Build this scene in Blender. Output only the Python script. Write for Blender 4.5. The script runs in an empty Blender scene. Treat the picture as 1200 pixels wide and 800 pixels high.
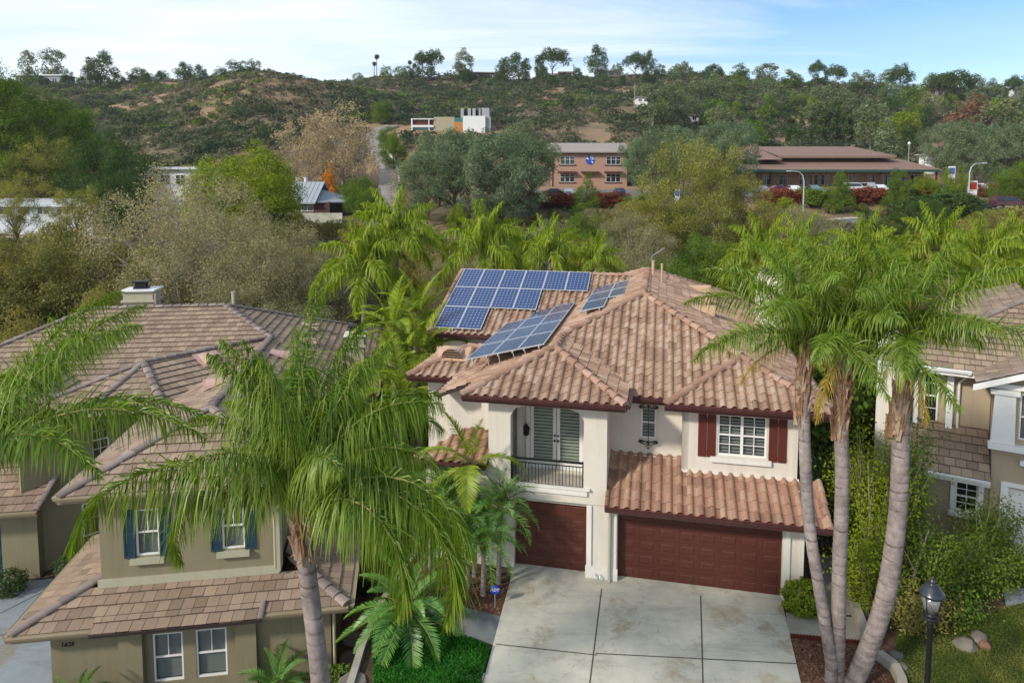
import bpy, bmesh, math, random
import numpy as np
from mathutils import Vector, Matrix
rng = np.random.default_rng(11)
random.seed(11)
PI = math.pi
R = math.radians
scene = bpy.context.scene
COL = scene.collection

# ------------------------------------------------------------------ camera
FPX, PITCH, YHOR, CAMH = 800.0, R(4.5), 215.0, 12.1
cam_d = bpy.data.cameras.new('camera')
cam = bpy.data.objects.new('camera', cam_d)
COL.objects.link(cam)
cam.location = (0, 0, CAMH)
cam.rotation_euler = (R(90) - PITCH, 0, 0)
cam_d.sensor_width = 36
cam_d.lens = 36 * FPX / 1200
cam_d.shift_y = -(400 - (YHOR + FPX * math.tan(PITCH))) / 1200
cam_d.clip_start = 0.1
cam_d.clip_end = 8000
scene.camera = cam


def proj(p):
    """where a world point falls in the 1200x800 photograph (used only to sort things for their labels)"""
    x, y, z = p[0], p[1], p[2] - CAMH
    c, s = math.cos(PITCH), math.sin(PITCH)
    d = y * c - z * s
    return 600 + FPX * x / d, YHOR + FPX * math.tan(PITCH) - FPX * (y * s + z * c) / d


def pt(px, py, Y):
    """world point at distance Y in the direction of a picture position"""
    dx = (px - 600) / FPX; dy = -(py - (YHOR + FPX * math.tan(PITCH))) / FPX
    fy = math.cos(PITCH) + dy * math.sin(PITCH); fz = -math.sin(PITCH) + dy * math.cos(PITCH)
    t = Y / fy
    return dx * t, Y, CAMH + fz * t


# ------------------------------------------------------------------ object helpers
def setp(o, label=None, cat=None, group=None, kind=None):
    if label: o['label'] = label
    if cat: o['category'] = cat
    if group: o['group'] = group
    if kind: o['kind'] = kind
    return o


def thing(name, label, cat, loc=(0, 0, 0), rz=0.0, group=None):
    o = bpy.data.objects.new(name, None)
    o.empty_display_size = 0.2
    COL.objects.link(o)
    o.location = loc
    o.rotation_euler = (0, 0, rz)
    return setp(o, label, cat, group)


def child(name, me, parent, loc=(0, 0, 0), rot=(0, 0, 0), scale=(1, 1, 1)):
    o = bpy.data.objects.new(name, me)
    COL.objects.link(o)
    o.parent = parent
    o.location = loc
    o.rotation_euler = rot
    o.scale = scale
    return o


def top(name, me, label, cat, loc=(0, 0, 0), rz=0, group=None, kind=None):
    o = bpy.data.objects.new(name, me)
    COL.objects.link(o)
    o.location = loc
    o.rotation_euler = (0, 0, rz)
    return setp(o, label, cat, group, kind)


def copy_tree(o, parent=None):
    c = o.copy()
    COL.objects.link(c)
    if parent is not None: c.parent = parent
    for ch in list(o.children):
        copy_tree(ch, c)
    return c


ONES = 'zeroth first second third fourth fifth sixth seventh eighth ninth tenth eleventh twelfth thirteenth fourteenth fifteenth sixteenth seventeenth eighteenth nineteenth'.split()
TENS = {2: 'twent', 3: 'thirt', 4: 'fort', 5: 'fift', 6: 'sixt', 7: 'sevent', 8: 'eight'}


def ordinal(n):
    if n < 20: return ONES[n]
    t, u = divmod(n, 10)
    return TENS[t] + ('ieth' if u == 0 else 'y-' + ONES[u])


# ------------------------------------------------------------------ mesh builder
class MB:
    def __init__(s, M=None):
        s.v = []; s.f = []; s.m = []; s.t = []; s.M = M; s.uv = {}

    def add(s, vs, fs, mi=0, tint=0.5):
        b = len(s.v)
        if s.M is not None:
            vs = [tuple(s.M @ Vector(p)) for p in vs]
        s.v.extend([tuple(p) for p in vs])
        for f in fs:
            s.f.append([b + i for i in f]); s.m.append(mi); s.t.append(tint)
        return s

    def quad(s, a, b, c, d, mi=0, uv=False, tint=0.5):
        if uv: s.uv[len(s.f)] = [(0, 0), (1, 0), (1, 1), (0, 1)]
        return s.add([a, b, c, d], [(0, 1, 2, 3)], mi, tint)

    def box(s, x0, x1, y0, y1, z0, z1, mi=0, tint=0.5):
        v = [(x0, y0, z0), (x1, y0, z0), (x1, y1, z0), (x0, y1, z0), (x0, y0, z1), (x1, y0, z1), (x1, y1, z1), (x0, y1, z1)]
        return s.add(v, [(0, 3, 2, 1), (4, 5, 6, 7), (0, 1, 5, 4), (1, 2, 6, 5), (2, 3, 7, 6), (3, 0, 4, 7)], mi, tint)

    def cbox(s, x0, x1, y0, y1, z0, z1, c=0.02, mi=0, tint=0.5):
        """box with chamfered edges"""
        c = min(c, (x1 - x0) * .45, (y1 - y0) * .45, (z1 - z0) * .45)
        bm = bmesh.new()
        r = bmesh.ops.create_cube(bm, size=1)
        for v in bm.verts:
            v.co = Vector(((x0 + x1) / 2 + v.co.x * (x1 - x0), (y0 + y1) / 2 + v.co.y * (y1 - y0), (z0 + z1) / 2 + v.co.z * (z1 - z0)))
        bmesh.ops.bevel(bm, geom=list(bm.edges), offset=c, segments=1, affect='EDGES')
        s.frombm(bm, mi, tint)
        bm.free()
        return s

    def frombm(s, bm, mi=0, tint=0.5):
        bm.verts.index_update()
        return s.add([tuple(v.co) for v in bm.verts], [[v.index for v in f.verts] for f in bm.faces], mi, tint)

    def prism(s, poly, axis, a0, a1, mi=0, tint=0.5):
        """extrude a 2D polygon along axis 0/1/2 from a0 to a1"""
        n = len(poly)
        def mk(p, a):
            q = [p[0], p[1]]; q.insert(axis, a); return tuple(q)
        v = [mk(p, a0) for p in poly] + [mk(p, a1) for p in poly]
        fs = [list(range(n)), list(range(2 * n - 1, n - 1, -1))] + [(i, (i + 1) % n, n + (i + 1) % n, n + i) for i in range(n)]
        return s.add(v, fs, mi, tint)

    def tube(s, pts, rad, seg=8, mi=0, cap=True, tint=0.5):
        pts = [Vector(p) for p in pts]
        n = len(pts)
        if not hasattr(rad, '__len__'): rad = [rad] * n
        vs = []; prev = None
        for i, p in enumerate(pts):
            t = (pts[min(i + 1, n - 1)] - pts[max(i - 1, 0)])
            if t.length < 1e-9: t = Vector((0, 0, 1))
            t.normalize()
            if prev is None:
                a = Vector((1, 0, 0)) if abs(t.x) < .9 else Vector((0, 1, 0))
                u = (a - t * a.dot(t)).normalized()
            else:
                u = (prev - t * prev.dot(t)).normalized()
            prev = u
            w = t.cross(u)
            for k in range(seg):
                an = 2 * PI * k / seg
                vs.append(tuple(p + (u * math.cos(an) + w * math.sin(an)) * rad[i]))
        fs = [(i * seg + k, i * seg + (k + 1) % seg, (i + 1) * seg + (k + 1) % seg, (i + 1) * seg + k) for i in range(n - 1) for k in range(seg)]
        if cap:
            fs.append(list(range(seg))[::-1]); fs.append([(n - 1) * seg + k for k in range(seg)])
        return s.add(vs, fs, mi, tint)

    def lathe(s, prof, seg=16, c=(0, 0, 0), mi=0, tint=0.5):
        vs = []
        for r, z in prof:
            for k in range(seg):
                a = 2 * PI * k / seg
                vs.append((c[0] + r * math.cos(a), c[1] + r * math.sin(a), c[2] + z))
        n = len(prof)
        fs = [(i * seg + k, i * seg + (k + 1) % seg, (i + 1) * seg + (k + 1) % seg, (i + 1) * seg + k) for i in range(n - 1) for k in range(seg)]
        fs.append(list(range(seg))[::-1]); fs.append([(n - 1) * seg + k for k in range(seg)])
        return s.add(vs, fs, mi, tint)

    def mesh(s, name, mats, smooth=False):
        me = bpy.data.meshes.new(name)
        me.from_pydata(s.v, [], s.f)
        for m in (mats if isinstance(mats, (list, tuple)) else [mats]): me.materials.append(m)
        n = len(me.polygons)
        me.polygons.foreach_set('material_index', s.m)
        at = me.attributes.new('tint', 'FLOAT', 'FACE')
        at.data.foreach_set('value', s.t)
        if s.uv:
            ul = me.uv_layers.new(name='UVMap')
            for fi, uvs in s.uv.items():
                ls = me.polygons[fi].loop_start
                for k, q in enumerate(uvs): ul.data[ls + k].uv = q
        if smooth: me.polygons.foreach_set('use_smooth', [True] * n)
        me.update()
        return me

    def build(s, name, mats, parent=None, smooth=False, **kw):
        return child(name, s.mesh(name, mats, smooth), parent, **kw)


def np_mesh(name, V, F, mats, tint=None, mi=None, smooth=False):
    """V (n,3), F (m,4) int quads"""
    me = bpy.data.meshes.new(name)
    n, m = len(V), len(F)
    me.vertices.add(n); me.loops.add(m * 4); me.polygons.add(m)
    me.vertices.foreach_set('co', np.ascontiguousarray(V, dtype=np.float32).ravel())
    me.loops.foreach_set('vertex_index', np.ascontiguousarray(F, dtype=np.int32).ravel())
    me.polygons.foreach_set('loop_start', np.arange(0, m * 4, 4, dtype=np.int32))
    me.polygons.foreach_set('loop_total', np.full(m, 4, dtype=np.int32))
    for mm in (mats if isinstance(mats, (list, tuple)) else [mats]): me.materials.append(mm)
    if mi is not None: me.polygons.foreach_set('material_index', np.ascontiguousarray(mi, dtype=np.int32))
    if tint is not None:
        at = me.attributes.new('tint', 'FLOAT', 'FACE')
        at.data.foreach_set('value', np.ascontiguousarray(tint, dtype=np.float32))
    if smooth: me.polygons.foreach_set('use_smooth', np.ones(m, dtype=bool))
    me.update(calc_edges=True)
    me.validate()
    return me


# ------------------------------------------------------------------ materials
class NT:
    def __init__(s, name):
        s.m = bpy.data.materials.new(name); s.m.use_nodes = True
        s.n = s.m.node_tree; s.n.nodes.clear()
        s.out = s.n.nodes.new('ShaderNodeOutputMaterial')

    def node(s, t, **kw):
        nd = s.n.nodes.new(t)
        for k, v in kw.items():
            if k.startswith('i_'):
                key = k[2:]
                key = int(key) if key.isdigit() else key.replace('_', ' ')
                nd.inputs[key].default_value = v
            else: setattr(nd, k, v)
        return nd

    def link(s, a, b): s.n.links.new(a, b)

    def ramp(s, fac, stops):
        r = s.node('ShaderNodeValToRGB')
        e = r.color_ramp.elements
        while len(e) < len(stops): e.new(0.5)
        for i, (p, c) in enumerate(stops):
            e[i].position = p; e[i].color = (*c, 1)
        s.link(fac, r.inputs[0]); return r.outputs[0]

    def noise(s, scale, detail=4, rough=.6, coord='Object', dist=0, vec=None):
        tx = s.node('ShaderNodeTexNoise', i_Scale=scale, i_Detail=detail, i_Roughness=rough, i_Distortion=dist)
        if vec is None:
            tc = s.node('ShaderNodeTexCoord'); vec = tc.outputs[coord]
        s.link(vec, tx.inputs['Vector']); return tx.outputs['Fac']

    def mix(s, fac, a, b, mode='MIX'):
        mx = s.node('ShaderNodeMix', data_type='RGBA', blend_type=mode)
        for sock, val in ((0, fac), (6, a), (7, b)):
            if isinstance(val, (int, float)): mx.inputs[sock].default_value = val
            elif isinstance(val, tuple): mx.inputs[sock].default_value = (*val, 1)
            else: s.link(val, mx.inputs[sock])
        return mx.outputs[2]

    def math(s, op, a, b=None, c=None):
        md = s.node('ShaderNodeMath', operation=op)
        for i, v in enumerate((a, b, c)):
            if v is None: continue
            if isinstance(v, (int, float)): md.inputs[i].default_value = v
            else: s.link(v, md.inputs[i])
        return md.outputs[0]

    def attr(s, name='tint'):
        a = s.node('ShaderNodeAttribute', attribute_name=name); return a.outputs['Fac']

    def bsdf(s, col, rough=.8, spec=.3, metal=0, bump=None, bstr=.3, bdist=.02, **kw):
        b = s.node('ShaderNodeBsdfPrincipled')
        if isinstance(col, tuple): b.inputs['Base Color'].default_value = (*col, 1)
        else: s.link(col, b.inputs['Base Color'])
        if isinstance(rough, (int, float)): b.inputs['Roughness'].default_value = rough
        else: s.link(rough, b.inputs['Roughness'])
        b.inputs['Specular IOR Level'].default_value = spec
        b.inputs['Metallic'].default_value = metal
        if bump is not None:
            bp = s.node('ShaderNodeBump', i_Strength=bstr, i_Distance=bdist)
            s.link(bump, bp.inputs['Height']); s.link(bp.outputs[0], b.inputs['Normal'])
        s.link(b.outputs[0], s.out.inputs[0])
        return s.m


def plain(name, col, rough=.6, var=.12, scale=6, spec=.3, metal=0, bscale=None, bstr=.2):
    t = NT(name)
    n = t.noise(scale, 5)
    c = t.mix(n, tuple(max(0, x * (1 - var)) for x in col), tuple(min(1, x * (1 + var)) for x in col))
    return t.bsdf(c, rough, spec, metal, t.noise(bscale, 4) if bscale else None, bstr, .01)


def stucco(name, col, stain=(.5, .47, .42), amt=.36):
    t = NT(name)
    big = t.noise(.9, 6, .65)
    c = t.mix(t.math('MULTIPLY', t.ramp(big, [(.42, (0, 0, 0)), (.72, (1, 1, 1))]), amt), col, tuple(a * b * 1.3 for a, b in zip(col, stain)))
    f = t.noise(45, 3)
    c = t.mix(f, t.mix(.5, c, (0, 0, 0), 'MIX') if False else c, tuple(x * .88 for x in col))
    tc = t.node('ShaderNodeTexCoord')
    mp = t.node('ShaderNodeMapping', i_Scale=(2.2, 2.2, .12)); t.link(tc.outputs['Object'], mp.inputs[0])
    st = t.noise(1.6, 5, .7, vec=mp.outputs[0])
    c = t.mix(t.math('MULTIPLY', t.ramp(st, [(.50, (0, 0, 0)), (.74, (1, 1, 1))]), .5), c, tuple(a * b for a, b in zip(col, (.72, .66, .58))))
    return t.bsdf(c, .92, .12, 0, t.noise(60, 3), .35, .008)


def tile_mat(name, stops, dirt=(.13, .11, .10)):
    t = NT(name)
    c = t.ramp(t.attr(), stops)
    n = t.noise(3.5, 6, .7)
    c = t.mix(t.math('MULTIPLY', t.ramp(n, [(.45, (0, 0, 0)), (.75, (1, 1, 1))]), .38), c, dirt)
    n2 = t.noise(26, 4)
    c = t.mix(t.math('MULTIPLY', n2, .3), c, tuple(x * 1.05 for x in stops[-1][1]))
    return t.bsdf(c, .88, .15, 0, t.noise(40, 3), .3, .006)


def leaf_mat(name, dark, light, trans=.35, gloss=.0, objvar=.35, warm=None, k=1.75):
    dark = tuple(min(1, x * k) for x in dark); light = tuple(min(1, x * k) for x in light)
    t = NT(name)
    oi = t.node('ShaderNodeObjectInfo')
    a = t.attr()
    c = t.mix(a, dark, light)
    w = warm or tuple(min(1, x) for x in (light[0] * 1.35, light[1] * 1.05, light[2] * .8))
    c = t.mix(t.math('MULTIPLY', oi.outputs['Random'], objvar), c, w)
    d = t.node('ShaderNodeBsdfDiffuse'); t.link(c, d.inputs[0])
    tr = t.node('ShaderNodeBsdfTranslucent')
    hs = t.node('ShaderNodeHueSaturation', i_Saturation=1.15, i_Value=1.25); t.link(c, hs.inputs['Color']); t.link(hs.outputs[0], tr.inputs[0])
    m1 = t.node('ShaderNodeMixShader', i_0=trans); t.link(d.outputs[0], m1.inputs[1]); t.link(tr.outputs[0], m1.inputs[2])
    if not gloss:
        t.link(m1.outputs[0], t.out.inputs[0]); return t.m
    g = t.node('ShaderNodeBsdfGlossy', i_Roughness=.42); g.inputs[0].default_value = (.8, .85, .8, 1)
    m2 = t.node('ShaderNodeMixShader', i_0=gloss); t.link(m1.outputs[0], m2.inputs[1]); t.link(g.outputs[0], m2.inputs[2])
    t.link(m2.outputs[0], t.out.inputs[0])
    return t.m


def glass_mat(name, tint=(.03, .045, .05)):
    """window pane: mostly mirror and see-through"""
    t = NT(name)
    g = t.node('ShaderNodeBsdfGlossy', i_Roughness=.03); g.inputs[0].default_value = (.8, .85, .9, 1)
    tr = t.node('ShaderNodeBsdfTransparent'); tr.inputs[0].default_value = (.93, .96, .95, 1)
    lw = t.node('ShaderNodeLayerWeight', i_Blend=.35)
    f = t.math('ADD', t.math('MULTIPLY', lw.outputs['Fresnel'], .6), .05)
    mx = t.node('ShaderNodeMixShader'); t.link(f, mx.inputs[0]); t.link(tr.outputs[0], mx.inputs[1]); t.link(g.outputs[0], mx.inputs[2])
    t.link(mx.outputs[0], t.out.inputs[0])
    return t.m


def dark_pane(name, col=(.02, .03, .035)):
    t = NT(name)
    return t.bsdf(col, .06, .6)


MT = {}
MT['stucco'] = stucco('cream_stucco', (.70, .645, .56))
MT['trim'] = stucco('white_trim', (.76, .73, .67), amt=.12)
MT['stucco_olive'] = stucco('olive_stucco', (.268, .236, .148))
MT['trim_olive'] = stucco('pale_olive_trim', (.45, .43, .31), amt=.1)
MT['stucco_tan'] = stucco('tan_stucco', (.45, .37, .26))
MT['white'] = plain('white_paint', (.78, .77, .74), .5, .05)
MT['tile'] = tile_mat('terracotta_tile', [(0, (.20, .11, .072)), (.35, (.315, .192, .128)), (.7, (.385, .25, .17)), (1, (.455, .33, .24))])
MT['tile_orange'] = tile_mat('orange_terracotta_tile', [(0, (.20, .105, .072)), (.4, (.31, .168, .115)), (.75, (.38, .218, .145)), (1, (.45, .295, .205))])
MT['cap'] = tile_mat('ridge_tile', [(0, (.27, .15, .10)), (.5, (.36, .215, .15)), (1, (.45, .30, .225))])
MT['tile_end'] = plain('tile_end_mortar', (.17, .045, .04), .8, .3)
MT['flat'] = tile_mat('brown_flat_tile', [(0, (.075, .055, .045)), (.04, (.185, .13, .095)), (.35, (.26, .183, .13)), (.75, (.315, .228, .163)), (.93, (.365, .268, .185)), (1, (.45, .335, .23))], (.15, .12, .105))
MT['flat_cap'] = tile_mat('grey_brown_cap', [(0, (.17, .135, .115)), (.5, (.24, .19, .165)), (1, (.32, .26, .22))])
MT['deck'] = plain('roof_underlay', (.05, .035, .03), .9)
MT['gutter'] = plain('dark_brown_gutter', (.075, .03, .027), .45, .2)
MT['gutter_tan'] = plain('tan_gutter', (.30, .24, .15), .5, .15)
MT['garage'] = plain('oxblood_garage_paint', (.090, .027, .018), .55, .18, 9)
MT['shutter'] = plain('dark_red_shutter', (.105, .024, .015), .5, .15)
MT['shutter_blue'] = plain('dark_teal_shutter', (.02, .055, .075), .5, .2)
MT['iron'] = plain('black_iron', (.012, .012, .013), .45, .2)
MT['glass'] = glass_mat('window_glass')
MT['dark'] = plain('dark_interior', (.02, .022, .025), .9)
MT['blind'] = plain('window_blind', (.36, .38, .35), .6, .1)
MT['blind_green'] = plain('green_grey_blind', (.58, .60, .50), .6, .1)
MT['pane'] = dark_pane('dark_pane')
MT['alu'] = plain('aluminium', (.62, .64, .66), .35, .08, metal=.6)
MT['vent'] = plain('tan_vent_metal', (.52, .34, .22), .6, .12)
MT['vent_pink'] = plain('pink_vent_metal', (.48, .30, .26), .6, .12)
MT['white_glaze'] = plain('off_white_metal', (.7, .7, .68), .5, .08)
MT['bark'] = plain('brown_bark', (.13, .095, .07), .9, .35, 8, bscale=20, bstr=.5)
MT['bark_pale'] = plain('pale_grey_bark', (.33, .28, .23), .9, .3, 8, bscale=20, bstr=.5)
MT['rock'] = plain('garden_rock', (.17, .15, .12), .9, .35, 3, bscale=12, bstr=.6)
MT['rock_red'] = plain('reddish_rock', (.19, .10, .07), .9, .35, 3, bscale=12, bstr=.6)


def solar_mat(name, cx, cy, base, line, sheen=.12, gap=.045):
    t = NT(name)
    uv = t.node('ShaderNodeUVMap')
    sp = t.node('ShaderNodeSeparateXYZ'); t.link(uv.outputs[0], sp.inputs[0])
    def ln(o, n, w):
        f = t.math('FRACT', t.math('MULTIPLY', o, n))
        return t.math('GREATER_THAN', t.math('ABSOLUTE', t.math('SUBTRACT', f, .5)), .5 - w)
    lx, ly = ln(sp.outputs[0], cx, gap), ln(sp.outputs[1], cy, gap)
    both = t.math('MULTIPLY', ln(sp.outputs[0], cx, gap * 2.6), ln(sp.outputs[1], cy, gap * 2.6))
    m = t.math('MAXIMUM', t.math('MULTIPLY', t.math('MAXIMUM', lx, ly), .35), both)
    n = t.noise(1.3, 3)
    c = t.mix(n, base, tuple(x * 1.5 for x in base))
    c = t.mix(m, c, line)
    return t.bsdf(c, .16, .5)


MT['cell'] = solar_mat('blue_solar_cells', 6, 8, (.009, .030, .105), (.32, .40, .52))
MT['cell2'] = solar_mat('grey_blue_solar_cells', 5, 8, (.03, .055, .11), (.12, .17, .26), gap=.07)


def concrete(name, base, stain, warm, sc=1.0):
    t = NT(name)
    n = t.noise(.5 * sc, 9, .72, dist=.15)
    c = t.mix(t.ramp(n, [(.40, (0, 0, 0)), (.62, (1, 1, 1))]), base, stain)
    n2 = t.noise(.8 * sc, 8, .74, dist=.2)
    c = t.mix(t.math('MULTIPLY', t.ramp(n2, [(.53, (0, 0, 0)), (.66, (1, 1, 1))]), .85), c, warm)
    tc = t.node('ShaderNodeTexCoord')
    mp = t.node('ShaderNodeMapping', i_Scale=(.35, 1.6, 1), i_Rotation=(0, 0, .5)); t.link(tc.outputs['Object'], mp.inputs[0])
    n4 = t.noise(1.1 * sc, 7, .72, vec=mp.outputs[0], dist=.15)
    c = t.mix(t.math('MULTIPLY', t.ramp(n4, [(.52, (0, 0, 0)), (.66, (1, 1, 1))]), .6), c, tuple(x * .5 for x in base))
    n3 = t.noise(38, 4)
    c = t.mix(t.math('MULTIPLY', n3, .25), c, tuple(x * .6 for x in base))
    wob = t.node('ShaderNodeVectorMath', operation='ADD'); nv = t.node('ShaderNodeTexNoise', i_Scale=1.7, i_Detail=6); t.link(tc.outputs['Object'], nv.inputs['Vector'])
    t.link(tc.outputs['Object'], wob.inputs[0]); t.link(nv.outputs['Color'], wob.inputs[1])
    vo = t.node('ShaderNodeTexVoronoi', feature='DISTANCE_TO_EDGE', i_Scale=.2); t.link(wob.outputs[0], vo.inputs['Vector'])
    crack = t.math('MULTIPLY', t.math('LESS_THAN', vo.outputs['Distance'], .0022), .32)
    c = t.mix(crack, c, tuple(x * .3 for x in base))
    sp_ = t.noise(4.5, 3, .5)
    c = t.mix(t.math('MULTIPLY', t.ramp(sp_, [(.69, (0, 0, 0)), (.74, (1, 1, 1))]), .45), c, tuple(x * .42 for x in base))
    return t.bsdf(c, .85, .2, 0, t.noise(90, 2), .2, .004)


MT['concrete'] = concrete('driveway_concrete', (.60, .57, .465), (.42, .415, .345), (.31, .235, .14))
MT['concrete_blue'] = concrete('bluish_driveway_concrete', (.30, .335, .36), (.24, .275, .30), (.26, .22, .16))
MT['concrete_warm'] = concrete('warm_concrete', (.42, .38, .31), (.33, .29, .23), (.33, .25, .17))
MT['joint'] = plain('concrete_joint', (.10, .085, .065), .9)
MT['slate'] = concrete('slate_flagstone', (.17, .19, .19), (.22, .21, .19), (.10, .13, .16), 2.2)
MT['asphalt'] = concrete('asphalt', (.20, .20, .205), (.17, .17, .175), (.16, .155, .15))
MT['paint'] = plain('road_paint', (.6, .6, .57), .7)
MT['lane'] = concrete('pale_asphalt_lane', (.27, .25, .225), (.22, .205, .19), (.25, .22, .18), .4)


def ground_mat():
    t = NT('dry_soil_ground')
    geo = t.node('ShaderNodeNewGeometry')
    n = t.noise(.035, 8, .65, vec=geo.outputs['Position'])
    n2 = t.noise(.4, 6, .7, vec=geo.outputs['Position'])
    c = t.mix(t.ramp(n, [(.42, (0, 0, 0)), (.58, (1, 1, 1))]), (.15, .12, .08), (.36, .235, .135))
    c = t.mix(t.math('MULTIPLY', n2, .55), c, (.09, .085, .045))
    sp = t.node('ShaderNodeSeparateXYZ'); t.link(geo.outputs['Position'], sp.inputs[0])
    near = t.node('ShaderNodeMapRange', i_1=34, i_2=60, i_3=1, i_4=0); near.clamp = True
    t.link(sp.outputs[1], near.inputs[0])
    n3 = t.noise(7, 5, .7, vec=geo.outputs['Position'])
    soil = t.mix(t.ramp(n3, [(.35, (0, 0, 0)), (.7, (1, 1, 1))]), (.055, .035, .024), (.15, .095, .06))
    c = t.mix(near.outputs[0], c, soil)
    return t.bsdf(c, .95, .1, 0, n3, .5, .05)


MT['ground'] = ground_mat()


def mulch_mat():
    t = NT('bark_mulch')
    tc = t.node('ShaderNodeTexCoord')
    vo = t.node('ShaderNodeTexVoronoi', i_Scale=22); t.link(tc.outputs['Object'], vo.inputs['Vector'])
    c = t.ramp(vo.outputs['Color'], [(0, (.05, .022, .015)), (.45, (.11, .052, .033)), (.8, (.18, .10, .065)), (1, (.33, .24, .17))])
    return t.bsdf(c, .95, .1, 0, vo.outputs['Distance'], .9, .03)


MT['mulch'] = mulch_mat()


def turf_mat(name, a, b, c3, sc=1.0):
    t = NT(name)
    n = t.noise(1.0 * sc, 6, .7)
    c = t.mix(t.ramp(n, [(.38, (0, 0, 0)), (.64, (1, 1, 1))]), a, b)
    n2 = t.noise(30, 4, .8)
    c = t.mix(t.ramp(n2, [(.4, (0, 0, 0)), (.7, (1, 1, 1))]), c, c3)
    return t.bsdf(c, .9, .1, 0, n2, .9, .05)


MT['lawn_soil'] = turf_mat('clover_lawn_base', (.012, .04, .008), (.02, .065, .012), (.008, .025, .005))
MT['lawn_dry'] = turf_mat('dry_lawn', (.06, .08, .016), (.14, .125, .045), (.035, .06, .010), .8)
# ------------------------------------------------------------------ roofs, walls, windows
def newell(P):
    n = Vector((0, 0, 0))
    for i in range(len(P)):
        a, b = Vector(P[i]), Vector(P[(i + 1) % len(P)])
        n += Vector(((a.y - b.y) * (a.z + b.z), (a.z - b.z) * (a.x + b.x), (a.x - b.x) * (a.y + b.y)))
    n.normalize()
    return n if n.z > 0 else -n


STEP = 0.0


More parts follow.
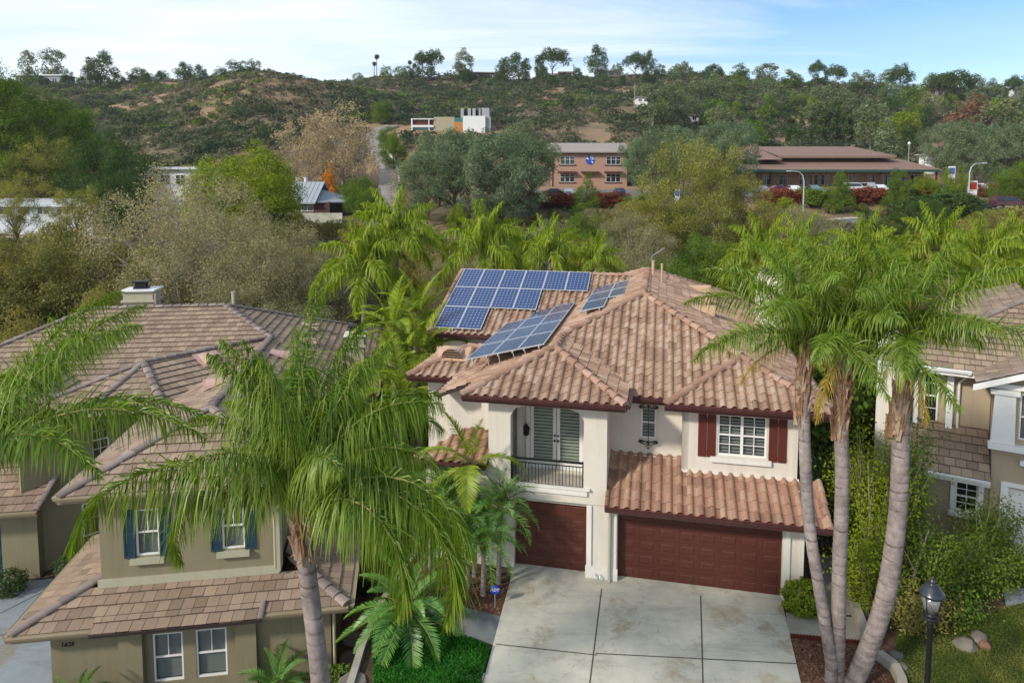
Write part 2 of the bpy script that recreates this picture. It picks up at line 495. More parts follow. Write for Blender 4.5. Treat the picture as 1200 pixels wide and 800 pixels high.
def roof_plane(mb, P, kind='S', mi=0, deck=1, ref=None, W=.305, E=.37, thick=.09):
    """one convex roof plane covered with tiles; kind S = barrel tiles, F = flat tiles"""
    n = newell(P)
    down = Vector((n.x * n.z, n.y * n.z, -(n.x ** 2 + n.y ** 2))).normalized()
    up = -down
    ea = up.cross(n).normalized()
    lo = min(P, key=lambda p: p[2])
    o = Vector(lo) if ref is None else Vector(ref)
    pts = [((Vector(p) - o).dot(ea), (Vector(p) - o).dot(up)) for p in P]
    ar = sum(pts[i][0] * pts[(i + 1) % len(pts)][1] - pts[(i + 1) % len(pts)][0] * pts[i][1] for i in range(len(pts)))
    if ar < 0: pts = pts[::-1]
    a0, a1 = min(p[0] for p in pts), max(p[0] for p in pts)
    b0, b1 = min(p[1] for p in pts), max(p[1] for p in pts)
    bm = bmesh.new()
    i0, i1 = math.floor(a0 / W), math.ceil(a1 / W)
    j0, j1 = math.floor(b0 / E), math.ceil(b1 / E)
    rr = random.Random(int(abs(o.x * 31 + o.y * 17 + len(P))) + 5)
    if kind == 'S':
        S = 8
        prof = []
        for k in range(S):
            x = k / S
            prof.append(.012 + .074 * math.sin(PI * x / .62) ** .8 if x < .62 else .012 - .012 * math.sin(PI * (x - .62) / .38))
        na = (i1 - i0) * S
        rows = []
        for j in range(j0, j1):
            jit = {i: rr.uniform(-.004, .006) for i in range(i0, i1 + 1)}
            sh = {i: rr.uniform(-.012, .012) for i in range(i0, i1 + 1)}
            for e in (0, 1):
                row = []
                for q in range(na + 1):
                    i, k = divmod(q, S)
                    ti = i + i0
                    x = (ti + k / S) * W
                    h = prof[k] + (.036 if e == 0 else .0) + jit[min(ti, i1)]
                    y = (j + e) * E + (sh[min(ti, i1)] if e == 0 else sh[min(ti, i1)] * .2)
                    row.append(bm.verts.new((x, y, h)))
                rows.append(row)
        for r_ in range(len(rows) - 1):
            A, B = rows[r_], rows[r_ + 1]
            for q in range(na):
                bm.faces.new((A[q], A[q + 1], B[q + 1], B[q]))
    else:
        g = .006
        for j in range(j0, j1):
            off = (.5 if j % 2 else 0) * W + rr.uniform(-.01, .01)
            for i in range(i0 - 1, i1 + 1):
                x0, x1 = i * W + off + g, (i + 1) * W + off - g
                if x1 < a0 or x0 > a1: continue
                t = .056 + rr.uniform(-.006, .008)
                y0 = j * E + rr.uniform(-.008, .008)
                v = [bm.verts.new(p) for p in ((x0, y0, 0), (x1, y0, 0), (x1, y0, t + rr.uniform(-.003, .003)), (x0, y0, t), (x1, (j + 1) * E + .03, .01), (x0, (j + 1) * E + .03, .01))]
                bm.faces.new((v[0], v[1], v[2], v[3])); bm.faces.new((v[3], v[2], v[4], v[5]))
    for k in range(len(pts)):
        p, q = pts[k], pts[(k + 1) % len(pts)]
        d = (q[0] - p[0], q[1] - p[1])
        l = math.hypot(*d)
        if l < 1e-6: continue
        nn = (d[1] / l, -d[0] / l, 0)
        bmesh.ops.bisect_plane(bm, geom=bm.verts[:] + bm.edges[:] + bm.faces[:], dist=1e-5, plane_co=(p[0], p[1], 0), plane_no=nn, clear_outer=True)
    bm.verts.index_update()
    bm.normal_update()
    vs = [tuple(o + ea * v.co.x + up * v.co.y + n * v.co.z) for v in bm.verts]
    base = len(mb.v)
    mb.v.extend(vs if mb.M is None else [tuple(mb.M @ Vector(p)) for p in vs])
    seed = abs(hash((round(n.x, 2), round(n.y, 2)))) % 1000
    for f in bm.faces:
        c = f.calc_center_median()
        j = math.floor(c.y / E + 1e-4)
        off = (.5 if j % 2 else 0) * W if kind == 'F' else 0
        i = math.floor((c.x - off) / W)
        hsh = math.sin(i * 127.1 + j * 311.7 + seed * 7.3) * 43758.5453
        mb.f.append([base + v.index for v in f.verts]); mb.m.append(mi); mb.t.append(0 if kind == 'F' and f.normal.z < .5 else min(1, max(.05, .5 + (hsh - math.floor(hsh) - .5) * .9)))  # flat-tile front edges coloured darkest: edge dirt plus painted shadow along each course
    bm.free()
    # deck under the tiles
    dn = n * thick
    Q = [Vector(p) - n * .012 for p in P]
    m = len(Q)
    mb.add([tuple(p) for p in Q] + [tuple(p - dn) for p in Q], [list(range(m)), list(range(2 * m - 1, m - 1, -1))] + [(i, (i + 1) % m, m + (i + 1) % m, m + i) for i in range(m)], deck)


def caps(mb, p, q, r=.115, L=.40, mi=0, seg=7, lift=.03, flat=False, sink=.02):
    p, q = Vector(p), Vector(q)
    d = q - p; l = d.length
    if l < .05: return
    d.normalize()
    side = d.cross(Vector((0, 0, 1)))
    if side.length < .01: return
    side.normalize(); nz = side.cross(d).normalized()
    if nz.z < 0: nz = -nz
    n = max(1, round(l / L)); st = l / n
    for i in range(n):
        a = p + d * (i * st - .02); b = p + d * ((i + 1) * st + .03)
        vs = []
        tw = random.uniform(-.012, .012)
        ra, rb = r * 1.12 * random.uniform(.97, 1.03), r * .94
        for c, rad, h in ((a, ra, lift + .028), (b, rb, lift)):
            for k in range(seg + 1):
                an = PI * k / seg
                y = (.72 if flat else 1.0) * math.sin(an) * rad
                if flat: x = math.copysign(abs(math.cos(an)) ** .8, math.cos(an)) * rad * 1.15
                else: x = math.cos(an) * rad
                vs.append(tuple(c + side * (x + tw) + nz * (y + h - sink)))
        k1 = seg + 1
        fs = [(k, k + 1, k1 + k + 1, k1 + k) for k in range(seg)] + [list(range(k1))[::-1]]
        mb.add(vs, fs, mi, random.random())


def gutter(mb, p, q, out, mi=0, w=.12, h=.12, fascia=.2, drop=0.0):
    """half-round-ish gutter plus fascia board along an eave from p to q; out = horizontal outward direction"""
    p, q, o = Vector(p), Vector(q), Vector(out).normalized()
    z = Vector((0, 0, 1))
    prof = [(0, -.01), (w, -.01), (w + .012, .0), (w * .98, -h * .45), (w * .75, -h * .9), (w * .2, -h), (0, -h)]
    def ring(c): return [tuple(c + o * (x) + z * (y - drop)) for x, y in prof]
    A, B = ring(p), ring(q)
    n = len(prof)
    mb.add(A + B, [(i, (i + 1) % n, n + (i + 1) % n, n + i) for i in range(n)] + [list(range(n))[::-1], list(range(n, 2 * n))], mi)
    f = [tuple(c + o * x + z * (y - drop)) for c in (p, q) for x, y in ((-.03, .0), (-.004, .0), (-.004, -fascia), (-.03, -fascia))]
    mb.add(f, [(0, 1, 5, 4), (1, 2, 6, 5), (2, 3, 7, 6), (3, 0, 4, 7), (3, 2, 1, 0), (4, 5, 6, 7)], mi)


def wall_open(mb, u0, u1, z0, z1, v, ops=(), th=.25, mi=0):
    """wall facing -v with rectangular openings and reveals"""
    us = sorted({u0, u1, *[o[0] for o in ops], *[o[1] for o in ops]})
    zs = sorted({z0, z1, *[o[2] for o in ops], *[o[3] for o in ops]})
    def hole(a, b): return any(o[0] < a < o[1] and o[2] < b < o[3] for o in ops)
    for i in range(len(us) - 1):
        for j in range(len(zs) - 1):
            if hole((us[i] + us[i + 1]) / 2, (zs[j] + zs[j + 1]) / 2): continue
            mb.quad((us[i], v, zs[j]), (us[i + 1], v, zs[j]), (us[i + 1], v, zs[j + 1]), (us[i], v, zs[j + 1]), mi)
    for a, b, c, d in ops:
        w = v + th
        mb.quad((a, v, c), (a, v, d), (a, w, d), (a, w, c), mi)
        mb.quad((b, v, c), (b, w, c), (b, w, d), (b, v, d), mi)
        mb.quad((a, v, d), (b, v, d), (b, w, d), (a, w, d), mi)
        mb.quad((a, v, c), (a, w, c), (b, w, c), (b, v, c), mi)
    # outer thickness
    w = v + th
    mb.quad((u0, v, z0), (u0, v, z1), (u0, w, z1), (u0, w, z0), mi)
    mb.quad((u1, v, z0), (u1, w, z0), (u1, w, z1), (u1, v, z1), mi)
    mb.quad((u0, v, z1), (u1, v, z1), (u1, w, z1), (u0, w, z1), mi)


def window(root, u0, u1, z0, z1, v, M=None, grid=(2, 2), lights=1, frame='white', blind=None, upper_only=False, mid=True, fw=.05, louvre=False, label=None):
    """double-hung window facing -v whose frame front is at v"""
    f = MB(M)
    f.box(u0, u1, v, v + .07, z0, z0 + fw); f.box(u0, u1, v, v + .07, z1 - fw, z1)
    f.box(u0, u0 + fw, v, v + .07, z0 + fw, z1 - fw); f.box(u1 - fw, u1, v, v + .07, z0 + fw, z1 - fw)
    wl = (u1 - u0) / lights
    zm = (z0 + z1) / 2
    for k in range(lights):
        a, b = u0 + k * wl, u0 + (k + 1) * wl
        if k: f.box(a - fw * .8, a + fw * .8, v + .003, v + .068, z0 + fw, z1 - fw)
        ia, ib = a + fw * .9, b - fw * .9
        if mid: f.box(ia, ib, v + .012, v + .06, zm - .025, zm + .025)
        gc, gr = grid
        for i in range(1, gc):
            x = ia + (ib - ia) * i / gc
            f.box(x - .011, x + .011, v + .02, v + .05, (zm + .025) if upper_only and mid else z0 + fw, z1 - fw)
        for zz0, zz1 in (((zm, z1 - fw),) if upper_only and mid else ((z0 + fw, zm), (zm, z1 - fw)) if mid else ((z0 + fw, z1 - fw),)):
            for j in range(1, gr):
                y = zz0 + (zz1 - zz0) * j / gr
                f.box(ia, ib, v + .022, v + .048, y - .011, y + .011)
    w = f.build('window', MT[frame], root)
    if label: w['label'] = label
    g = MB(M)
    g.quad((u0 + fw, v + .035, z0 + fw), (u1 - fw, v + .035, z0 + fw), (u1 - fw, v + .035, z1 - fw), (u0 + fw, v + .035, z1 - fw))
    g.build('pane', MT['glass'], w)
    d = MB(M)
    d.box(u0 + .01, u1 - .01, v + .19, v + .23, z0 + .01, z1 - .01)
    d.build('dark_interior', MT['dark'], w)
    if blind:
        b = MB(M)
        st = .10 if louvre else .05
        k = int((z1 - z0 - 2 * fw) / st)
        for i in range(k):
            z = z0 + fw + (i + .5) * st
            b.add([(u0 + fw, v + .09, z - st * .28), (u1 - fw, v + .09, z - st * .28), (u1 - fw, v + .13, z + st * .28), (u0 + fw, v + .13, z + st * .28)], [(0, 1, 2, 3)])
        if louvre:
            for k2 in range(lights):
                a = u0 + (k2 + .5) * wl
                b.box(a - .025, a + .025, v + .075, v + .13, z0 + fw, z1 - fw)
        b.build('blind', MT[blind], w)
    return w


def shutter(root, u0, u1, z0, z1, v, mat, kind='board', M=None):
    s = MB(M)
    if kind == 'board':
        n = 2; w = (u1 - u0 - .025) / n
        for i in range(n): s.cbox(u0 + i * (w + .025), u0 + i * (w + .025) + w, v - .035, v - .003, z0, z1, .008)
        for z in (z0 + .13, z1 - .16): s.box(u0 + .01, u1 - .01, v - .055, v - .036, z - .05, z + .05)
    else:
        s.box(u0, u1, v - .02, v - .003, z0, z1)
        s.box(u0, u0 + .05, v - .045, v - .021, z0, z1); s.box(u1 - .05, u1, v - .045, v - .021, z0, z1)
        for z in (z0, (z0 + z1) / 2 - .03, z1 - .06): s.box(u0 + .05, u1 - .05, v - .045, v - .021, z, z + .06)
        k = int((z1 - z0) / .06)
        for i in range(1, k):
            z = z0 + i * .06
            s.box(u0 + .05, u1 - .05, v - .034, v - .022, z, z + .03)
    return s.build('shutter', mat, root)


def garage_door(root, u0, u1, z0, z1, v, cols, rows, mat, M=None, label=None):
    s = MB(M)
    s.box(u0, u1, v, v + .05, z0, z1)
    W, H = (u1 - u0) / cols, (z1 - z0) / rows
    for j in range(rows):
        s.box(u0, u1, v - .012, v - .001, z0 + j * H + .012, z0 + j * H + .075)
        s.box(u0, u1, v - .012, v - .001, z0 + (j + 1) * H - .07, z0 + (j + 1) * H - .012)
        for i in range(cols + 1):
            x = u0 + i * W
            s.box(max(u0, x - .06), min(u1, x + .06), v - .012, v - .001, z0 + j * H + .075, z0 + (j + 1) * H - .07)
        for i in range(cols):
            a, b, c, d = u0 + i * W + .10, u0 + (i + 1) * W - .10, z0 + j * H + .115, z0 + (j + 1) * H - .11
            e = .025
            s.add([(a, v - .001, c), (b, v - .001, c), (b, v - .001, d), (a, v - .001, d), (a + e, v - .014, c + e), (b - e, v - .014, c + e), (b - e, v - .014, d - e), (a + e, v - .014, d - e)],
                  [(4, 5, 6, 7), (0, 1, 5, 4), (1, 2, 6, 5), (2, 3, 7, 6), (3, 0, 4, 7)])
    o = s.build('garage_door', mat, root)
    if label: o['label'] = label
    return o


def half_vent(root, c, up, side, n, w=.55, l=.75, h=.28, mat='vent', name='roof_vent'):
    """half-round dormer vent: opening faces down the slope, tapering back into the roof"""
    c, up, side, n = Vector(c), Vector(up).normalized(), Vector(side).normalized(), Vector(n).normalized()
    s = MB()
    K = 10
    ring0 = [c + side * (math.cos(PI * k / K) * w / 2) + n * (math.sin(PI * k / K) * h + .04) for k in range(K + 1)]
    ring1 = [c + up * l + side * (math.cos(PI * k / K) * w * .42) + n * (math.sin(PI * k / K) * .02 + .03) for k in range(K + 1)]
    s.add(ring0 + ring1, [(k, k + 1, K + 2 + k, K + 1 + k) for k in range(K)])
    # flange
    f = [c + side * (sx * w * .72) + up * uy + n * .045 for sx, uy in ((-1, -.12), (1, -.12), (1, l), (-1, l))]
    s.add([tuple(p) for p in f], [(0, 1, 2, 3)])
    # dark louvred mouth
    back = [p + up * .05 for p in ring0]
    s.add([tuple(p) for p in back], [list(range(K + 1))], 1)
    for q in (.25, .5, .75):
        hw = w / 2 * math.sqrt(1 - q * q)
        a = c + n * (q * h + .04)
        v = [a - side * hw, a + side * hw, a + side * hw + n * .03, a - side * hw + n * .03]
        s.add([tuple(p + up * .01) for p in v], [(0, 1, 2, 3)])
    return s.build(name, [MT[mat], MT['dark']], root)


def pipe_vent(root, p, h=.35, r=.045, mat='vent'):
    s = MB()
    s.lathe([(r * 2.2, -.1), (r * 2.2, .02), (r * 1.2, .1), (r, .11), (r, h), (r * 1.3, h), (r * 1.3, h + .05), (r * .3, h + .06)], 10, p)
    return s.build('vent_pipe', MT[mat], root)
# ------------------------------------------------------------------ terrain
PXC = np.array([-900, -300, 0, 150, 300, 400, 500, 620, 760, 900, 1050, 1200, 1500, 2100], float)
TAB = [  # (Y, mode, values per column): z = metres, p = picture row the ground shows at
    (34, 'z', [-1.5, -1.5, -1.5, -1.5, -1.4, -1.2, -.6, -.3, -.3, -.2, 0, .2, .4, .4]),
    (60, 'z', [0, 0, 0, 0, .2, .2, .3, .5, .7, 1.0, 1.4, 1.8, 2.5, 2.5]),
    (95, 'z', [3, 3, 3, 2.8, 2.6, 2.8, 3.2, 3.6, 4.2, 5.0, 6.0, 7.6, 9, 9]),
    (109, 'z', [3.5, 3.5, 3.4, 3.2, 3.0, 3.2, 3.6, 4.0, 4.6, 5.5, 6.6, 8.2, 9.5, 9.5]),
    (124, 'z', [5, 5, 5, 5, 5.2, 5.6, 7.2, 8.8, 9.0, 9.2, 9.4, 9.8, 11, 11]),
    (138, 'z', [7, 7, 6.5, 6.4, 6.7, 7.3, 9, 10.2, 10.2, 10.4, 10.6, 10.8, 12, 12]),
    (152, 'z', [10, 10, 9, 8.5, 8.8, 9.5, 11, 12.0, 11.9, 11.5, 11.5, 11.8, 13, 13]),
    (200, 'p', [195, 195, 195, 190, 174, 186, 183, 185, 190, 193, 192, 193, 195, 195]),
    (235, 'p', [172, 172, 174, 166, 146, 165, 158, 160, 172, 180, 178, 178, 180, 180]),
    (270, 'p', [152, 152, 154, 146, 112, 135, 146, 146, 156, 164, 162, 164, 165, 165]),
    (300, 'p', [138, 138, 140, 133, 92, 112, 135, 135, 144, 152, 150, 152, 155, 155]),
    (335, 'p', [126, 126, 128, 122, 87, 100, 122, 122, 130, 138, 137, 140, 143, 143]),
    (390, 'p', [110, 110, 112, 109, 99, 102, 107, 106, 112, 120, 121, 124, 127, 127]),
    (450, 'p', [103, 103, 103, 104, 101, 98, 96, 93, 94, 100, 106, 111, 113, 113]),
    (520, 'p', [106, 106, 106, 107, 104, 101, 99, 96, 97, 103, 109, 114, 115, 115]),
    (900, 'p', [150, 150, 150, 150, 150, 150, 150, 150, 150, 150, 150, 150, 150, 150]),
    (6000, 'p', [206] * 14),
]
TY = np.array([r[0] for r in TAB], float)
TZ = np.array([[v if r[1] == 'z' else CAMH + (YHOR - v) / FPX * r[0] for v in r[2]] for r in TAB])


def smooth(t): return t * t * (3 - 2 * t)


def vnoise(x, y, s):
    """cheap value noise"""
    x = np.asarray(x, float) / s; y = np.asarray(y, float) / s
    xi, yi = np.floor(x), np.floor(y)
    fx, fy = smooth(x - xi), smooth(y - yi)
    def h(a, b):
        q = np.sin(a * 127.1 + b * 311.7) * 43758.5453
        return q - np.floor(q)
    return (h(xi, yi) * (1 - fx) + h(xi + 1, yi) * fx) * (1 - fy) + (h(xi, yi + 1) * (1 - fx) + h(xi + 1, yi + 1) * fx) * fy - .5


def far_z(x, y):
    yy = np.maximum(y, 34)
    px = 600 + FPX * x / yy
    ci = np.clip(np.searchsorted(PXC, px) - 1, 0, len(PXC) - 2)
    ct = smooth(np.clip((px - PXC[ci]) / (PXC[ci + 1] - PXC[ci]), 0, 1))
    ri = np.clip(np.searchsorted(TY, yy) - 1, 0, len(TY) - 2)
    rt = np.clip((yy - TY[ri]) / (TY[ri + 1] - TY[ri]), 0, 1)
    a = TZ[ri, ci] * (1 - ct) + TZ[ri, ci + 1] * ct
    b = TZ[ri + 1, ci] * (1 - ct) + TZ[ri + 1, ci + 1] * ct
    z = a * (1 - rt) + b * rt
    amp = np.clip((yy - 190) / 120, 0, 1)
    return z + amp * (vnoise(x, y, 42) * 7 + vnoise(x + 31, y, 17) * 3 + vnoise(x, y + 9, 7) * 1.0)


def lot_z(x, y):
    base = -.035 * np.clip(19 - y, 0, 30)
    left = -2.2 - .02 * np.clip(17 - y, 0, 30)
    # retaining step between the left lot and the middle lot
    t = smooth(np.clip((-3.95 - x + (y - 18) * .22 * (y > 18)) / .25, 0, 1))
    return base * (1 - t) + left * t


def gz(x, y):
    x = np.asarray(x, float); y = np.asarray(y, float)
    t = smooth(np.clip((y - 33) / 14, 0, 1))
    return lot_z(x, y) * (1 - t) + far_z(x, y) * t


def gz1(x, y): return float(gz(np.array([x]), np.array([y]))[0])


def at(px, Y):
    """ground point that stands at distance Y in the direction of picture column px"""
    x = (px - 600) / FPX * Y
    return x, Y, gz1(x, Y)


def build_ground():
    def axis(parts):
        out = []
        for a, b, st in parts: out += list(np.arange(a, b, st))
        return np.array(out + [parts[-1][1]])
    X = np.concatenate([axis([(-6000, -1000, 1000), (-1000, -450, 60), (-450, -150, 6), (-150, -30, 3), (-30, -4.6, .8), (-4.6, -3.4, .12), (-3.4, 30, .8), (30, 150, 3), (150, 450, 6), (450, 1000, 60), (1000, 6000, 1000)])])
    Y = axis([(-40, 4, 4), (4, 48, .8), (48, 160, 2.5), (160, 540, 4), (540, 1000, 30), (1000, 6000, 500)])
    gx, gy = np.meshgrid(X, Y)
    z = gz(gx, gy)
    V = np.stack([gx.ravel(), gy.ravel(), z.ravel()], 1)
    nx, ny = len(X), len(Y)
    i, j = np.meshgrid(np.arange(nx - 1), np.arange(ny - 1))
    a = (j * nx + i).ravel()
    F = np.stack([a, a + 1, a + nx + 1, a + nx], 1)
    me = np_mesh('ground', V, F, MT['ground'], smooth=True)
    return top('ground', me, 'dry brown soil ground rising into scrub hills', 'ground', kind='structure')


build_ground()


def sheet(name, poly, off, mat, label, cat, kind='structure', step=.8, side=.0, zf=None):
    """a surface draped on the ground: convex polygon, thin slab"""
    bm = bmesh.new()
    xs = [p[0] for p in poly]; ys = [p[1] for p in poly]
    x0, x1, y0, y1 = min(xs), max(xs), min(ys), max(ys)
    nx, ny = max(1, int((x1 - x0) / step)), max(1, int((y1 - y0) / step))
    g = [[bm.verts.new((x0 + (x1 - x0) * i / nx, y0 + (y1 - y0) * j / ny, 0)) for i in range(nx + 1)] for j in range(ny + 1)]
    for j in range(ny):
        for i in range(nx): bm.faces.new((g[j][i], g[j][i + 1], g[j + 1][i + 1], g[j + 1][i]))
    ar = sum(poly[i][0] * poly[(i + 1) % len(poly)][1] - poly[(i + 1) % len(poly)][0] * poly[i][1] for i in range(len(poly)))
    P = poly if ar > 0 else poly[::-1]
    for k in range(len(P)):
        p, q = P[k], P[(k + 1) % len(P)]
        d = Vector((q[0] - p[0], q[1] - p[1], 0)).normalized()
        bmesh.ops.bisect_plane(bm, geom=bm.verts[:] + bm.edges[:] + bm.faces[:], dist=1e-5, plane_co=(p[0], p[1], 0), plane_no=(d.y, -d.x, 0), clear_outer=True)
    if side:
        be = [e for e in bm.edges if e.is_boundary]
        r = bmesh.ops.extrude_edge_only(bm, edges=be)
        low = {v for v in r['geom'] if isinstance(v, bmesh.types.BMVert)}
    else: low = set()
    for v in bm.verts:
        v.co.z = (zf(v.co.x, v.co.y) if zf else gz1(v.co.x, v.co.y)) + off - (side if v in low else 0)
    bmesh.ops.recalc_face_normals(bm, faces=bm.faces)
    me = bpy.data.meshes.new(name); bm.to_mesh(me); bm.free()
    me.materials.append(mat)
    return top(name, me, label, cat, kind=kind)


def strip(name, pts, w, off, mat, label, cat, kind='structure', sub=6, up=0):
    """a draped ribbon along pts [(x,y)]"""
    P = []
    for i in range(len(pts) - 1):
        for k in range(sub):
            t = k / sub
            P.append((pts[i][0] * (1 - t) + pts[i + 1][0] * t, pts[i][1] * (1 - t) + pts[i + 1][1] * t))
    P.append(pts[-1])
    V = []; F = []
    for i, p in enumerate(P):
        a, b = P[max(0, i - 1)], P[min(len(P) - 1, i + 1)]
        d = Vector((b[0] - a[0], b[1] - a[1])).normalized()
        zc = gz1(*p)
        for sgn in (-1, -.33, .33, 1):
            x, y = p[0] - d.y * w / 2 * sgn, p[1] + d.x * w / 2 * sgn
            V.append((x, y, max(gz1(x, y), zc) + off))
    for i in range(len(P) - 1):
        for k in range(3): F.append((i * 4 + k, i * 4 + k + 1, i * 4 + k + 5, i * 4 + k + 4))
    if up:
        n = len(V)
        V += [(x, y, z - up) for x, y, z in V]
        for i in range(len(P) - 1):
            F.append((i * 4, i * 4 + 4, n + i * 4 + 4, n + i * 4)); F.append((i * 4 + 3, n + i * 4 + 3, n + i * 4 + 7, i * 4 + 7))
    return top(name, np_mesh(name, np.array(V), np.array(F), mat), label, cat, kind=kind)
# ------------------------------------------------------------------ main house
MO = (7.884, 19.007, 0.0); MTH = R(12.5)


def frame_mat(o, th): return Matrix.Translation(o) @ Matrix.Rotation(-th, 4, 'Z')


def main_house():
    h = thing('house', 'cream stucco house with barrel tile roof, solar panels and two dark red garage doors', 'house', MO, -MTH)
    s = 5 / 12
    ZA = 7.8; UA = -4.3
    zF = lambda v: 5.446 + s * (v - .9)
    zL = lambda u: ZA + s * (u - UA)
    zR = lambda u: ZA - s * (u - UA)
    VA, VB = 6.55, 14.4
    # ---- walls
    w = MB()
    # ground floor: piers and lintels round the garage doors
    w.box(-5.72, -4.78, -.10, .5, -.15, 2.33)
    w.box(-.04, .47, 0, .5, -.15, 2.45)
    w.box(-4.78, -.04, .02, .4, 2.2, 2.6)
    w.box(-8.0, -5.72, .05, .5, 2.2, 2.34)
    wall_open(w, -10.9, -8.12, -.4, 3.35, -.05, [(-9.35, -8.75, .9, 2.2)], .3)
    w.box(-8.12, -8.0, -.05, .55, -.3, 2.4)
    # middle block behind
    w.box(.44, .469, .5, 1.0, -.15, 3.1)
    w.box(-5.12, .467, 1.5, 19.0, -.2, 5.36) if False else None
    w.quad((.47, .5, -.15), (.47, 19.0, -.15), (.47, 19.0, 5.4), (.47, .5, 5.4)) if False else None
    w.box(.30, .47, .98, 19.0, -.2, 5.36)
    w.box(-12.0, .3, 18.8, 19.0, -.5, 5.36)
    # upper walls
    wall_open(w, -5.3, -2.9, 2.5, 5.44, 1.5, [(-4.17, -3.69, 3.95, 4.98)], .25)
    wall_open(w, -2.9, .47, 2.6, 5.3, 1.0, [(-1.84, -.42, 3.80, 5.08)], .25)
    w.box(-2.9, -2.7, 1.0, 1.75, 2.6, 5.36)
    # balcony tower
    zt, zb = 5.50, 2.35
    vf = -.12
    w.box(-8.8, -8.1, vf, .2, zb, zt); w.box(-5.82, -5.12, vf, .2, zb, zt)
    w.box(-8.1, -5.82, vf, .2, zb, 2.68)
    # segmental arch
    K = 14; x0, x1, sp, ri = -8.1, -5.82, 4.95, .34
    arc = [(x0 + (x1 - x0) * k / K, sp + ri * (1 - (2 * k / K - 1) ** 4) ** .5 * 1.0) for k in range(K + 1)]
    for k in range(K):
        (a, za), (b, zb2) = arc[k], arc[k + 1]
        w.quad((a, vf, za), (b, vf, zb2), (b, vf, zt), (a, vf, zt))
        w.quad((a, vf, za), (a, .2, za), (b, .2, zb2), (b, vf, zb2))
        w.quad((a, .2, za), (a, .2, zt), (b, .2, zt), (b, .2, zb2))
    w.box(-8.8, -8.6, .2, 3.0, zb, zt); w.box(-5.32, -5.12, .2, 1.75, zb, zt)
    w.box(-8.6, -5.32, .2, 1.62, zb, 2.66)                       # balcony floor
    w.box(-8.6, -7.78, 1.45, 1.62, 2.66, zt); w.box(-6.02, -5.32, 1.45, 1.62, 2.66, zt); w.box(-7.78, -6.02, 1.45, 1.62, 4.95, zt)
    w.box(-8.6, -5.32, .2, 1.45, 5.3, 5.45)
    w.box(-8.1, -7.95, .9, 1.45, 2.66, 5.3)                         # side return inside
    w.box(-9.35, -8.8, 1.1, 3.0, 3.4, 5.55)
    # left wing walls
    w.box(-10.75, -9.2, 1.9, 3.6, -1, 5.2)
    w.box(-12.05, -9.2, 3.45, 8.6, -1, 5.05)
    w.box(-13.15, -8.8, 8.6, 18.5, -1, 5.45)
    w.prism([(8.6, 5.45), (18.5, 5.45), (13.3, 7.5)], 0, -13.12, -12.9)
    walls = w.build('wall', MT['stucco'], h)
    # ---- trim
    t = MB()
    t.box(-8.3, -5.7, vf - .07, vf - .003, 2.62, 2.80)                # balcony ledge
    t.box(-8.3, -5.62, vf - .11, vf - .003, 2.80, 2.86)
    t.box(-5.14, -2.9, 1.44, 1.497, 3.30, 3.42); t.box(-2.96, .52, .93, .997, 3.10, 3.26)      # base band above the low roof
    t.box(-2.05, -.28, .90, .997, 3.60, 3.76)                         # window sill
    # pier surrounds
    t.box(-5.70, -5.56, -.155, -.103, .42, 2.33); t.box(-4.98, -4.80, -.155, -.103, .42, 2.33); t.box(-5.74, -4.76, -.17, -.103, -.05, .42)
    t.box(.02, .16, -.055, -.003, .42, 2.3); t.box(.40, .53, -.055, -.003, .42, 2.3); t.box(.0, .55, -.08, -.003, -.05, .42)
    t.build('trim', MT['trim'], h)
    # ---- garage doors
    garage_door(h, -8.0, -5.72, .0, 2.2, .16, 4, 5, MT['garage'], label='narrow dark red garage door under the balcony')
    garage_door(h, -4.78, -.04, .0, 2.2, .16, 8, 5, MT['garage'], label='wide dark red garage door under the low roof')
    # ---- roof
    ref_f = (0, .9, 5.446)
    def front_main(mb):
        roof_plane(mb, [(-4.2, .9, zF(.9)), (1.35, .9, zF(.9)), (UA, VA, ZA), (-7.1, 3.75, zF(3.75))], 'S', 0, 1, ref_f)
        roof_plane(mb, [(-4.75, .9, zF(.9)), (-4.2, .9, zF(.9)), (-4.75, 1.45, zF(1.45))], 'S', 0, 1, ref_f)
    rf = MB()
    front_main(rf)
    roof = rf.build('roof', [MT['tile'], MT['deck']], h)
    def plane(pts, ref, mat='tile', W=.305):
        m = MB(); roof_plane(m, pts, 'S', 0, 1, ref, W)
        return m.build('roof_plane', [MT[mat], MT['deck']], roof)
    P = lambda f, *uv: [(u, v, f(u)) for u, v in uv]
    refR = (1.35, 0, zR(1.35))
    plane(P(zR, (1.35, .4), (1.35, 3.275), (-1.025, 3.275), (-1.025, 2.775)), refR)
    plane(P(zR, (1.35, 3.275), (1.35, 20.05), (UA, VB), (UA, VA), (-1.025, 3.275)), refR)
    refL = (-9.5, 0, zL(-9.5))
    plane(P(zL, (-9.5, -.62), (-7.03, 1.85), (-7.03, 3.82), (-9.5, 3.82)), refL)
    plane(P(zL, (-9.5, 3.82), (-7.03, 3.82), (UA, VA), (UA, VB), (-9.9, 20.0), (-9.9, 3.82)), refL)
    plane(P(zL, (-10.8, .95), (-9.5, .95), (-9.5, 4.05), (-10.8, 2.8)), refL)
    # tower front and right
    zT = zL(-9.5)
    fT = lambda v: zT + s * (v + .62)
    plane([(-9.5, -.62, zT), (-4.56, -.62, zT), (-7.03, 1.85, fT(1.85))], (0, -.62, zT))
    plane([(-4.56, -.62, zT), (-4.56, 1.5, zT), (-7.03, 4.0, fT(1.85)), (-7.03, 1.85, fT(1.85))], (-4.56, 0, zT))
    # right wing hip
    fW = lambda v: 5.446 + s * (v - .4)
    plane([(-3.4, .4, 5.446), (1.35, .4, 5.446), (-1.025, 2.775, fW(2.775))], (0, .4, 5.446))
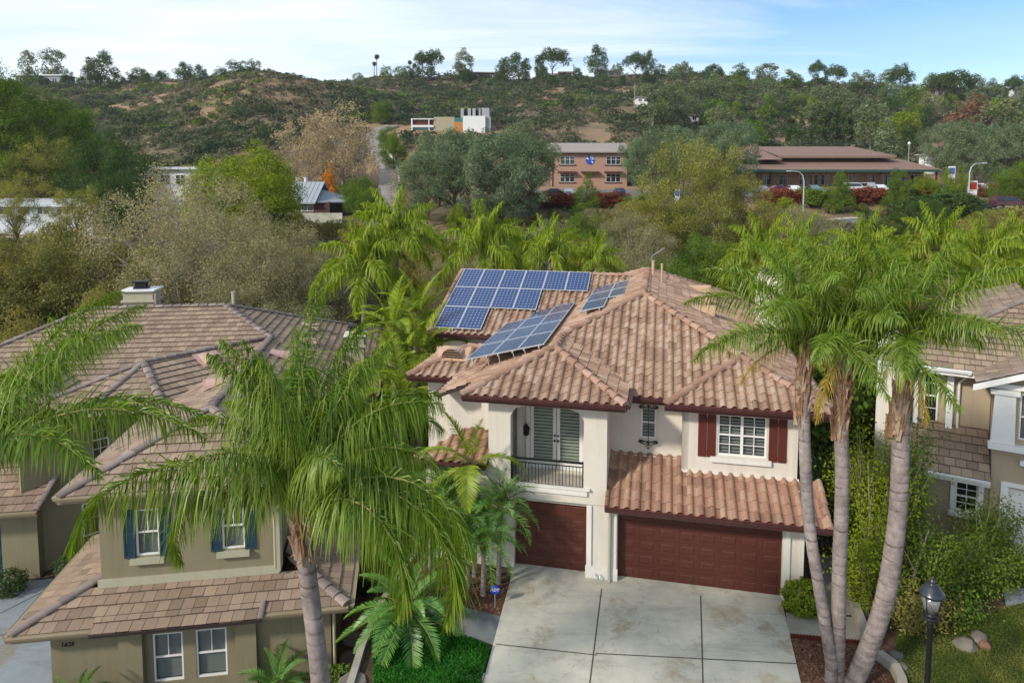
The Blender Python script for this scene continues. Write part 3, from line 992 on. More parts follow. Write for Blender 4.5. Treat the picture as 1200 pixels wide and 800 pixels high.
    m = MB(); pz = lambda u: 5.446 + s * (u + 3.4)
    m.add([(-3.4, .4, pz(-3.4)), (-1.025, 2.775, pz(-1.025)), (-1.025, 3.3, pz(-1.025)), (-3.4, .95, pz(-3.4))], [(0, 1, 2, 3)])
    m.build('roof_plane', MT['tile'], roof)
    # solar block gable on the left
    fS = lambda v: 5.5 + s * (v - 8)
    plane([(-13.65, 8, 5.5), (-9.6, 8, 5.5), (-4.5, 13.1, fS(13.1)), (-13.65, 13.1, fS(13.1))], (0, 8, 5.5))
    fB = lambda v: fS(13.1) - s * (v - 13.1)
    plane([(-13.65, 13.1, fB(13.1)), (-4.5, 13.1, fB(13.1)), (-9.6, 18.9, fB(18.9)), (-13.65, 18.9, fB(18.9))], (0, 18.9, fB(18.9)))
    # low left hip
    zE = zL(-10.8)
    fQ = lambda v: zE + s * (v - 2.8)
    plane([(-12.6, 2.8, zE), (-10.8, 2.8, zE), (-9.0, 4.6, fQ(4.6)), (-10.8, 4.6, fQ(4.6))], (0, 2.8, zE))
    plane([(-12.6, 2.8, zE), (-10.8, 4.6, fQ(4.6)), (-12.6, 6.4, zE)], (-12.6, 0, zE))
    plane([(-10.8, 4.6, fQ(4.6)), (-9.0, 4.6, fQ(4.6)), (-10.8, 6.4, zE), (-12.6, 6.4, zE)], (0, 6.4, zE))
    # rear of the main hip
    plane([(UA, VB, ZA), (1.35, 20.05, zR(1.35)), (-9.95, 20.05, zR(1.35))], (0, 20.05, zR(1.35)))
    # garage skirt roof and entry roof
    fG = lambda v: 2.53 + s * (v + .6)
    plane([(-5.14, -.6, fG(-.6)), (1.12, -.6, fG(-.6)), (1.12, 1.0, fG(1.0)), (-5.14, 1.0, fG(1.0))], (0, -.6, 2.53), 'tile_orange')
    plane([(-5.14, 1.0, fG(1.0)), (-2.9, 1.0, fG(1.0)), (-2.9, 1.5, fG(1.5)), (-5.14, 1.5, fG(1.5))], (0, -.6, 2.53), 'tile_orange')
    fE = lambda v: 3.35 + s * (v + .35)
    plane([(-11.3, -.35, fE(-.35)), (-8.82, -.35, fE(-.35)), (-8.82, 1.1, fE(1.1)), (-9.85, 1.1, fE(1.1))], (0, -.35, 3.35), 'tile_orange')
    # caps
    def cap(p, q, r=.125):
        c = MB(); caps(c, p, q, r); c.build('ridge_cap', MT['cap'], roof)
    cap((1.35, .9, zF(.9)) if False else (1.33, .42, zR(1.33)), (-1.025, 2.775, zR(-1.025)))
    cap((-1.025, 2.9, zR(-1.025)), (UA, VA, ZA))
    cap((UA, VA, ZA), (UA, VB, ZA))
    cap((-3.38, .42, 5.455), (-1.05, 2.75, fW(2.75)))
    cap((-7.03, 3.82, zL(-7.03)), (UA, VA, ZA))
    cap((-7.03, 1.85, fT(1.85)), (-7.03, 3.9, fT(1.85)))
    cap((-9.48, -.6, zT + .01), (-7.03, 1.85, fT(1.85)))
    cap((-4.58, -.6, zT + .01), (-7.03, 1.85, fT(1.85)))
    cap((-9.95, 20.05, zR(1.35)), (UA, VB, ZA)); cap((1.35, 20.05, zR(1.35)), (UA, VB, ZA))
    cap((-12.58, 2.82, zE + .01), (-10.8, 4.6, fQ(4.6))); cap((-10.8, 4.6, fQ(4.6)), (-9.1, 4.6, fQ(4.6)))
    cap((-10.78, 2.75, zE + .03), (-9.55, 3.95, zL(-9.55) + .04))
    cap((-13.62, 13.1, fS(13.1)), (-4.9, 13.1, fS(13.1)), .11)
    cap((-13.6, 8.0, 5.53), (-13.6, 13.1, fS(13.1) + .03), .10)
    cap((1.08, -.6, 2.56), (1.08, 1.0, fG(1.0) + .03), .09)
    # gutters
    def gut(p, q, out, **k):
        g = MB(); gutter(g, p, q, out, **k); g.build('gutter', MT['gutter'], roof)
    gut((-9.5, -.66, zT + .03), (-4.56, -.66, zT + .03), (0, -1, 0))
    gut((-4.52, -.6, zT + .03), (-4.52, 1.3, zT + .03), (1, 0, 0))
    gut((-4.5, .86, zF(.9) + .03), (-3.45, .86, zF(.9) + .03), (0, -1, 0))
    gut((-3.45, .36, 5.47), (1.38, .36, 5.47), (0, -1, 0))
    gut((1.39, .4, 5.46), (1.39, 20.0, 5.46), (1, 0, 0))
    gut((-12.6, 2.76, zE + .03), (-10.8, 2.76, zE + .03), (0, -1, 0))
    gut((-10.84, 2.8, zE + .03), (-10.84, 1.0, zE + .03), (-1, 0, 0))
    gut((-13.65, 7.96, 5.53), (-9.7, 7.96, 5.53), (0, -1, 0))
    gut((-5.12, -.64, 2.56), (1.14, -.64, 2.56), (0, -1, 0), fascia=.14)
    gut((-11.3, -.39, 3.38), (-8.82, -.39, 3.38), (0, -1, 0), fascia=.12)
    # tile-end mortar line at the eaves
    for a, b, v, z in ((-9.45, -4.6, -.615, zT), (-4.5, -3.4, .905, zF(.9)), (-3.38, 1.33, .405, 5.446), (-5.12, 1.1, -.595, 2.53), (-12.55, -10.85, 2.805, zE), (-13.6, -9.75, 8.005, 5.5)):
        e = MB(); e.box(a, b, v, v + .06, z - .02, z + .045); e.build('eave_course', MT['tile_end'], roof)
    # soffits
    so = MB()
    so.box(-9.4, -4.62, -.55, .9, zT - .17, zT - .13); so.box(-3.3, 1.25, .45, 1.0, 5.25, 5.29); so.box(-4.5, -3.3, .95, 1.5, 5.25, 5.29)
    so.box(-5.1, 1.08, -.55, .0, 2.36, 2.40); so.box(.47, 1.3, .9, 19.5, 5.24, 5.28)
    so.build('soffit', MT['stucco'], roof)
    # ---- windows and doors
    window(h, -1.84, -.42, 3.80, 5.08, 1.03, grid=(2, 2), lights=2, blind='blind', louvre=True, label='wide white window with closed shutters inside')
    window(h, -4.17, -3.69, 3.95, 4.98, 1.55, grid=(1, 1), blind='blind', louvre=True, label='narrow white window behind the iron scrollwork')
    window(h, -9.35, -8.75, .9, 2.2, .08, grid=(1, 2), mid=False)
    shutter(h, -2.42, -1.90, 3.72, 5.06, .996, MT['shutter']); shutter(h, -.36, .15, 3.72, 5.06, .996, MT['shutter'])
    # iron scrollwork round the narrow window
    ir = MB()
    def scroll(cx, cz, sx, sz, r=.09):
        pts = []
        for k in range(22):
            a = k / 21 * 3.6 * PI / 2 * 1.5; q = r * (1 - k / 24)
            pts.append((cx + sx * (q * math.cos(a) - r), 1.36, cz + sz * q * math.sin(a)))
        ir.tube(pts, .011, 5)
    for zc, sz in ((5.02, 1), (3.9, -1)):
        ir.box(-4.24, -3.62, 1.345, 1.375, zc - .012, zc + .012)
        for sx, cx in ((-1, -4.22), (1, -3.64)): scroll(cx, zc, sx, sz, .085); scroll(cx, zc, sx, -sz, .05)
        scroll(-3.99, zc + .06 * sz, -1, sz, .07); scroll(-3.87, zc + .06 * sz, 1, sz, .07)
        ir.tube([(-4.24, 1.36, zc), (-4.05, 1.36, zc + .09 * sz), (-3.93, 1.36, zc + .25 * sz), (-3.81, 1.36, zc + .09 * sz), (-3.62, 1.36, zc)], .012, 5)
        for u in (-4.2, -3.66): ir.box(u - .01, u + .01, 1.36, 1.5, zc - .01, zc + .01)
    ir.box(-3.942, -3.918, 1.35, 1.372, 3.65, 5.2)
    ir.build('window_grille', MT['iron'], h)
    # french doors
    for a, b, hs in ((-7.78, -6.90, 1), (-6.90, -6.02, -1)):
        d = MB(); f = .12
        d.box(a + .01, a + f, 1.47, 1.53, 2.67, 4.94); d.box(b - f, b - .01, 1.47, 1.53, 2.67, 4.94)
        d.box(a + f, b - f, 1.47, 1.53, 2.67, 2.92); d.box(a + f, b - f, 1.47, 1.53, 4.82, 4.94)
        door = d.build('french_door', MT['white'], h)
        pn = MB(); pn.quad((a + f, 1.49, 2.92), (b - f, 1.49, 2.92), (b - f, 1.49, 4.82), (a + f, 1.49, 4.82)); pn.build('pane', MT['glass'], door)
        bl = MB()
        bl.box(a + f - .01, b - f + .01, 1.585, 1.60, 2.9, 4.84, 1)
        for k in range(17):
            z = 2.97 + k * .11
            bl.add([(a + f, 1.525, z - .032), (b - f, 1.525, z - .032), (b - f, 1.575, z + .03), (a + f, 1.575, z + .03)], [(0, 1, 2, 3)])
        bl.build('blind', [MT['blind_green'], MT['dark']], door)
        k = MB(); x = b - .06 if hs == 1 else a + .06
        k.lathe([(.0, 0), (.035, .0), (.035, .05), (.0, .06)], 10, (x, 1.44, 3.62)); k.lathe([(.0, 0), (.03, .0), (.03, .04), (.0, .05)], 10, (x, 1.44, 3.80))
        k.build('handle', MT['iron'], door)
    fr = MB(); fr.box(-7.9, -7.785, 1.40, 1.449, 2.66, 5.05); fr.box(-6.015, -5.9, 1.40, 1.449, 2.66, 5.05); fr.box(-7.785, -6.015, 1.40, 1.449, 4.955, 5.05)
    fr.build('door_frame', MT['white'], h)
    # railing
    r = MB()
    r.box(-8.1, -5.82, -.02, .03, 3.54, 3.60); r.box(-8.1, -5.82, -.01, .02, 3.43, 3.455); r.box(-8.1, -5.82, -.01, .02, 2.78, 2.81)
    n = 21
    for k in range(n + 1):
        u = -8.08 + k * (2.24 / n); r.box(u - .009, u + .009, -.004, .014, 2.81, 3.43)
    r.box(-8.1, -8.05, -.03, .04, 2.7, 3.62); r.box(-5.87, -5.82, -.03, .04, 2.7, 3.62)
    r.build('balcony_railing', MT['iron'], h)
    # wall lantern on the balcony's side wall
    l = MB(); lx, lv = -7.86, 1.30
    l.box(lx - .09, lx - .07, lv - .06, lv + .1, 3.85, 4.15)
    l.lathe([(.03, 0), (.06, .03), (.09, .05), (.11, .26), (.13, .27), (.05, .36), (.02, .42)], 6, (lx, lv - .08, 3.82))
    l.build('wall_lantern', MT['iron'], h)
    # downspouts, hose bibs
    dsp = MB()
    dsp.tube([(-5.0, -.6, 2.45), (-5.0, -.3, 2.3), (-5.0, -.22, 2.1), (-5.0, -.22, .15), (-5.0, -.32, .05)], .045, 8)
    dsp.build('downspout', MT['trim_olive'], h)
    hb = MB()
    for u in (-5.42, -5.27): hb.tube([(u, -.17, .2), (u, -.26, .2), (u, -.29, .13)], .025, 8)
    hb.build('hose_bib', MT['alu'], h)
    # little lamp on the tower's right side
    # ---- roof vents
    upR, nR = (-1, 0, s), Vector((s, 0, 1)).normalized()
    for u, v in ((-1.55, 8.4), (-1.5, 11.4), (-1.45, 14.4)):
        half_vent(roof, Vector((u, v, zR(u))) + nR * .05, upR, (0, 1, 0), nR,   .72, .95, .46)
    nF = Vector((0, -s, 1)).normalized()
    half_vent(roof, Vector((-11.2, 3.75, fQ(3.75))) + nF * .05, (0, 1, s), (1, 0, 0), nF, .8, .8, .42)
    half_vent(roof, Vector((-11.9, 4.6, zE + s * .7)) + Vector((0, 0, .05)), (1, 0, s), (0, 1, 0), Vector((-s, 0, 1)).normalized(), .7, .8, .36)
    for u, v, hh, rr in ((-4.0, 12.4, .75, .06), (-3.6, 11.4, .9, .05), (-3.3, 13.2, .3, .05), (-.6, 7.2, .32, .04), (.1, 9.1, .3, .045), (.35, 10.0, .3, .09), (-.3, 16.5, .3, .05)):
        pipe_vent(roof, (u, v, zR(u)), hh, rr)
    # chimney of the main house at the right rear
    ch = MB()
    ch.cbox(.48, 1.45, 10.2, 11.5, -.2, 7.75, .03); ch.cbox(.38, 1.55, 10.1, 11.6, 7.75, 7.95, .03); ch.box(.55, 1.4, 10.3, 11.4, 7.95, 8.2, 0); ch.box(.7, 1.2, 10.5, 11.2, 8.2, 8.4, 1)
    ch.build('chimney', [MT['stucco'], MT['dark']], h)
    # antenna
    an = MB(); an.tube([(-4.1, 14.2, 7.8), (-4.1, 14.2, 8.5), (-3.5, 14.4, 8.9)], .012, 6)
    an.build('antenna', MT['alu'], h)
    return h


main_house()


# ------------------------------------------------------------------ solar arrays (stand on the main house roof)
def solar_array(label, corner, uvec, vvec, cells, w, l, mat, legs=.0):
    """corner and vectors in the main house frame; cells = list of (col,row)"""
    Mh = frame_mat(MO, MTH)
    C = Vector(corner); U = Vector(uvec).normalized(); Vv = Vector(vvec).normalized(); N = U.cross(Vv).normalized()
    L = Matrix(((U.x, Vv.x, N.x, C.x), (U.y, Vv.y, N.y, C.y), (U.z, Vv.z, N.z, C.z), (0, 0, 0, 1)))
    root = bpy.data.objects.new('solar_array', None); root.empty_display_size = .2; COL.objects.link(root)
    root.matrix_world = Mh @ L
    setp(root, label, 'solar array', 'solar arrays on the tiled roof')
    me = None
    for c, r in cells:
        if me is None:
            m = MB(); f = .028
            m.box(0, w - .012, 0, f, 0, .045, 1); m.box(0, w - .012, l - .012 - f, l - .012, 0, .045, 1)
            m.box(0, f, f, l - .012 - f, 0, .045, 1); m.box(w - .012 - f, w - .012, f, l - .012 - f, 0, .045, 1)
            m.quad((f, f, .036), (w - .012 - f, f, .036), (w - .012 - f, l - .012 - f, .036), (f, l - .012 - f, .036), 0, uv=True)
            m.quad((f, f, .005), (w - .012 - f, f, .005), (w - .012 - f, l - .012 - f, .005), (f, l - .012 - f, .005), 1)
            me = m.mesh('solar_panel', [MT[mat], MT['alu']])
        child('solar_panel', me, root, (c * w, r * l, 0))
    cols = sorted({c for c, r in cells})
    rl = MB()
    for c in cols:
        rs = [r for cc, r in cells if cc == c]
        for fr in (.22, .78):
            x = (c + fr) * w
            rl.box(x - .02, x + .02, min(rs) * l - .06, (max(rs) + 1) * l + .04, -.06, -.004)
            y = min(rs) * l + .03
            while y < (max(rs) + 1) * l:
                rl.tube([(x, y, -.05), (x, y, -.05 - max(.08, legs * 1.0))], .018, 6); y += l * .9
    rl.build('mounting_rail', MT['alu'], root)
    return root


s_ = 5 / 12
solar_array('large blue solar array along the top of the left roof slope', (-13.42, 8.16, 5.5 + s_ * .16 + .16), (1, 0, 0), (0, 1, s_),
            [(c, 0) for c in range(2)] + [(c, 1) for c in range(4)] + [(c, 2) for c in range(6)], 1.075, 1.74, 'cell')
solar_array('tilted grey-blue solar array beside the balcony roof hip', (-10.12, 2.0, 6.03), (1, 0, .25), (0, 1, 0),
            [(0, r) for r in range(3)] + [(c, r) for c in (1, 2) for r in range(4)], .935, 2.08, 'cell2', .28)
solar_array('small grey-blue solar array of five panels nearest the main ridge', (-6.66, 5.9, 7.13), (1, 0, .25), (0, 1, 0),
            [(0, r) for r in range(3)] + [(1, r) for r in (1, 2)], .955, 2.08, 'cell2', .22)
# ------------------------------------------------------------------ left house
LO = (-9.139, 17.4, 0.0); LTH = R(-9)


def left_house():
    h = thing('house', 'olive stucco house with flat brown tile roofs and small white windows', 'house', LO, -LTH)
    s = 5 / 12
    G = -2.35
    W = .32
    roof = None
    def plane(pts, ref=None):
        nonlocal roof
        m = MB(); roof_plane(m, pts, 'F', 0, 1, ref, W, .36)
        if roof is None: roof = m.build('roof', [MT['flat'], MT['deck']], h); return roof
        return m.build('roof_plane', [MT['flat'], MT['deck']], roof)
    # --- lower skirt roof
    sl = .31
    zf = lambda v: .40 + sl * v
    plane([(-3.95, 0, zf(0)), (4.65, 0, zf(0)), (3.35, 1.3, zf(1.3)), (-2.65, 1.3, zf(1.3))], (0, 0, .40))
    zl = lambda u: .40 + sl * (u + 3.95)
    plane([(-3.95, 0, zl(-3.95)), (-2.2, 1.75, zl(-2.2)), (-2.2, 5.2, zl(-2.2)), (-3.95, 5.2, zl(-3.95))], (-3.95, 0, .40))
    zr = lambda u: .40 - sl * (u - 4.65)
    plane([(4.65, 0, zr(4.65)), (4.65, 4.0, zr(4.65)), (2.65, 4.0, zr(2.65)), (2.65, 2.0, zr(2.65))], (4.65, 0, .40))
    # porch strip stepped forward over the windows
    zp = lambda v: .44 + sl * v
    plane([(-1.95, -.22, zp(-.22)), (2.35, -.22, zp(-.22)), (2.35, .30, zp(.30)), (-1.95, .30, zp(.30))], (0, -.22, zp(-.22)))
    # --- upper wing
    ze = 3.7; v0 = .75; uc = .15; hw = 3.1
    za = ze + s * hw
    fu = lambda v: ze + s * (v - v0)
    plane([(uc - hw, v0, ze), (uc + hw, v0, ze), (uc, v0 + hw, za)], (0, v0, ze))
    plane([(uc - hw, v0, ze), (uc, v0 + hw, za), (uc, 14.0, za), (uc - hw, 10.9, ze)], (uc - hw, 0, ze))
    plane([(uc + hw, v0, ze), (uc, v0 + hw, za), (uc, 14.0, za), (uc + hw, 14.0, ze)], (uc + hw, 0, ze))
    # --- main block behind
    zr2 = 6.1; vR = 16.54; uB = -2.49; vm = vR - (zr2 - ze) / s
    fm = lambda v: ze + s * (v - vm)
    uA = -8.6
    hl = vR - vm
    plane([(uA - hl, vm, ze), (uB + hl, vm, ze), (uB, vR, zr2), (uA, vR, zr2)], (0, vm, ze))
    rp = lambda u: zr2 - s * (u - uB)
    plane([(uB, vR, zr2), (uB + hl, vm, ze), (5.0, vm + .2, rp(5.0)), (5.0, vR + 7.5, rp(5.0))], (5.0, 0, rp(5.0)))
    plane([(uA, vR, zr2), (uA - hl, vm, ze), (uA - hl, vR + hl, ze)], (uA - hl, 0, ze))
    plane([(uB, vR, zr2), (5.0, vR + 7.5, rp(5.0)), (uA - 7.5, vR + 7.5, rp(5.0)), (uA, vR, zr2)], (0, vR + 7.5, rp(5.0)))
    # --- angled entry wing (45 degrees) with a faceted end
    A0 = Vector((-4.0, 10.06, 5.0)); A1 = Vector((uc, 14.1, za))
    n45 = Vector((1, -1, 0)).normalized()
    def z45(u, v): return 5.0 - s * ((u + 4.0) * n45.x + (v - 10.06) * n45.y)
    def q45(u, v): return (u, v, z45(u, v))
    plane([tuple(A0), q45(-2.45, 7.55), q45(2.0, 12.0), (uc, 14.1, z45(uc, 14.1))], q45(-2.45, 7.55))
    P1, P2, P3 = (-7.9, 8.1, 3.7), (-5.3, 7.3, 3.7), q45(-2.45, 7.55)
    plane([tuple(A0), P1, P2]); plane([tuple(A0), P2, P3])
    bk = lambda u, v: 5.0 + s * ((u + 4.0) * n45.x + (v - 10.06) * n45.y)
    plane([tuple(A0), (uc, 14.1, 5.0), (-2.2, 16.4, bk(-2.2, 16.4)), (-6.6, 12.6, bk(-6.6, 12.6))])
    # --- far left front hip
    u2 = -6.35; vb = 8.75
    plane([(-13.5, vb, ze), (u2, vb, ze), (u2 - 2.6, vb + 2.6, ze + s * 2.6), (-13.5, vb + 2.6, ze + s * 2.6)], (0, vb, ze))
    plane([(u2, vb, ze), (u2, vb + 3.2, ze), (u2 - 2.6, vb + 5.8, ze + s * 2.6), (u2 - 2.6, vb + 2.6, ze + s * 2.6)], (u2, 0, ze))
    # --- garage wing roof at the far left
    gv = 6.9; gzv = .62
    plane([(-14, gv, gzv), (-6.55, gv, gzv), (-6.55, gv + 2.2, gzv + s * 2.2), (-14, gv + 2.2, gzv + s * 2.2)], (0, gv, gzv))
    # dark entry roof
    plane([(-6.5, 9.3, .9), (-3.0, 9.3, .9), (-3.0, 11, 1.6), (-6.5, 11, 1.6)])
    # --- caps
    def cap(p, q, r=.125):
        c = MB(); caps(c, p, q, r, .40, flat=True); c.build('ridge_cap', MT['flat_cap'], roof)
    cap((-3.9, .05, .42), (-2.25, 1.7, zl(-2.25))); cap((4.6, .05, .42), (2.9, 1.75, zr(2.9)))
    cap((uc - hw + .03, v0 + .03, ze), (uc, v0 + hw, za)); cap((uc + hw - .03, v0 + .03, ze), (uc, v0 + hw, za))
    cap((uc, v0 + hw, za), (uc, 13.9, za))
    cap(A0, (uc, 14.1, za)); cap(P1, A0); cap(P2, A0); cap(P3, A0)
    cap((uc, 13.9, za), (uB, vR, zr2)); cap((uB, vR, zr2), (uA, vR, zr2)); cap((uA - hl, vm, ze), (uA, vR, zr2))
    cap((5.0, vR + 7.5, rp(5.0)), (uB, vR, zr2))
    cap((u2 - .03, vb + .03, ze), (u2 - 2.6, vb + 2.6, ze + s * 2.6))
    cap((2.33, -.2, zp(-.2)), (2.33, .3, zp(.3)), .07); cap((-6.58, gv, gzv + .02), (-6.58, gv + 2.2, gzv + s * 2.2 + .02), .10)
    # --- gutters
    def gut(p, q, out, **k):
        g = MB(); gutter(g, p, q, out, **k); g.build('gutter', MT['gutter_tan'], roof)
    gut((-3.95, -.03, .43), (-1.97, -.03, .43), (0, -1, 0)); gut((2.37, -.03, .43), (4.65, -.03, .43), (0, -1, 0))
    gut((-3.98, 0, .43), (-3.98, 5.2, .43), (-1, 0, 0), w=.09); gut((4.68, 0, .43), (4.68, 4.0, .43), (1, 0, 0))
    gut((uc - hw, v0 - .03, ze + .03), (uc + hw, v0 - .03, ze + .03), (0, -1, 0)); gut((uc - hw - .03, v0, ze + .03), (uc - hw - .03, 9, ze + .03), (-1, 0, 0))
    gut((uc + hw + .03, v0, ze + .03), (uc + hw + .03, 14, ze + .03), (1, 0, 0))
    gut((-13.5, vb - .03, ze + .03), (u2, vb - .03, ze + .03), (0, -1, 0))
    gut((-14, gv - .03, gzv + .02), (-6.55, gv - .03, gzv + .02), (0, -1, 0))
    gut((5.03, vm + .2, rp(5.0) + .02), (5.03, vR + 7, rp(5.0) + .02), (1, 0, 0))
    # --- walls
    w = MB()
    wall_open(w, -3.2, 4.1, G, .48, .5, [(-.65, .13, -1.6, -.2), (.46, 1.28, -1.6, -.2)], .25)
    w.box(-3.2, -3.0, .75, 5, G, .5); w.box(3.9, 4.1, .75, 9, G, .48)
    w.box(-1.45, -.85, .30, .498, G, .30); w.box(1.55, 2.1, .32, .498, G, .30)           # pilasters
    wall_open(w, uc - 2.35, uc + 2.4, .5, 3.64, 1.3, [(-1.26, -.64, 1.63, 2.98), (1.04, 1.66, 1.63, 2.98)], .22)
    w.box(uc - 2.35, uc - 2.15, 1.52, 10, .2, 3.64); w.box(uc + 2.2, uc + 2.4, 1.52, 14, .2, 3.64)
    w.box(-13, -6.95, 9.5, 9.7, .6, 3.6)
    w.box(-7.1, -6.95, 9.5, 12, G, 3.6)
    wall_open(w, -14, -6.95, G, .75, 7.6, [(-13.2, -8.15, G, -.05)], .3)
    w.box(-7.1, -6.95, 7.9, 9.6, G, .9)
    M45 = Matrix.Translation((-4.9, 9.6, 0)) @ Matrix.Rotation(R(38), 4, 'Z')
    w.M = M45
    wall_open(w, -3.2, 4.6, G, 3.9, 0, [(-.9, -.3, 1.5, 3.0), (.6, 1.2, 1.5, 3.0)], .25)
    w.M = None
    w.box(-6, 4.7, 14.5, 14.7, G, 3.4); w.box(4.5, 4.7, 10.8, 23, G, 3.05); w.box(-12, 4.7, 23, 23.2, G, 3.3)
    w.box(-13.2, -6.95, 12, 12.2, G, 3.6)
    w.build('wall', MT['stucco_olive'], h)
    t = MB()
    t.box(uc - 2.42, uc + 2.45, 1.22, 1.297, .82, 1.04)
    for a, b in ((-1.40, -.50), (.90, 1.80)): t.box(a, b, 1.16, 1.297, 1.44, 1.59)
    t.box(-3.2, 4.0, .30, .497, .10, .2) if False else None
    for u in (-1.6, .5, 2.2): t.box(u - .06, u + .06, -.12, .29, .24, .36)
    t.tube([(2.5, 1.22, 3.6), (2.5, 1.22, 1.0)], .04, 8); t.box(2.56, 2.66, 1.1, 1.5, .95, 3.6)
    t.tube([(4.2, .45, .3), (4.2, .45, G)], .045, 8)
    t.build('trim', MT['trim_olive'], h)
    so = MB(); so.box(uc - hw + .05, uc + hw - .05, v0 + .02, 1.3, ze - .16, ze - .12); so.box(-3.8, 4.5, .03, .5, .26, .29)
    so.build('soffit', MT['trim_olive'], roof)
    # --- windows
    window(h, -.65, .13, -1.6, -.2, .53, grid=(2, 1), upper_only=True, blind='blind')
    window(h, .46, 1.28, -1.6, -.2, .53, grid=(2, 1), upper_only=True, blind='blind')
    window(h, -1.26, -.64, 1.63, 2.98, 1.33, grid=(2, 1), upper_only=True, blind='blind')
    window(h, 1.04, 1.66, 1.63, 2.98, 1.33, grid=(2, 1), upper_only=True, blind='blind')
    for a, b in ((-1.57, -1.27), (-.63, -.33), (.73, 1.03), (1.67, 1.97)): shutter(h, a, b, 1.6, 3.0, 1.296, MT['shutter_blue'], 'louvre')
    window(h, -.9, -.3, 1.5, 3.0, .04, M=M45, grid=(2, 2)); window(h, .6, 1.2, 1.5, 3.0, .04, M=M45, grid=(2, 2))
    # entry: dark porch with steps, window
    e = MB(); e.box(-6.4, -4.0, 8.9, 9.1, -.2, .75); e.build('porch_beam', MT['trim_olive'], h)
    fr = MB(M45); fr.box(-1.4, .4, -.06, -.01, -1.4, -.1); window(h, -1.35, -.2, -1.35, -.05, -.08, M=M45, grid=(2, 2), mid=False)
    st = MB()
    for k in range(3): st.box(-6.7, -5.0, 7.9 + k * .35, 8.3 + k * .35, G - .2, G + .16 * (k + 1))
    st.build('porch_step', MT['concrete_warm'], h)
    garage_door(h, -13.2, -8.15, G, -.05, 7.75, 8, 4, MT['shutter_blue'])
    # --- chimneys
    def chim(u0, u1, v0_, v1, z0, z1):
        m = MB()
        m.cbox(u0, u1, v0_, v1, z0, z1, .02); m.cbox(u0 - .09, u1 + .09, v0_ - .09, v1 + .09, z1 - .55, z1 - .42, .02)
        ch = m.build('chimney', MT['trim_olive'], h)
        m = MB(); m.cbox(u0 - .12, u1 + .12, v0_ - .12, v1 + .12, z1, z1 + .09, .02); m.build('chimney_cap', MT['white_glaze'], ch)
        um, vmid = (u0 + u1) / 2, (v0_ + v1) / 2
        m = MB(); m.box(um - .32, um + .32, vmid - .25, vmid + .25, z1 + .092, z1 + .2); m.cbox(um - .26, um + .26, vmid - .2, vmid + .2, z1 + .2, z1 + .42, .02); m.box(um - .36, um + .36, vmid - .28, vmid + .28, z1 + .42, z1 + .48)
        m.build('flue', MT['iron'], ch)
    chim(-7.55, -6.15, 17.6, 18.7, 5, 6.72)
    chim(3.45, 4.3, 15.1, 16.0, -1, 4.62)
    # --- roof vents
    for u, v in ((1.35, 11.7), (2.0, 15.2), (1.7, 18.3)):
        z = rp(u) if v > 14 else za - s * (u - uc)
        half_vent(roof, (u, v, z + .03), (-1, 0, s), (0, 1, 0), Vector((s, 0, 1)).normalized(), .65, .9, .3, 'vent_pink')
    half_vent(roof, (-1.6, 11.0, z45(-1.6, 11.0) + .03), (-1, 1, s * 1.41), (1, 1, 0), Vector((s * .7, -s * .7, 1)).normalized(), .75, .85, .4, 'vent_pink')
    half_vent(roof, (-.9, 7.5, za - s * (uc + .9) + .03), (1, 0, s), (0, 1, 0), Vector((-s, 0, 1)).normalized(), .65, .9, .34, 'vent_pink')
    for u, v in ((-7.2, 13.2), (-7.6, 12.2), (-8.2, 11.6)): pipe_vent(roof, (u, v, fm(v)), .36, .035, 'vent_pink')
    pipe_vent(roof, (uB + .3, vR + .5, 5.9), .75, .09, 'flue_pipe' if False else 'trim_olive')
    pipe_vent(roof, (-5.9, 17.2, 5.8), .8, .045, 'vent_pink'); pipe_vent(roof, (1.0, 20.0, rp(1.0)), .25, .05)
    # --- house number 1625 on the front wall
    cu = bpy.data.curves.new('house_number', 'FONT'); cu.body = '1625'; cu.size = .17; cu.extrude = .01; cu.shear = .15
    cu.materials.append(MT['iron'])
    to = bpy.data.objects.new('tmp_number', cu); COL.objects.link(to)
    bpy.context.view_layer.update()
    me = bpy.data.meshes.new_from_object(to.evaluated_get(bpy.context.evaluated_depsgraph_get()))
    bpy.data.objects.remove(to)
    child('house_number', me, h, (-2.95, .487, -.30), (R(90), 0, 0))
    return h


left_house()

# ------------------------------------------------------------------ right house
RO = (16.364, 21.3, 0.0); RTH = R(31)


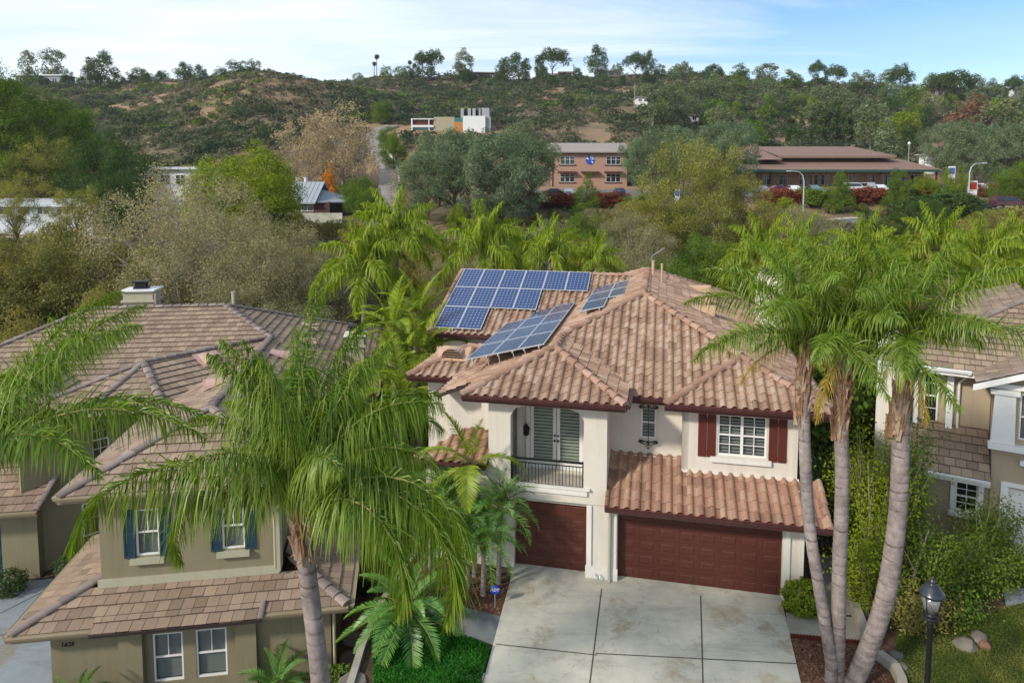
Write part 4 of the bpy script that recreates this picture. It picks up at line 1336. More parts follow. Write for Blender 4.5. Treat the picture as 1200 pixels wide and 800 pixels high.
def right_house():
    h = thing('house', 'tan stucco house with white trim, grey-brown tile roof and white garage door', 'house', RO, -RTH)
    s = 5 / 12; G = -.1
    roof = None
    def plane(pts, ref=None):
        nonlocal roof
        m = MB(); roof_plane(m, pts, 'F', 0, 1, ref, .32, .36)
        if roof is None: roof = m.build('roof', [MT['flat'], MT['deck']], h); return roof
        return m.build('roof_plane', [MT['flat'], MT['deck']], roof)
    # main upper hip set back on the left
    ze = 5.75; v0 = .75
    plane([(-4.2, v0, ze), (8, v0, ze), (3.2, v0 + 4.8, ze + s * 4.8), (.6, v0 + 4.8, ze + s * 4.8)], (0, v0, ze))
    plane([(-4.2, v0, ze), (.6, v0 + 4.8, ze + s * 4.8), (.6, v0 + 9, ze + s * 4.8), (-4.2, v0 + 13.8, ze)], (-4.2, 0, ze))
    plane([(.6, v0 + 4.8, ze + s * 4.8), (3.2, v0 + 4.8, ze + s * 4.8), (8, v0 + 9, ze), (8, v0 + 13.8, ze), (-4.2, v0 + 13.8, ze), (.6, v0 + 9, ze + s * 4.8)][0:1] + [(3.2, v0 + 4.8, ze + s * 4.8), (3.2, v0 + 9, ze + s * 4.8), (.6, v0 + 9, ze + s * 4.8)]) if False else None
    # front gable on the right
    gp = lambda u: 5.72 + s * (u + 1.35)
    plane([(-1.35, -.55, gp(-1.35)), (2.2, -.55, gp(2.2)), (2.2, 5.5, gp(2.2)), (-1.35, 5.5, gp(-1.35))], (-1.35, 0, 5.72))
    gq = lambda u: gp(2.2) - s * (u - 2.2)
    plane([(2.2, -.55, gp(2.2)), (5.7, -.55, gq(5.7)), (5.7, 5.5, gq(5.7)), (2.2, 5.5, gp(2.2))], (5.7, 0, gq(5.7)))
    # low roof left of the garage
    fl = lambda v: 2.5 + s * 1.4 * (v + .45)
    plane([(-3.9, -.45, fl(-.45)), (-.82, -.45, fl(-.45)), (-.82, 1.5, fl(1.5)), (-3.9, 1.5, fl(1.5))], (0, -.45, 2.5))
    w = MB()
    wall_open(w, -3.5, -.75, G - .6, 2.6, .1, [(-1.72, -1.08, 1.12, 2.15)], .25)
    wall_open(w, -.78, 5.2, G - .6, 5.6, 0, [(-.3, 4.6, G - .6, 2.25), (-.12, 1.7, 3.9, 5.4)], .3)
    w.prism([(-.78, 5.6), (5.2, 5.6), (2.2, 6.95)], 1, .0, .3)
    wall_open(w, -3.6, -.78, 2.4, 5.7, 1.45, [(-2.75, -2.3, 3.6, 5.5)], .25)
    w.box(-3.6, -3.4, .4, 12, G - .6, 5.7); w.box(-.76, -.6, .3, 1.45, 3, 5.6)
    w.build('wall', MT['stucco_tan'], h)
    t = MB()
    # bay with white pilaster and ledge
    t.prism([(-.86, 3.75), (-.22, 3.75), (-.25, 5.35), (-.80, 5.35)], 1, -.22, -.003)
    t.box(-.92, -.15, -.30, -.003, 5.36, 5.52); t.box(-.92, 1.9, -.30, -.003, 3.55, 3.74); t.box(-.9, 5.3, -.16, -.003, 5.53, 5.70) 
    t.box(-.05, 1.85, -.12, -.003, 3.10, 3.26)
    t.box(-2.06, -1.86, 1.25, 1.447, 3.4, 5.7); t.box(-3.05, -2.9, 1.28, 1.447, 3.4, 5.7)
    t.box(-3.7, -.82, -.40, .097, 2.28, 2.48)
    t.box(-1.86, -1.72, .02, .097, 1.02, 2.24); t.box(-1.08, -.94, .02, .097, 1.02, 2.24); t.box(-1.86, -.94, .02, .097, 2.15, 2.27); t.box(-1.9, -.9, -.03, .097, .95, 1.1)
    t.box(-.5, -.3, -.05, -.003, G - .5, 2.3); t.box(-.5, 4.8, -.05, -.003, 2.31, 2.45)
    # rake boards and eave fascia
    for a, b in (((-1.42, gp(-1.42) - .03), (2.2, gp(2.2) - .03)),):
        t.prism([(a[0], a[1] - .2), (b[0], b[1] - .2), (b[0], b[1]), (a[0], a[1])], 1, -.60, -.56)
    t.box(-4.2, -1.3, .70, .745, 5.55, 5.76)
    t.build('trim', MT['white'], h)
    g = MB()
    gutter(g, (-4.2, .69, 5.78), (-1.4, .69, 5.78), (0, -1, 0)); gutter(g, (-3.9, -.48, 2.52), (-.82, -.48, 2.52), (0, -1, 0))
    g.tube([(-1.45, .6, 5.7), (-1.7, 1.3, 5.2), (-1.7, 1.38, 3.4)], .04, 8)
    g.build('gutter', MT['white'], roof)
    def cap(p, q, r=.125):
        c = MB(); caps(c, p, q, r, .40, flat=True); c.build('ridge_cap', MT['flat_cap'], roof)
    cap((-4.17, v0 + .03, ze), (.6, v0 + 4.8, ze + s * 4.8), .125); cap((.6, v0 + 4.8, ze + s * 4.8), (3.2, v0 + 4.8, ze + s * 4.8), .125)
    cap((2.2, -.55, gp(2.2)), (2.2, 5.5, gp(2.2)), .125); cap((-1.32, -.52, gp(-1.32)), (2.2, -.52, gp(2.2)), .09)
    window(h, -1.72, -1.08, 1.12, 2.15, .14, grid=(2, 2), label='white gridded window above the vines')
    window(h, -2.75, -2.3, 3.6, 5.5, 1.49, grid=(1, 2))
    window(h, -.12, 1.7, 3.9, 5.4, .04, grid=(2, 1), lights=2, blind='blind')
    garage_door(h, -.3, 4.6, G - .1, 2.25, .12, 8, 4, MT['white'])
    m = MB(); m.cbox(-4.3, -3.5, 3.0, 4.3, -.5, 7.0, .03); m.cbox(-4.4, -3.4, 2.9, 4.4, 7.0, 7.2, .03)
    m.build('chimney', MT['trim'], h)
    return h


right_house()
# ------------------------------------------------------------------ foliage meshes
LM = {
    'olive': leaf_mat('olive_leaves', (.045, .050, .016), (.185, .180, .058), objvar=.3),
    'tan': leaf_mat('tan_sparse_leaves', (.125, .11, .055), (.285, .26, .145), objvar=.12),
    'grey': leaf_mat('grey_green_leaves', (.060, .068, .034), (.205, .205, .115), objvar=.3),
    'green': leaf_mat('green_leaves', (.028, .058, .010), (.105, .160, .028), objvar=.3),
    'bright': leaf_mat('bright_green_leaves', (.05, .085, .008), (.17, .215, .022), objvar=.25),
    'dark': leaf_mat('dark_green_leaves', (.016, .036, .012), (.062, .098, .030), objvar=.3),
    'euc': leaf_mat('grey_eucalyptus_leaves', (.042, .060, .030), (.145, .170, .085), objvar=.3),
    'pine': leaf_mat('blue_green_needles', (.044, .072, .040), (.15, .195, .11), objvar=.25),
    'orange': leaf_mat('orange_autumn_leaves', (.20, .085, .012), (.42, .20, .03), objvar=.2),
    'autumn': leaf_mat('brown_autumn_leaves', (.15, .115, .065), (.34, .275, .165), objvar=.1),
    'red': leaf_mat('red_leaves', (.07, .024, .014), (.17, .062, .034), objvar=.25),
    'rust': leaf_mat('rust_brown_leaves', (.10, .055, .032), (.19, .115, .07), objvar=.25),
    'yellow': leaf_mat('yellow_green_leaves', (.070, .078, .018), (.21, .215, .06), objvar=.25),
    'scrub': leaf_mat('chaparral_scrub', (.030, .040, .020), (.115, .120, .064), objvar=0),
    'scrub_dry': leaf_mat('dry_scrub', (.080, .066, .048), (.195, .16, .115), objvar=0),
    'palm': leaf_mat('palm_leaflets', (.040, .098, .008), (.185, .26, .026), .38, .03, objvar=.12, k=1.4),
    'palm_yellow': leaf_mat('yellow_palm_leaflets', (.090, .145, .006), (.25, .305, .030), .4, .02, objvar=.08, k=1.5),
    'palm_blue': leaf_mat('fresh_palm_leaflets', (.020, .085, .012), (.10, .215, .035), .35, .04, objvar=.2),
    'palm_dry': leaf_mat('dry_palm_leaflets', (.20, .15, .03), (.38, .30, .07), .35, .03, objvar=.1),
    'bigscrub': leaf_mat('dark_chaparral', (.018, .028, .014), (.060, .080, .040), objvar=0),
    'clover': leaf_mat('clover_leaves', (.010, .055, .006), (.035, .135, .018), objvar=0),
    'grass': leaf_mat('dry_grass', (.045, .075, .012), (.16, .165, .045), objvar=0),
    'hedge': leaf_mat('clipped_hedge_leaves', (.016, .034, .006), (.070, .095, .016), objvar=.2),
}
MT['rachis'] = plain('palm_rachis', (.23, .21, .06), .6, .2)


def trunk_mat(name, base, ring, k=26.0):
    t = NT(name)
    tc = t.node('ShaderNodeTexCoord')
    n = t.ramp(t.noise(2.6, 7, .75), [(.33, (0, 0, 0)), (.66, (1, 1, 1))])
    c = t.mix(n, tuple(x * .55 for x in base), tuple(min(1, x * 1.28) for x in base))
    a = t.attr()
    c = t.mix(a, c, ring)
    mp = t.node('ShaderNodeMapping', i_Scale=(22, 22, 2)); t.link(tc.outputs['Object'], mp.inputs[0])
    n2 = t.noise(1, 4, .7, vec=mp.outputs[0])
    c = t.mix(t.math('MULTIPLY', t.ramp(n2, [(.5, (0, 0, 0)), (.75, (1, 1, 1))]), .4), c, tuple(x * .45 for x in base))
    return t.bsdf(c, .9, .15, 0, t.noise(30, 4), .4, .01)


MT['palm_trunk'] = trunk_mat('ringed_palm_trunk', (.30, .255, .235), (.08, .052, .04))
MT['palm_boot'] = plain('palm_leaf_base', (.22, .12, .065), .9, .65, 9, bscale=25, bstr=.6)
MT['palm_boot_pale'] = plain('pale_palm_leaf_base', (.33, .24, .165), .85, .3, 9, bscale=25, bstr=.4)


def leaf_quads(P, N, size, aspect=.55, r=rng, droop=0):
    """P centres (n,3), N preferred normals, size (n,) -> verts, faces"""
    n = len(P)
    d = r.normal(size=(n, 3)); d /= np.linalg.norm(d, axis=1)[:, None]
    nn = N + d * .9
    nn /= np.linalg.norm(nn, axis=1)[:, None] + 1e-9
    a = r.normal(size=(n, 3)); a[:, 2] -= droop
    a -= nn * (a * nn).sum(1)[:, None]
    a /= np.linalg.norm(a, axis=1)[:, None] + 1e-9
    b = np.cross(nn, a)
    s = size[:, None]
    fold = nn * s * .12
    V = np.stack([P - a * s * .5, P + b * s * aspect * .5 + fold, P + a * s * .5, P - b * s * aspect * .5 + fold], 1).reshape(-1, 3)
    F = np.arange(n * 4).reshape(-1, 4)
    return V, F


def clumps_in(shape, n, r):
    """clump centres and radii in a unit crown: x,y in -1..1, z in 0..1"""
    C = []
    while len(C) < n:
        p = r.uniform(-1, 1, 3); p[2] = (p[2] + 1) / 2
        q = math.hypot(p[0], p[1]); z = p[2]
        if shape == 'dome': ok = (q ** 2 + (1.5 * (z - .38)) ** 2) < .8 and q > .12
        elif shape == 'cone': ok = q < .95 * (1 - z) ** .8 + .08
        elif shape == 'column': ok = q < .8 * math.sin(PI * min(1, z * .9 + .15)) ** .5
        elif shape == 'umbrella': ok = q < 1 and .45 + .25 * (1 - q) < z < 1 - .35 * q ** 2
        elif shape == 'open': ok = (q ** 2 + (1.6 * (z - .5)) ** 2) < .9
        else: ok = q ** 2 + (2 * z - 1) ** 2 < 1
        if ok: C.append(p)
    return np.array(C)


def tree_meshes(name, seed, shape, mat, bark, w, h, z0, nclump, nleaf, leaf, crad, dens_shell=.55, trunk_r=.2, limbs=7, aspect=.55, droop=0, spread=1.0, lean=.0, twigs=0):
    """w = crown radius, h = total height, z0 = height where the crown begins; returns (crown mesh, trunk mesh)"""
    r = np.random.default_rng(seed)
    C = clumps_in(shape, nclump, r)
    ch = h - z0
    CC = C * np.array([w, w, ch]) + np.array([0, 0, z0])
    CC[:, 0] += lean * (CC[:, 2] / h) ** 1.5
    rad = crad * r.uniform(.6, 1.3, nclump)
    per = np.maximum(6, (nleaf * rad ** 2 / (rad ** 2).sum())).astype(int)
    P = []; N = []; T = []; S = []
    for c, q, k in zip(CC, rad, per):
        d = r.normal(size=(k, 3)); d /= np.linalg.norm(d, axis=1)[:, None]
        d[:, 2] = np.where(d[:, 2] < -.7, -d[:, 2], d[:, 2])
        rr_ = q * (dens_shell + (1 - dens_shell) * r.random(k)) * r.uniform(.75, 1.12, k)
        p = c + d * rr_[:, None] * np.array([spread, spread, .95])
        P.append(p); N.append(d * .9 + np.array([0, 0, .28]))
        T.append(np.clip(r.uniform(.2, .75) + r.normal(0, .17, k), 0, 1))
        S.append(leaf * r.uniform(.6, 1.35, k))
    P = np.concatenate(P); N = np.concatenate(N); T = np.concatenate(T); S = np.concatenate(S)
    V, F = leaf_quads(P, N, S, aspect, r, droop)
    crown = np_mesh(name + '_crown', V, F, LM[mat], tint=T)
    m = MB(); rg = random.Random(seed)
    top_ = z0 + ch * (.75 if shape in ('cone', 'column') else .45)
    pts = []; rs = []
    nseg = 7
    for i in range(nseg + 1):
        t = i / nseg
        pts.append((math.sin(t * 3 + seed) * .05 * h * t * .5 + lean * (t * top_ / h) ** 1.5, math.cos(t * 2.3 + seed) * .05 * h * t * .4, t * top_ - .3 * (i == 0)))
        rs.append(trunk_r * (1.25 if i == 0 else 1 - .75 * t))
    m.tube(pts, rs, 8)
    order = list(range(nclump)); rg.shuffle(order)
    for k in order[:limbs]:
        e = CC[k]
        t = min(.95, max(.25, (e[2] - .25 * ch) / top_ * rg.uniform(.6, .95)))
        i = int(t * nseg); b = Vector(pts[i]); e = Vector(e)
        mid = b.lerp(e, .5) + Vector((rg.uniform(-.1, .1), rg.uniform(-.1, .1), rg.uniform(-.05, .12))) * h * .5
        r0 = rs[i] * .55
        m.tube([b, b.lerp(mid, .5) + Vector((0, 0, .02 * h)), mid, mid.lerp(e, .6), e], [r0, r0 * .8, r0 * .6, r0 * .4, r0 * .12], 5, cap=False)
        for q in range(twigs):
            d = Vector((rg.gauss(0, 1), rg.gauss(0, 1), rg.gauss(.5, .7))).normalized() * crad * rg.uniform(.7, 1.3)
            st = mid.lerp(e, rg.uniform(.2, 1))
            m.tube([st, st + d * .5 + Vector((0, 0, .03)), st + d], [r0 * .28, r0 * .18, r0 * .05], 4, cap=False)
    trunk = m.mesh(name + '_trunk', MT[bark], smooth=True)
    return crown, trunk


KIND = {}


def defkind(key, n, shape, mat, bark, w, h, z0, ncl, nleaf, leaf, crad, **kw):
    KIND[key] = [tree_meshes(key, 100 + 17 * i + (sum(map(ord, key)) % 97), shape, mat, bark, w, h, z0, ncl, nleaf, leaf, crad, **kw) for i in range(n)]


# nearer trees (35-90 m): fine leaves; nominal height 10
defkind('olive_tree', 3, 'dome', 'olive', 'bark', 4.6, 10, 1.2, 110, 34000, .18, 1.2, trunk_r=.25, limbs=22, twigs=3)
defkind('tan_tree', 3, 'open', 'tan', 'bark_pale', 4.4, 10, 1.6, 90, 15000, .13, 1.2, trunk_r=.22, limbs=46, twigs=7, dens_shell=.25)
defkind('grey_tree', 2, 'open', 'grey', 'bark_pale', 4.4, 10, 1.2, 100, 22000, .15, 1.15, trunk_r=.22, limbs=40, twigs=5, dens_shell=.3)
defkind('green_tree', 3, 'dome', 'green', 'bark', 4.6, 10, 1.0, 100, 30000, .18, 1.25, trunk_r=.25, limbs=20, twigs=2)
defkind('bright_tree', 2, 'dome', 'bright', 'bark', 4.3, 10, 1.0, 90, 24000, .2, 1.2, trunk_r=.25, limbs=16)
defkind('dark_tree', 2, 'dome', 'dark', 'bark', 4.6, 10, .8, 95, 24000, .21, 1.3, trunk_r=.3, limbs=14)
defkind('pine_tree', 3, 'open', 'pine', 'bark', 4.3, 10, 2.2, 70, 12000, .30, 1.05, trunk_r=.16, limbs=40, twigs=3, dens_shell=.35, aspect=.3)
defkind('autumn_tree', 2, 'open', 'autumn', 'bark_pale', 3.2, 10, 1.2, 60, 3600, .26, 1.1, trunk_r=.2, limbs=40, twigs=5, dens_shell=.3)
defkind('conical_tree', 2, 'cone', 'green', 'bark', 3.0, 10, .9, 85, 16000, .2, .9, trunk_r=.2, limbs=6)
defkind('orange_tree', 1, 'cone', 'orange', 'bark', 3.0, 10, 1.2, 60, 5000, .38, .9, trunk_r=.2, limbs=6)
defkind('yellow_tree', 3, 'open', 'yellow', 'bark', 4.3, 10, .5, 100, 19000, .165, 1.1, trunk_r=.2, limbs=40, twigs=4, dens_shell=.3)
# far trees (150-460 m)
defkind('far_eucalyptus', 4, 'open', 'euc', 'bark_pale', 3.9, 10, 1.2, 36, 2600, .52, 1.35, trunk_r=.2, limbs=12)
defkind('far_oak', 3, 'dome', 'dark', 'bark', 4.8, 10, .4, 40, 2600, .55, 1.6, trunk_r=.3, limbs=8)
defkind('far_green_tree', 3, 'dome', 'green', 'bark', 4.5, 10, .4, 38, 2600, .55, 1.5, trunk_r=.3, limbs=8)
defkind('far_bright_tree', 2, 'dome', 'bright', 'bark', 4.5, 10, .4, 38, 2400, .55, 1.5, trunk_r=.3, limbs=6)
defkind('far_conifer', 2, 'cone', 'pine', 'bark', 3.0, 10, .5, 44, 2200, .55, 1.1, trunk_r=.2, limbs=4)
defkind('far_rust_tree', 1, 'dome', 'rust', 'bark', 4.8, 10, .8, 26, 1400, .7, 1.7, trunk_r=.25, limbs=8)
defkind('cypress', 1, 'column', 'dark', 'bark', 1.1, 10, .2, 34, 1400, .55, .6, trunk_r=.15, limbs=2)
defkind('umbrella_pine', 2, 'umbrella', 'dark', 'bark', 5.0, 10, 1.6, 44, 3600, .5, 1.6, trunk_r=.25, limbs=14)
defkind('tall_tree', 2, 'open', 'green', 'bark_pale', 4.0, 10, 1.2, 130, 24000, .15, .85, trunk_r=.16, limbs=46, twigs=3, dens_shell=.35)
defkind('ridge_tree', 3, 'dome', 'dark', 'bark', 4.4, 10, .8, 46, 3600, .5, 1.5, trunk_r=.25, limbs=10)
# shrubs (nominal 3 m tall)
defkind('red_shrub', 2, 'ball', 'red', 'bark', 1.9, 3, .1, 36, 2600, .26, .65, trunk_r=.06, limbs=5)
defkind('green_shrub', 3, 'ball', 'green', 'bark', 1.9, 3, .05, 40, 3800, .24, .65, trunk_r=.06, limbs=8, twigs=2)
defkind('olive_shrub', 3, 'ball', 'olive', 'bark', 2.0, 3, .05, 40, 3800, .22, .65, trunk_r=.06, limbs=14, twigs=3)
defkind('grey_shrub', 2, 'ball', 'grey', 'bark_pale', 2.0, 3, .05, 40, 2800, .2, .7, trunk_r=.06, limbs=22, twigs=4, dens_shell=.3)
defkind('bright_shrub', 2, 'ball', 'bright', 'bark', 1.9, 3, .05, 40, 3600, .24, .65, trunk_r=.06, limbs=6)
defkind('yellow_shrub', 1, 'ball', 'yellow', 'bark', 1.9, 3, .05, 40, 3200, .24, .65, trunk_r=.06, limbs=10, twigs=2)
defkind('dark_shrub', 2, 'ball', 'dark', 'bark', 1.9, 3, .05, 40, 3600, .24, .65, trunk_r=.06, limbs=6)

PLANTED = []          # (root, label template, group, x)


def plant(key, px, Y, hgt, wid=1.0, label=None, name=None, cat='tree', group=None, x=None, z=None, var=None):
    """a tree or shrub of kind key whose base stands on the ground"""
    nominal = 3.0 if 'shrub' in key else 10.0
    if x is None: x, Y, z0 = at(px, Y)
    else: z0 = gz1(x, Y)
    if z is not None: z0 = z
    k = KIND[key]; crown, trunk = k[(var if var is not None else len(PLANTED) * 7 + int(abs(px) * 3)) % len(k)]
    rz = random.uniform(0, 2 * PI)
    root = thing(name or {'far_eucalyptus': 'eucalyptus_tree', 'far_oak': 'oak_tree', 'far_green_tree': 'green_tree', 'far_bright_tree': 'bright_tree', 'far_conifer': 'conifer_tree', 'far_rust_tree': 'rust_tree', 'ridge_tree': 'oak_tree', 'cypress': 'cypress_tree'}.get(key, key), None, cat, (x, Y, z0 - .05), rz)
    s = hgt / nominal
    sw = s * wid
    child('crown', crown, root, scale=(sw, sw, s)); child('trunk' if cat == 'tree' else 'stem', trunk, root, scale=(sw, sw, s))
    PLANTED.append([root, label, group, proj((x, Y, z0))[0]])
    return root


def name_rows():
    """labels: trees that carry the same wording are told apart by their order from the left"""
    rows = {}
    for r in PLANTED: rows.setdefault((r[1], r[2]), []).append(r)
    for (lab, grp), rs in rows.items():
        rs.sort(key=lambda r: r[3])
        for i, r in enumerate(rs):
            if len(rs) == 1: t = lab
            else: t = f'{lab}, {ordinal(i + 1)} from the left' if not lab.endswith('...') else lab
            r[0]['label'] = t
            if grp: r[0]['group'] = grp


# ------------------------------------------------------------------ palms
def frond_mesh(name, L, e0, droop, nl, lw, ll, mat, seed, hang=.8, plum=(-15, 50), start=.14, fwd=.55, seg=4, flat=False, tipcut=.35, rr=.022):
    r = np.random.default_rng(seed)
    n = 26
    s = np.linspace(0, 1, n)
    ang = R(e0) - R(droop) * s ** 1.35
    ds = L / (n - 1)
    x = np.concatenate([[0], np.cumsum(np.cos((ang[1:] + ang[:-1]) / 2) * ds)])
    z = np.concatenate([[0], np.cumsum(np.sin((ang[1:] + ang[:-1]) / 2) * ds)])
    yb = np.cumsum(r.normal(0, .004, n)) * L
    m = MB()
    m.tube(list(zip(x, yb, z)), list(rr * (1 - .85 * s) + .003), 5, 1)
    V = [np.array(m.v)]; F = [[f if len(f) == 4 else None for f in m.f]]
    Fq = [f for f in m.f if len(f) == 4]; nv = len(m.v)
    mi = [1] * len(Fq); tint = [.5] * len(Fq)
    Vs = [np.array(m.v)]; Fs = [np.array(Fq)]
    for side in (-1, 1):
        t = np.clip(start + (1 - start) * (np.arange(nl) + r.uniform(-.3, .3, nl)) / (nl - 1), start, 1)
        px = np.interp(t, s, x); pz = np.interp(t, s, z); py = np.interp(t, s, yb); a = np.interp(t, s, ang)
        T = np.stack([np.cos(a), np.zeros(nl), np.sin(a)], 1)
        Nn = np.stack([-np.sin(a), np.zeros(nl), np.cos(a)], 1)
        S = np.zeros((nl, 3)); S[:, 1] = side
        q = (t - start) / (1 - start)
        ln = ll * np.clip(np.sin(PI * (.16 + .80 * q)), .15, 1) ** .7 * (1 - tipcut * q) * r.uniform(.85, 1.12, nl)
        if flat:
            ph = R(1) * r.normal(plum[1] * .5, 4, nl); f = fwd * r.uniform(.75, 1.25, nl) + q * .5
        else:      # tufts of leaflets standing off the midrib in several planes
            ph = R(1) * (np.choose(np.arange(nl) % 4, [plum[0], plum[0] * .2 + plum[1] * .1, plum[1] * .55, plum[1]]) + r.normal(0, 13, nl))
            f = fwd * r.normal(1, .45, nl) + q * .5
            ln = ln * r.uniform(.72, 1.12, nl)
        d = S * np.cos(ph)[:, None] + Nn * np.sin(ph)[:, None] + T * f[:, None]
        d /= np.linalg.norm(d, axis=1)[:, None]
        p = np.stack([px, py, pz], 1)
        hg = hang * (r.uniform(.7, 1.3, nl) if flat else np.clip(r.lognormal(0, .42, nl), .35, 2.4))
        rows = []; wj = r.uniform(.6, 1.3, nl)[:, None]
        wv = T * 1.0 - d * (T * d).sum(1)[:, None]
        wv /= np.linalg.norm(wv, axis=1)[:, None] + 1e-9
        wv = wv * np.cos(.5) + np.cross(d, wv) * np.sin(.5) * side
        for k in range(seg + 1):
            u = k / seg
            wk = lw * wj * (1 - .85 * u ** 1.6) * (.6 + .4 * min(1, u * 5))
            rows.append((p - wv * wk / 2, p + wv * wk / 2))
            g = hg * (u + .5 / seg) ** 1.1 * 1.6
            dd = d.copy(); dd[:, 2] -= g; dd /= np.linalg.norm(dd, axis=1)[:, None]
            p = p + dd * (ln / seg)[:, None]
        A = np.stack([np.stack(rw, 1) for rw in rows], 1)           # nl, seg+1, 2, 3
        vv = A.reshape(-1, 3)
        idx = np.arange(nl)[:, None] * (seg + 1) * 2 + np.arange(seg)[None] * 2
        ff = np.stack([idx, idx + 1, idx + 3, idx + 2], -1).reshape(-1, 4) + nv
        Vs.append(vv); Fs.append(ff); nv += len(vv)
        mi += [0] * len(ff)
        tt = ((r.uniform(.0, .85, nl) ** 1.1)[:, None] + np.linspace(-.08, .35, seg)[None]).clip(0, 1).ravel()
        tint += list(tt)
    return np_mesh(name, np.concatenate(Vs), np.concatenate(Fs), [LM[mat], MT['rachis']], tint=np.array(tint), mi=np.array(mi), smooth=False)


def frond_set(key, L, nl, lw, ll, mat, incl, hang=.8, **kw):
    return [frond_mesh(f'{key}_frond', L * random.uniform(.92, 1.06), e, dr, nl, lw, ll * random.uniform(.93, 1.07), mat, 7 * i + 3, hang, **kw) for i, (e, dr) in enumerate(incl)]


QUEEN = [(84, 40), (74, 84), (62, 104), (48, 114), (30, 106), (10, 90), (-14, 62)]
HERO = [(86, 58), (80, 98), (70, 118), (50, 128), (44, 162), (88, 30)]
FS = {
    'dry': frond_set('dry', 2.4, 70, .030, .8, 'palm_dry', [(-20, 50), (-35, 45), (-50, 30)], 2.2, plum=(-50, 60)),
    'left': frond_set('queen', 3.2, 190, .023, 1.12, 'palm', HERO, 3.2, plum=(-55, 70), tipcut=.35, fwd=.4),
    'edge': frond_set('queen', 4.0, 190, .026, .95, 'palm', [(62, 52), (40, 72)], 1.5, plum=(-55, 70)),
    'hero': frond_set('queen', 3.0, 165, .024, 1.0, 'palm', QUEEN, 2.6, plum=(-55, 70), tipcut=.45, fwd=.45),
    'hero_right': frond_set('queen', 3.7, 140, .032, .95, 'palm', [(84, 30), (76, 50), (68, 62), (58, 68), (47, 70), (33, 64), (18, 58)], 1.2, plum=(-55, 70), tipcut=.45, fwd=.45),
    'mid': frond_set('queen', 3.0, 90, .062, 1.0, 'palm_yellow', QUEEN, 1.9, seg=3, plum=(-50, 60), tipcut=.4),
    'midg': frond_set('queen', 3.2, 90, .062, .95, 'palm', QUEEN, 1.7, seg=3, plum=(-50, 60), tipcut=.4),
    'king': frond_set('king', 3.0, 56, .06, .68, 'palm_yellow', [(80, 35), (64, 62), (48, 82), (30, 92), (8, 80)], .28, flat=True, plum=(0, 20), seg=3),
    'kingdry': frond_set('king', 2.3, 44, .05, .62, 'palm_yellow', [(74, 25), (52, 70), (34, 88), (14, 86), (-15, 55)], .3, flat=True, plum=(0, 16), seg=3),
    'pygmy': frond_set('pygmy', 1.35, 52, .020, .30, 'palm_blue', [(80, 45), (66, 76), (50, 92), (34, 96), (18, 90)], .22, plum=(0, 40), seg=2, rr=.012),
    'cycad': frond_set('cycad', 1.3, 52, .026, .27, 'palm_blue', [(66, 55), (48, 66), (30, 66), (12, 55), (-4, 40)], .12, flat=True, plum=(0, 30), seg=2, rr=.014),
}


def palm_trunk_mesh(pts, r0, r1, ringstep=.12, seg=16, seed=0, mats=('palm_trunk',), bulge=1.25):
    rg = random.Random(seed)
    P = [Vector(p) for p in pts]
    ln = [0]
    for a, b in zip(P, P[1:]): ln.append(ln[-1] + (b - a).length)
    tot = ln[-1]
    def posat(d):
        for i in range(len(P) - 1):
            if d <= ln[i + 1] or i == len(P) - 2:
                t = (d - ln[i]) / (ln[i + 1] - ln[i]); 
                p0, p1, p2, p3 = P[max(0, i - 1)], P[i], P[i + 1], P[min(len(P) - 1, i + 2)]
                return .5 * ((2 * p1) + (p2 - p0) * t + (2 * p0 - 5 * p1 + 4 * p2 - p3) * t * t + (3 * p1 - p0 - 3 * p2 + p3) * t ** 3)
    ds = []; d = 0
    while d < tot - .02:
        st = ringstep * rg.uniform(.75, 1.3)
        ds.append((d, st)); d += st
    V = []; F = []; T = []
    rows = []
    for d, st in ds:
        g_ = rg.uniform(.1, .75)
        for fr, k, tn in ((0.0, 1.03, 1 * g_), (.16, .985, .85 * g_), (.24, 1.0, 0), (.62, 1.0, 0)):
            rows.append((d + st * fr, k, tn))
    rows.append((tot, 1, 0))
    ph = rg.uniform(0, 9)
    for d, k, tn in rows:
        d = min(d, tot); t = d / tot
        zph = rg.uniform(0, 6.28)
        r = (r0 * (1 - t) + r1 * t) * k * (1 + (bulge - 1) * max(0, 1 - d / .6) ** 2)
        c = posat(d)
        for q in range(seg):
            a = 2 * PI * q / seg
            wob = 1 + .02 * math.sin(3 * a + ph + d * 2) + rg.uniform(-.012, .012)
            V.append((c.x + r * wob * math.cos(a), c.y + r * wob * math.sin(a), c.z + .018 * math.sin(a + d * 1.7) * (1 if tn else .6)))
    n = len(rows)
    for i in range(n - 1):
        tn = max(rows[i][2], rows[i + 1][2]) if rows[i][2] >= rows[i + 1][2] else .0
        for q in range(seg):
            F.append((i * seg + q, i * seg + (q + 1) % seg, (i + 1) * seg + (q + 1) % seg, (i + 1) * seg + q))
            T.append(max(0, min(1, (rows[i][2] if rows[i][2] > 0 else .04 + .5 * max(0, 1 - rows[i][0] / 3.2)) * (.25 + .75 * (math.sin(q / seg * 2 * PI + i * 1.3) > -.3)) * rg.uniform(.5, 1.15))))
    return np_mesh('palm_trunk', np.array(V), np.array(F), [MT[m] for m in mats], tint=np.array(T), smooth=False)


def skirt(root, tp, n, seed, scale=1.0):
    rg = random.Random(seed)
    for i in range(n):
        a = rg.uniform(0, 2 * PI); s = scale * rg.uniform(.6, 1.0)
        child('frond', FS['dry'][i % 3], root, loc=Vector(tp) + Vector((math.cos(a) * .12, math.sin(a) * .12, -.12)), rot=(0, 0, a), scale=(s, s, s))


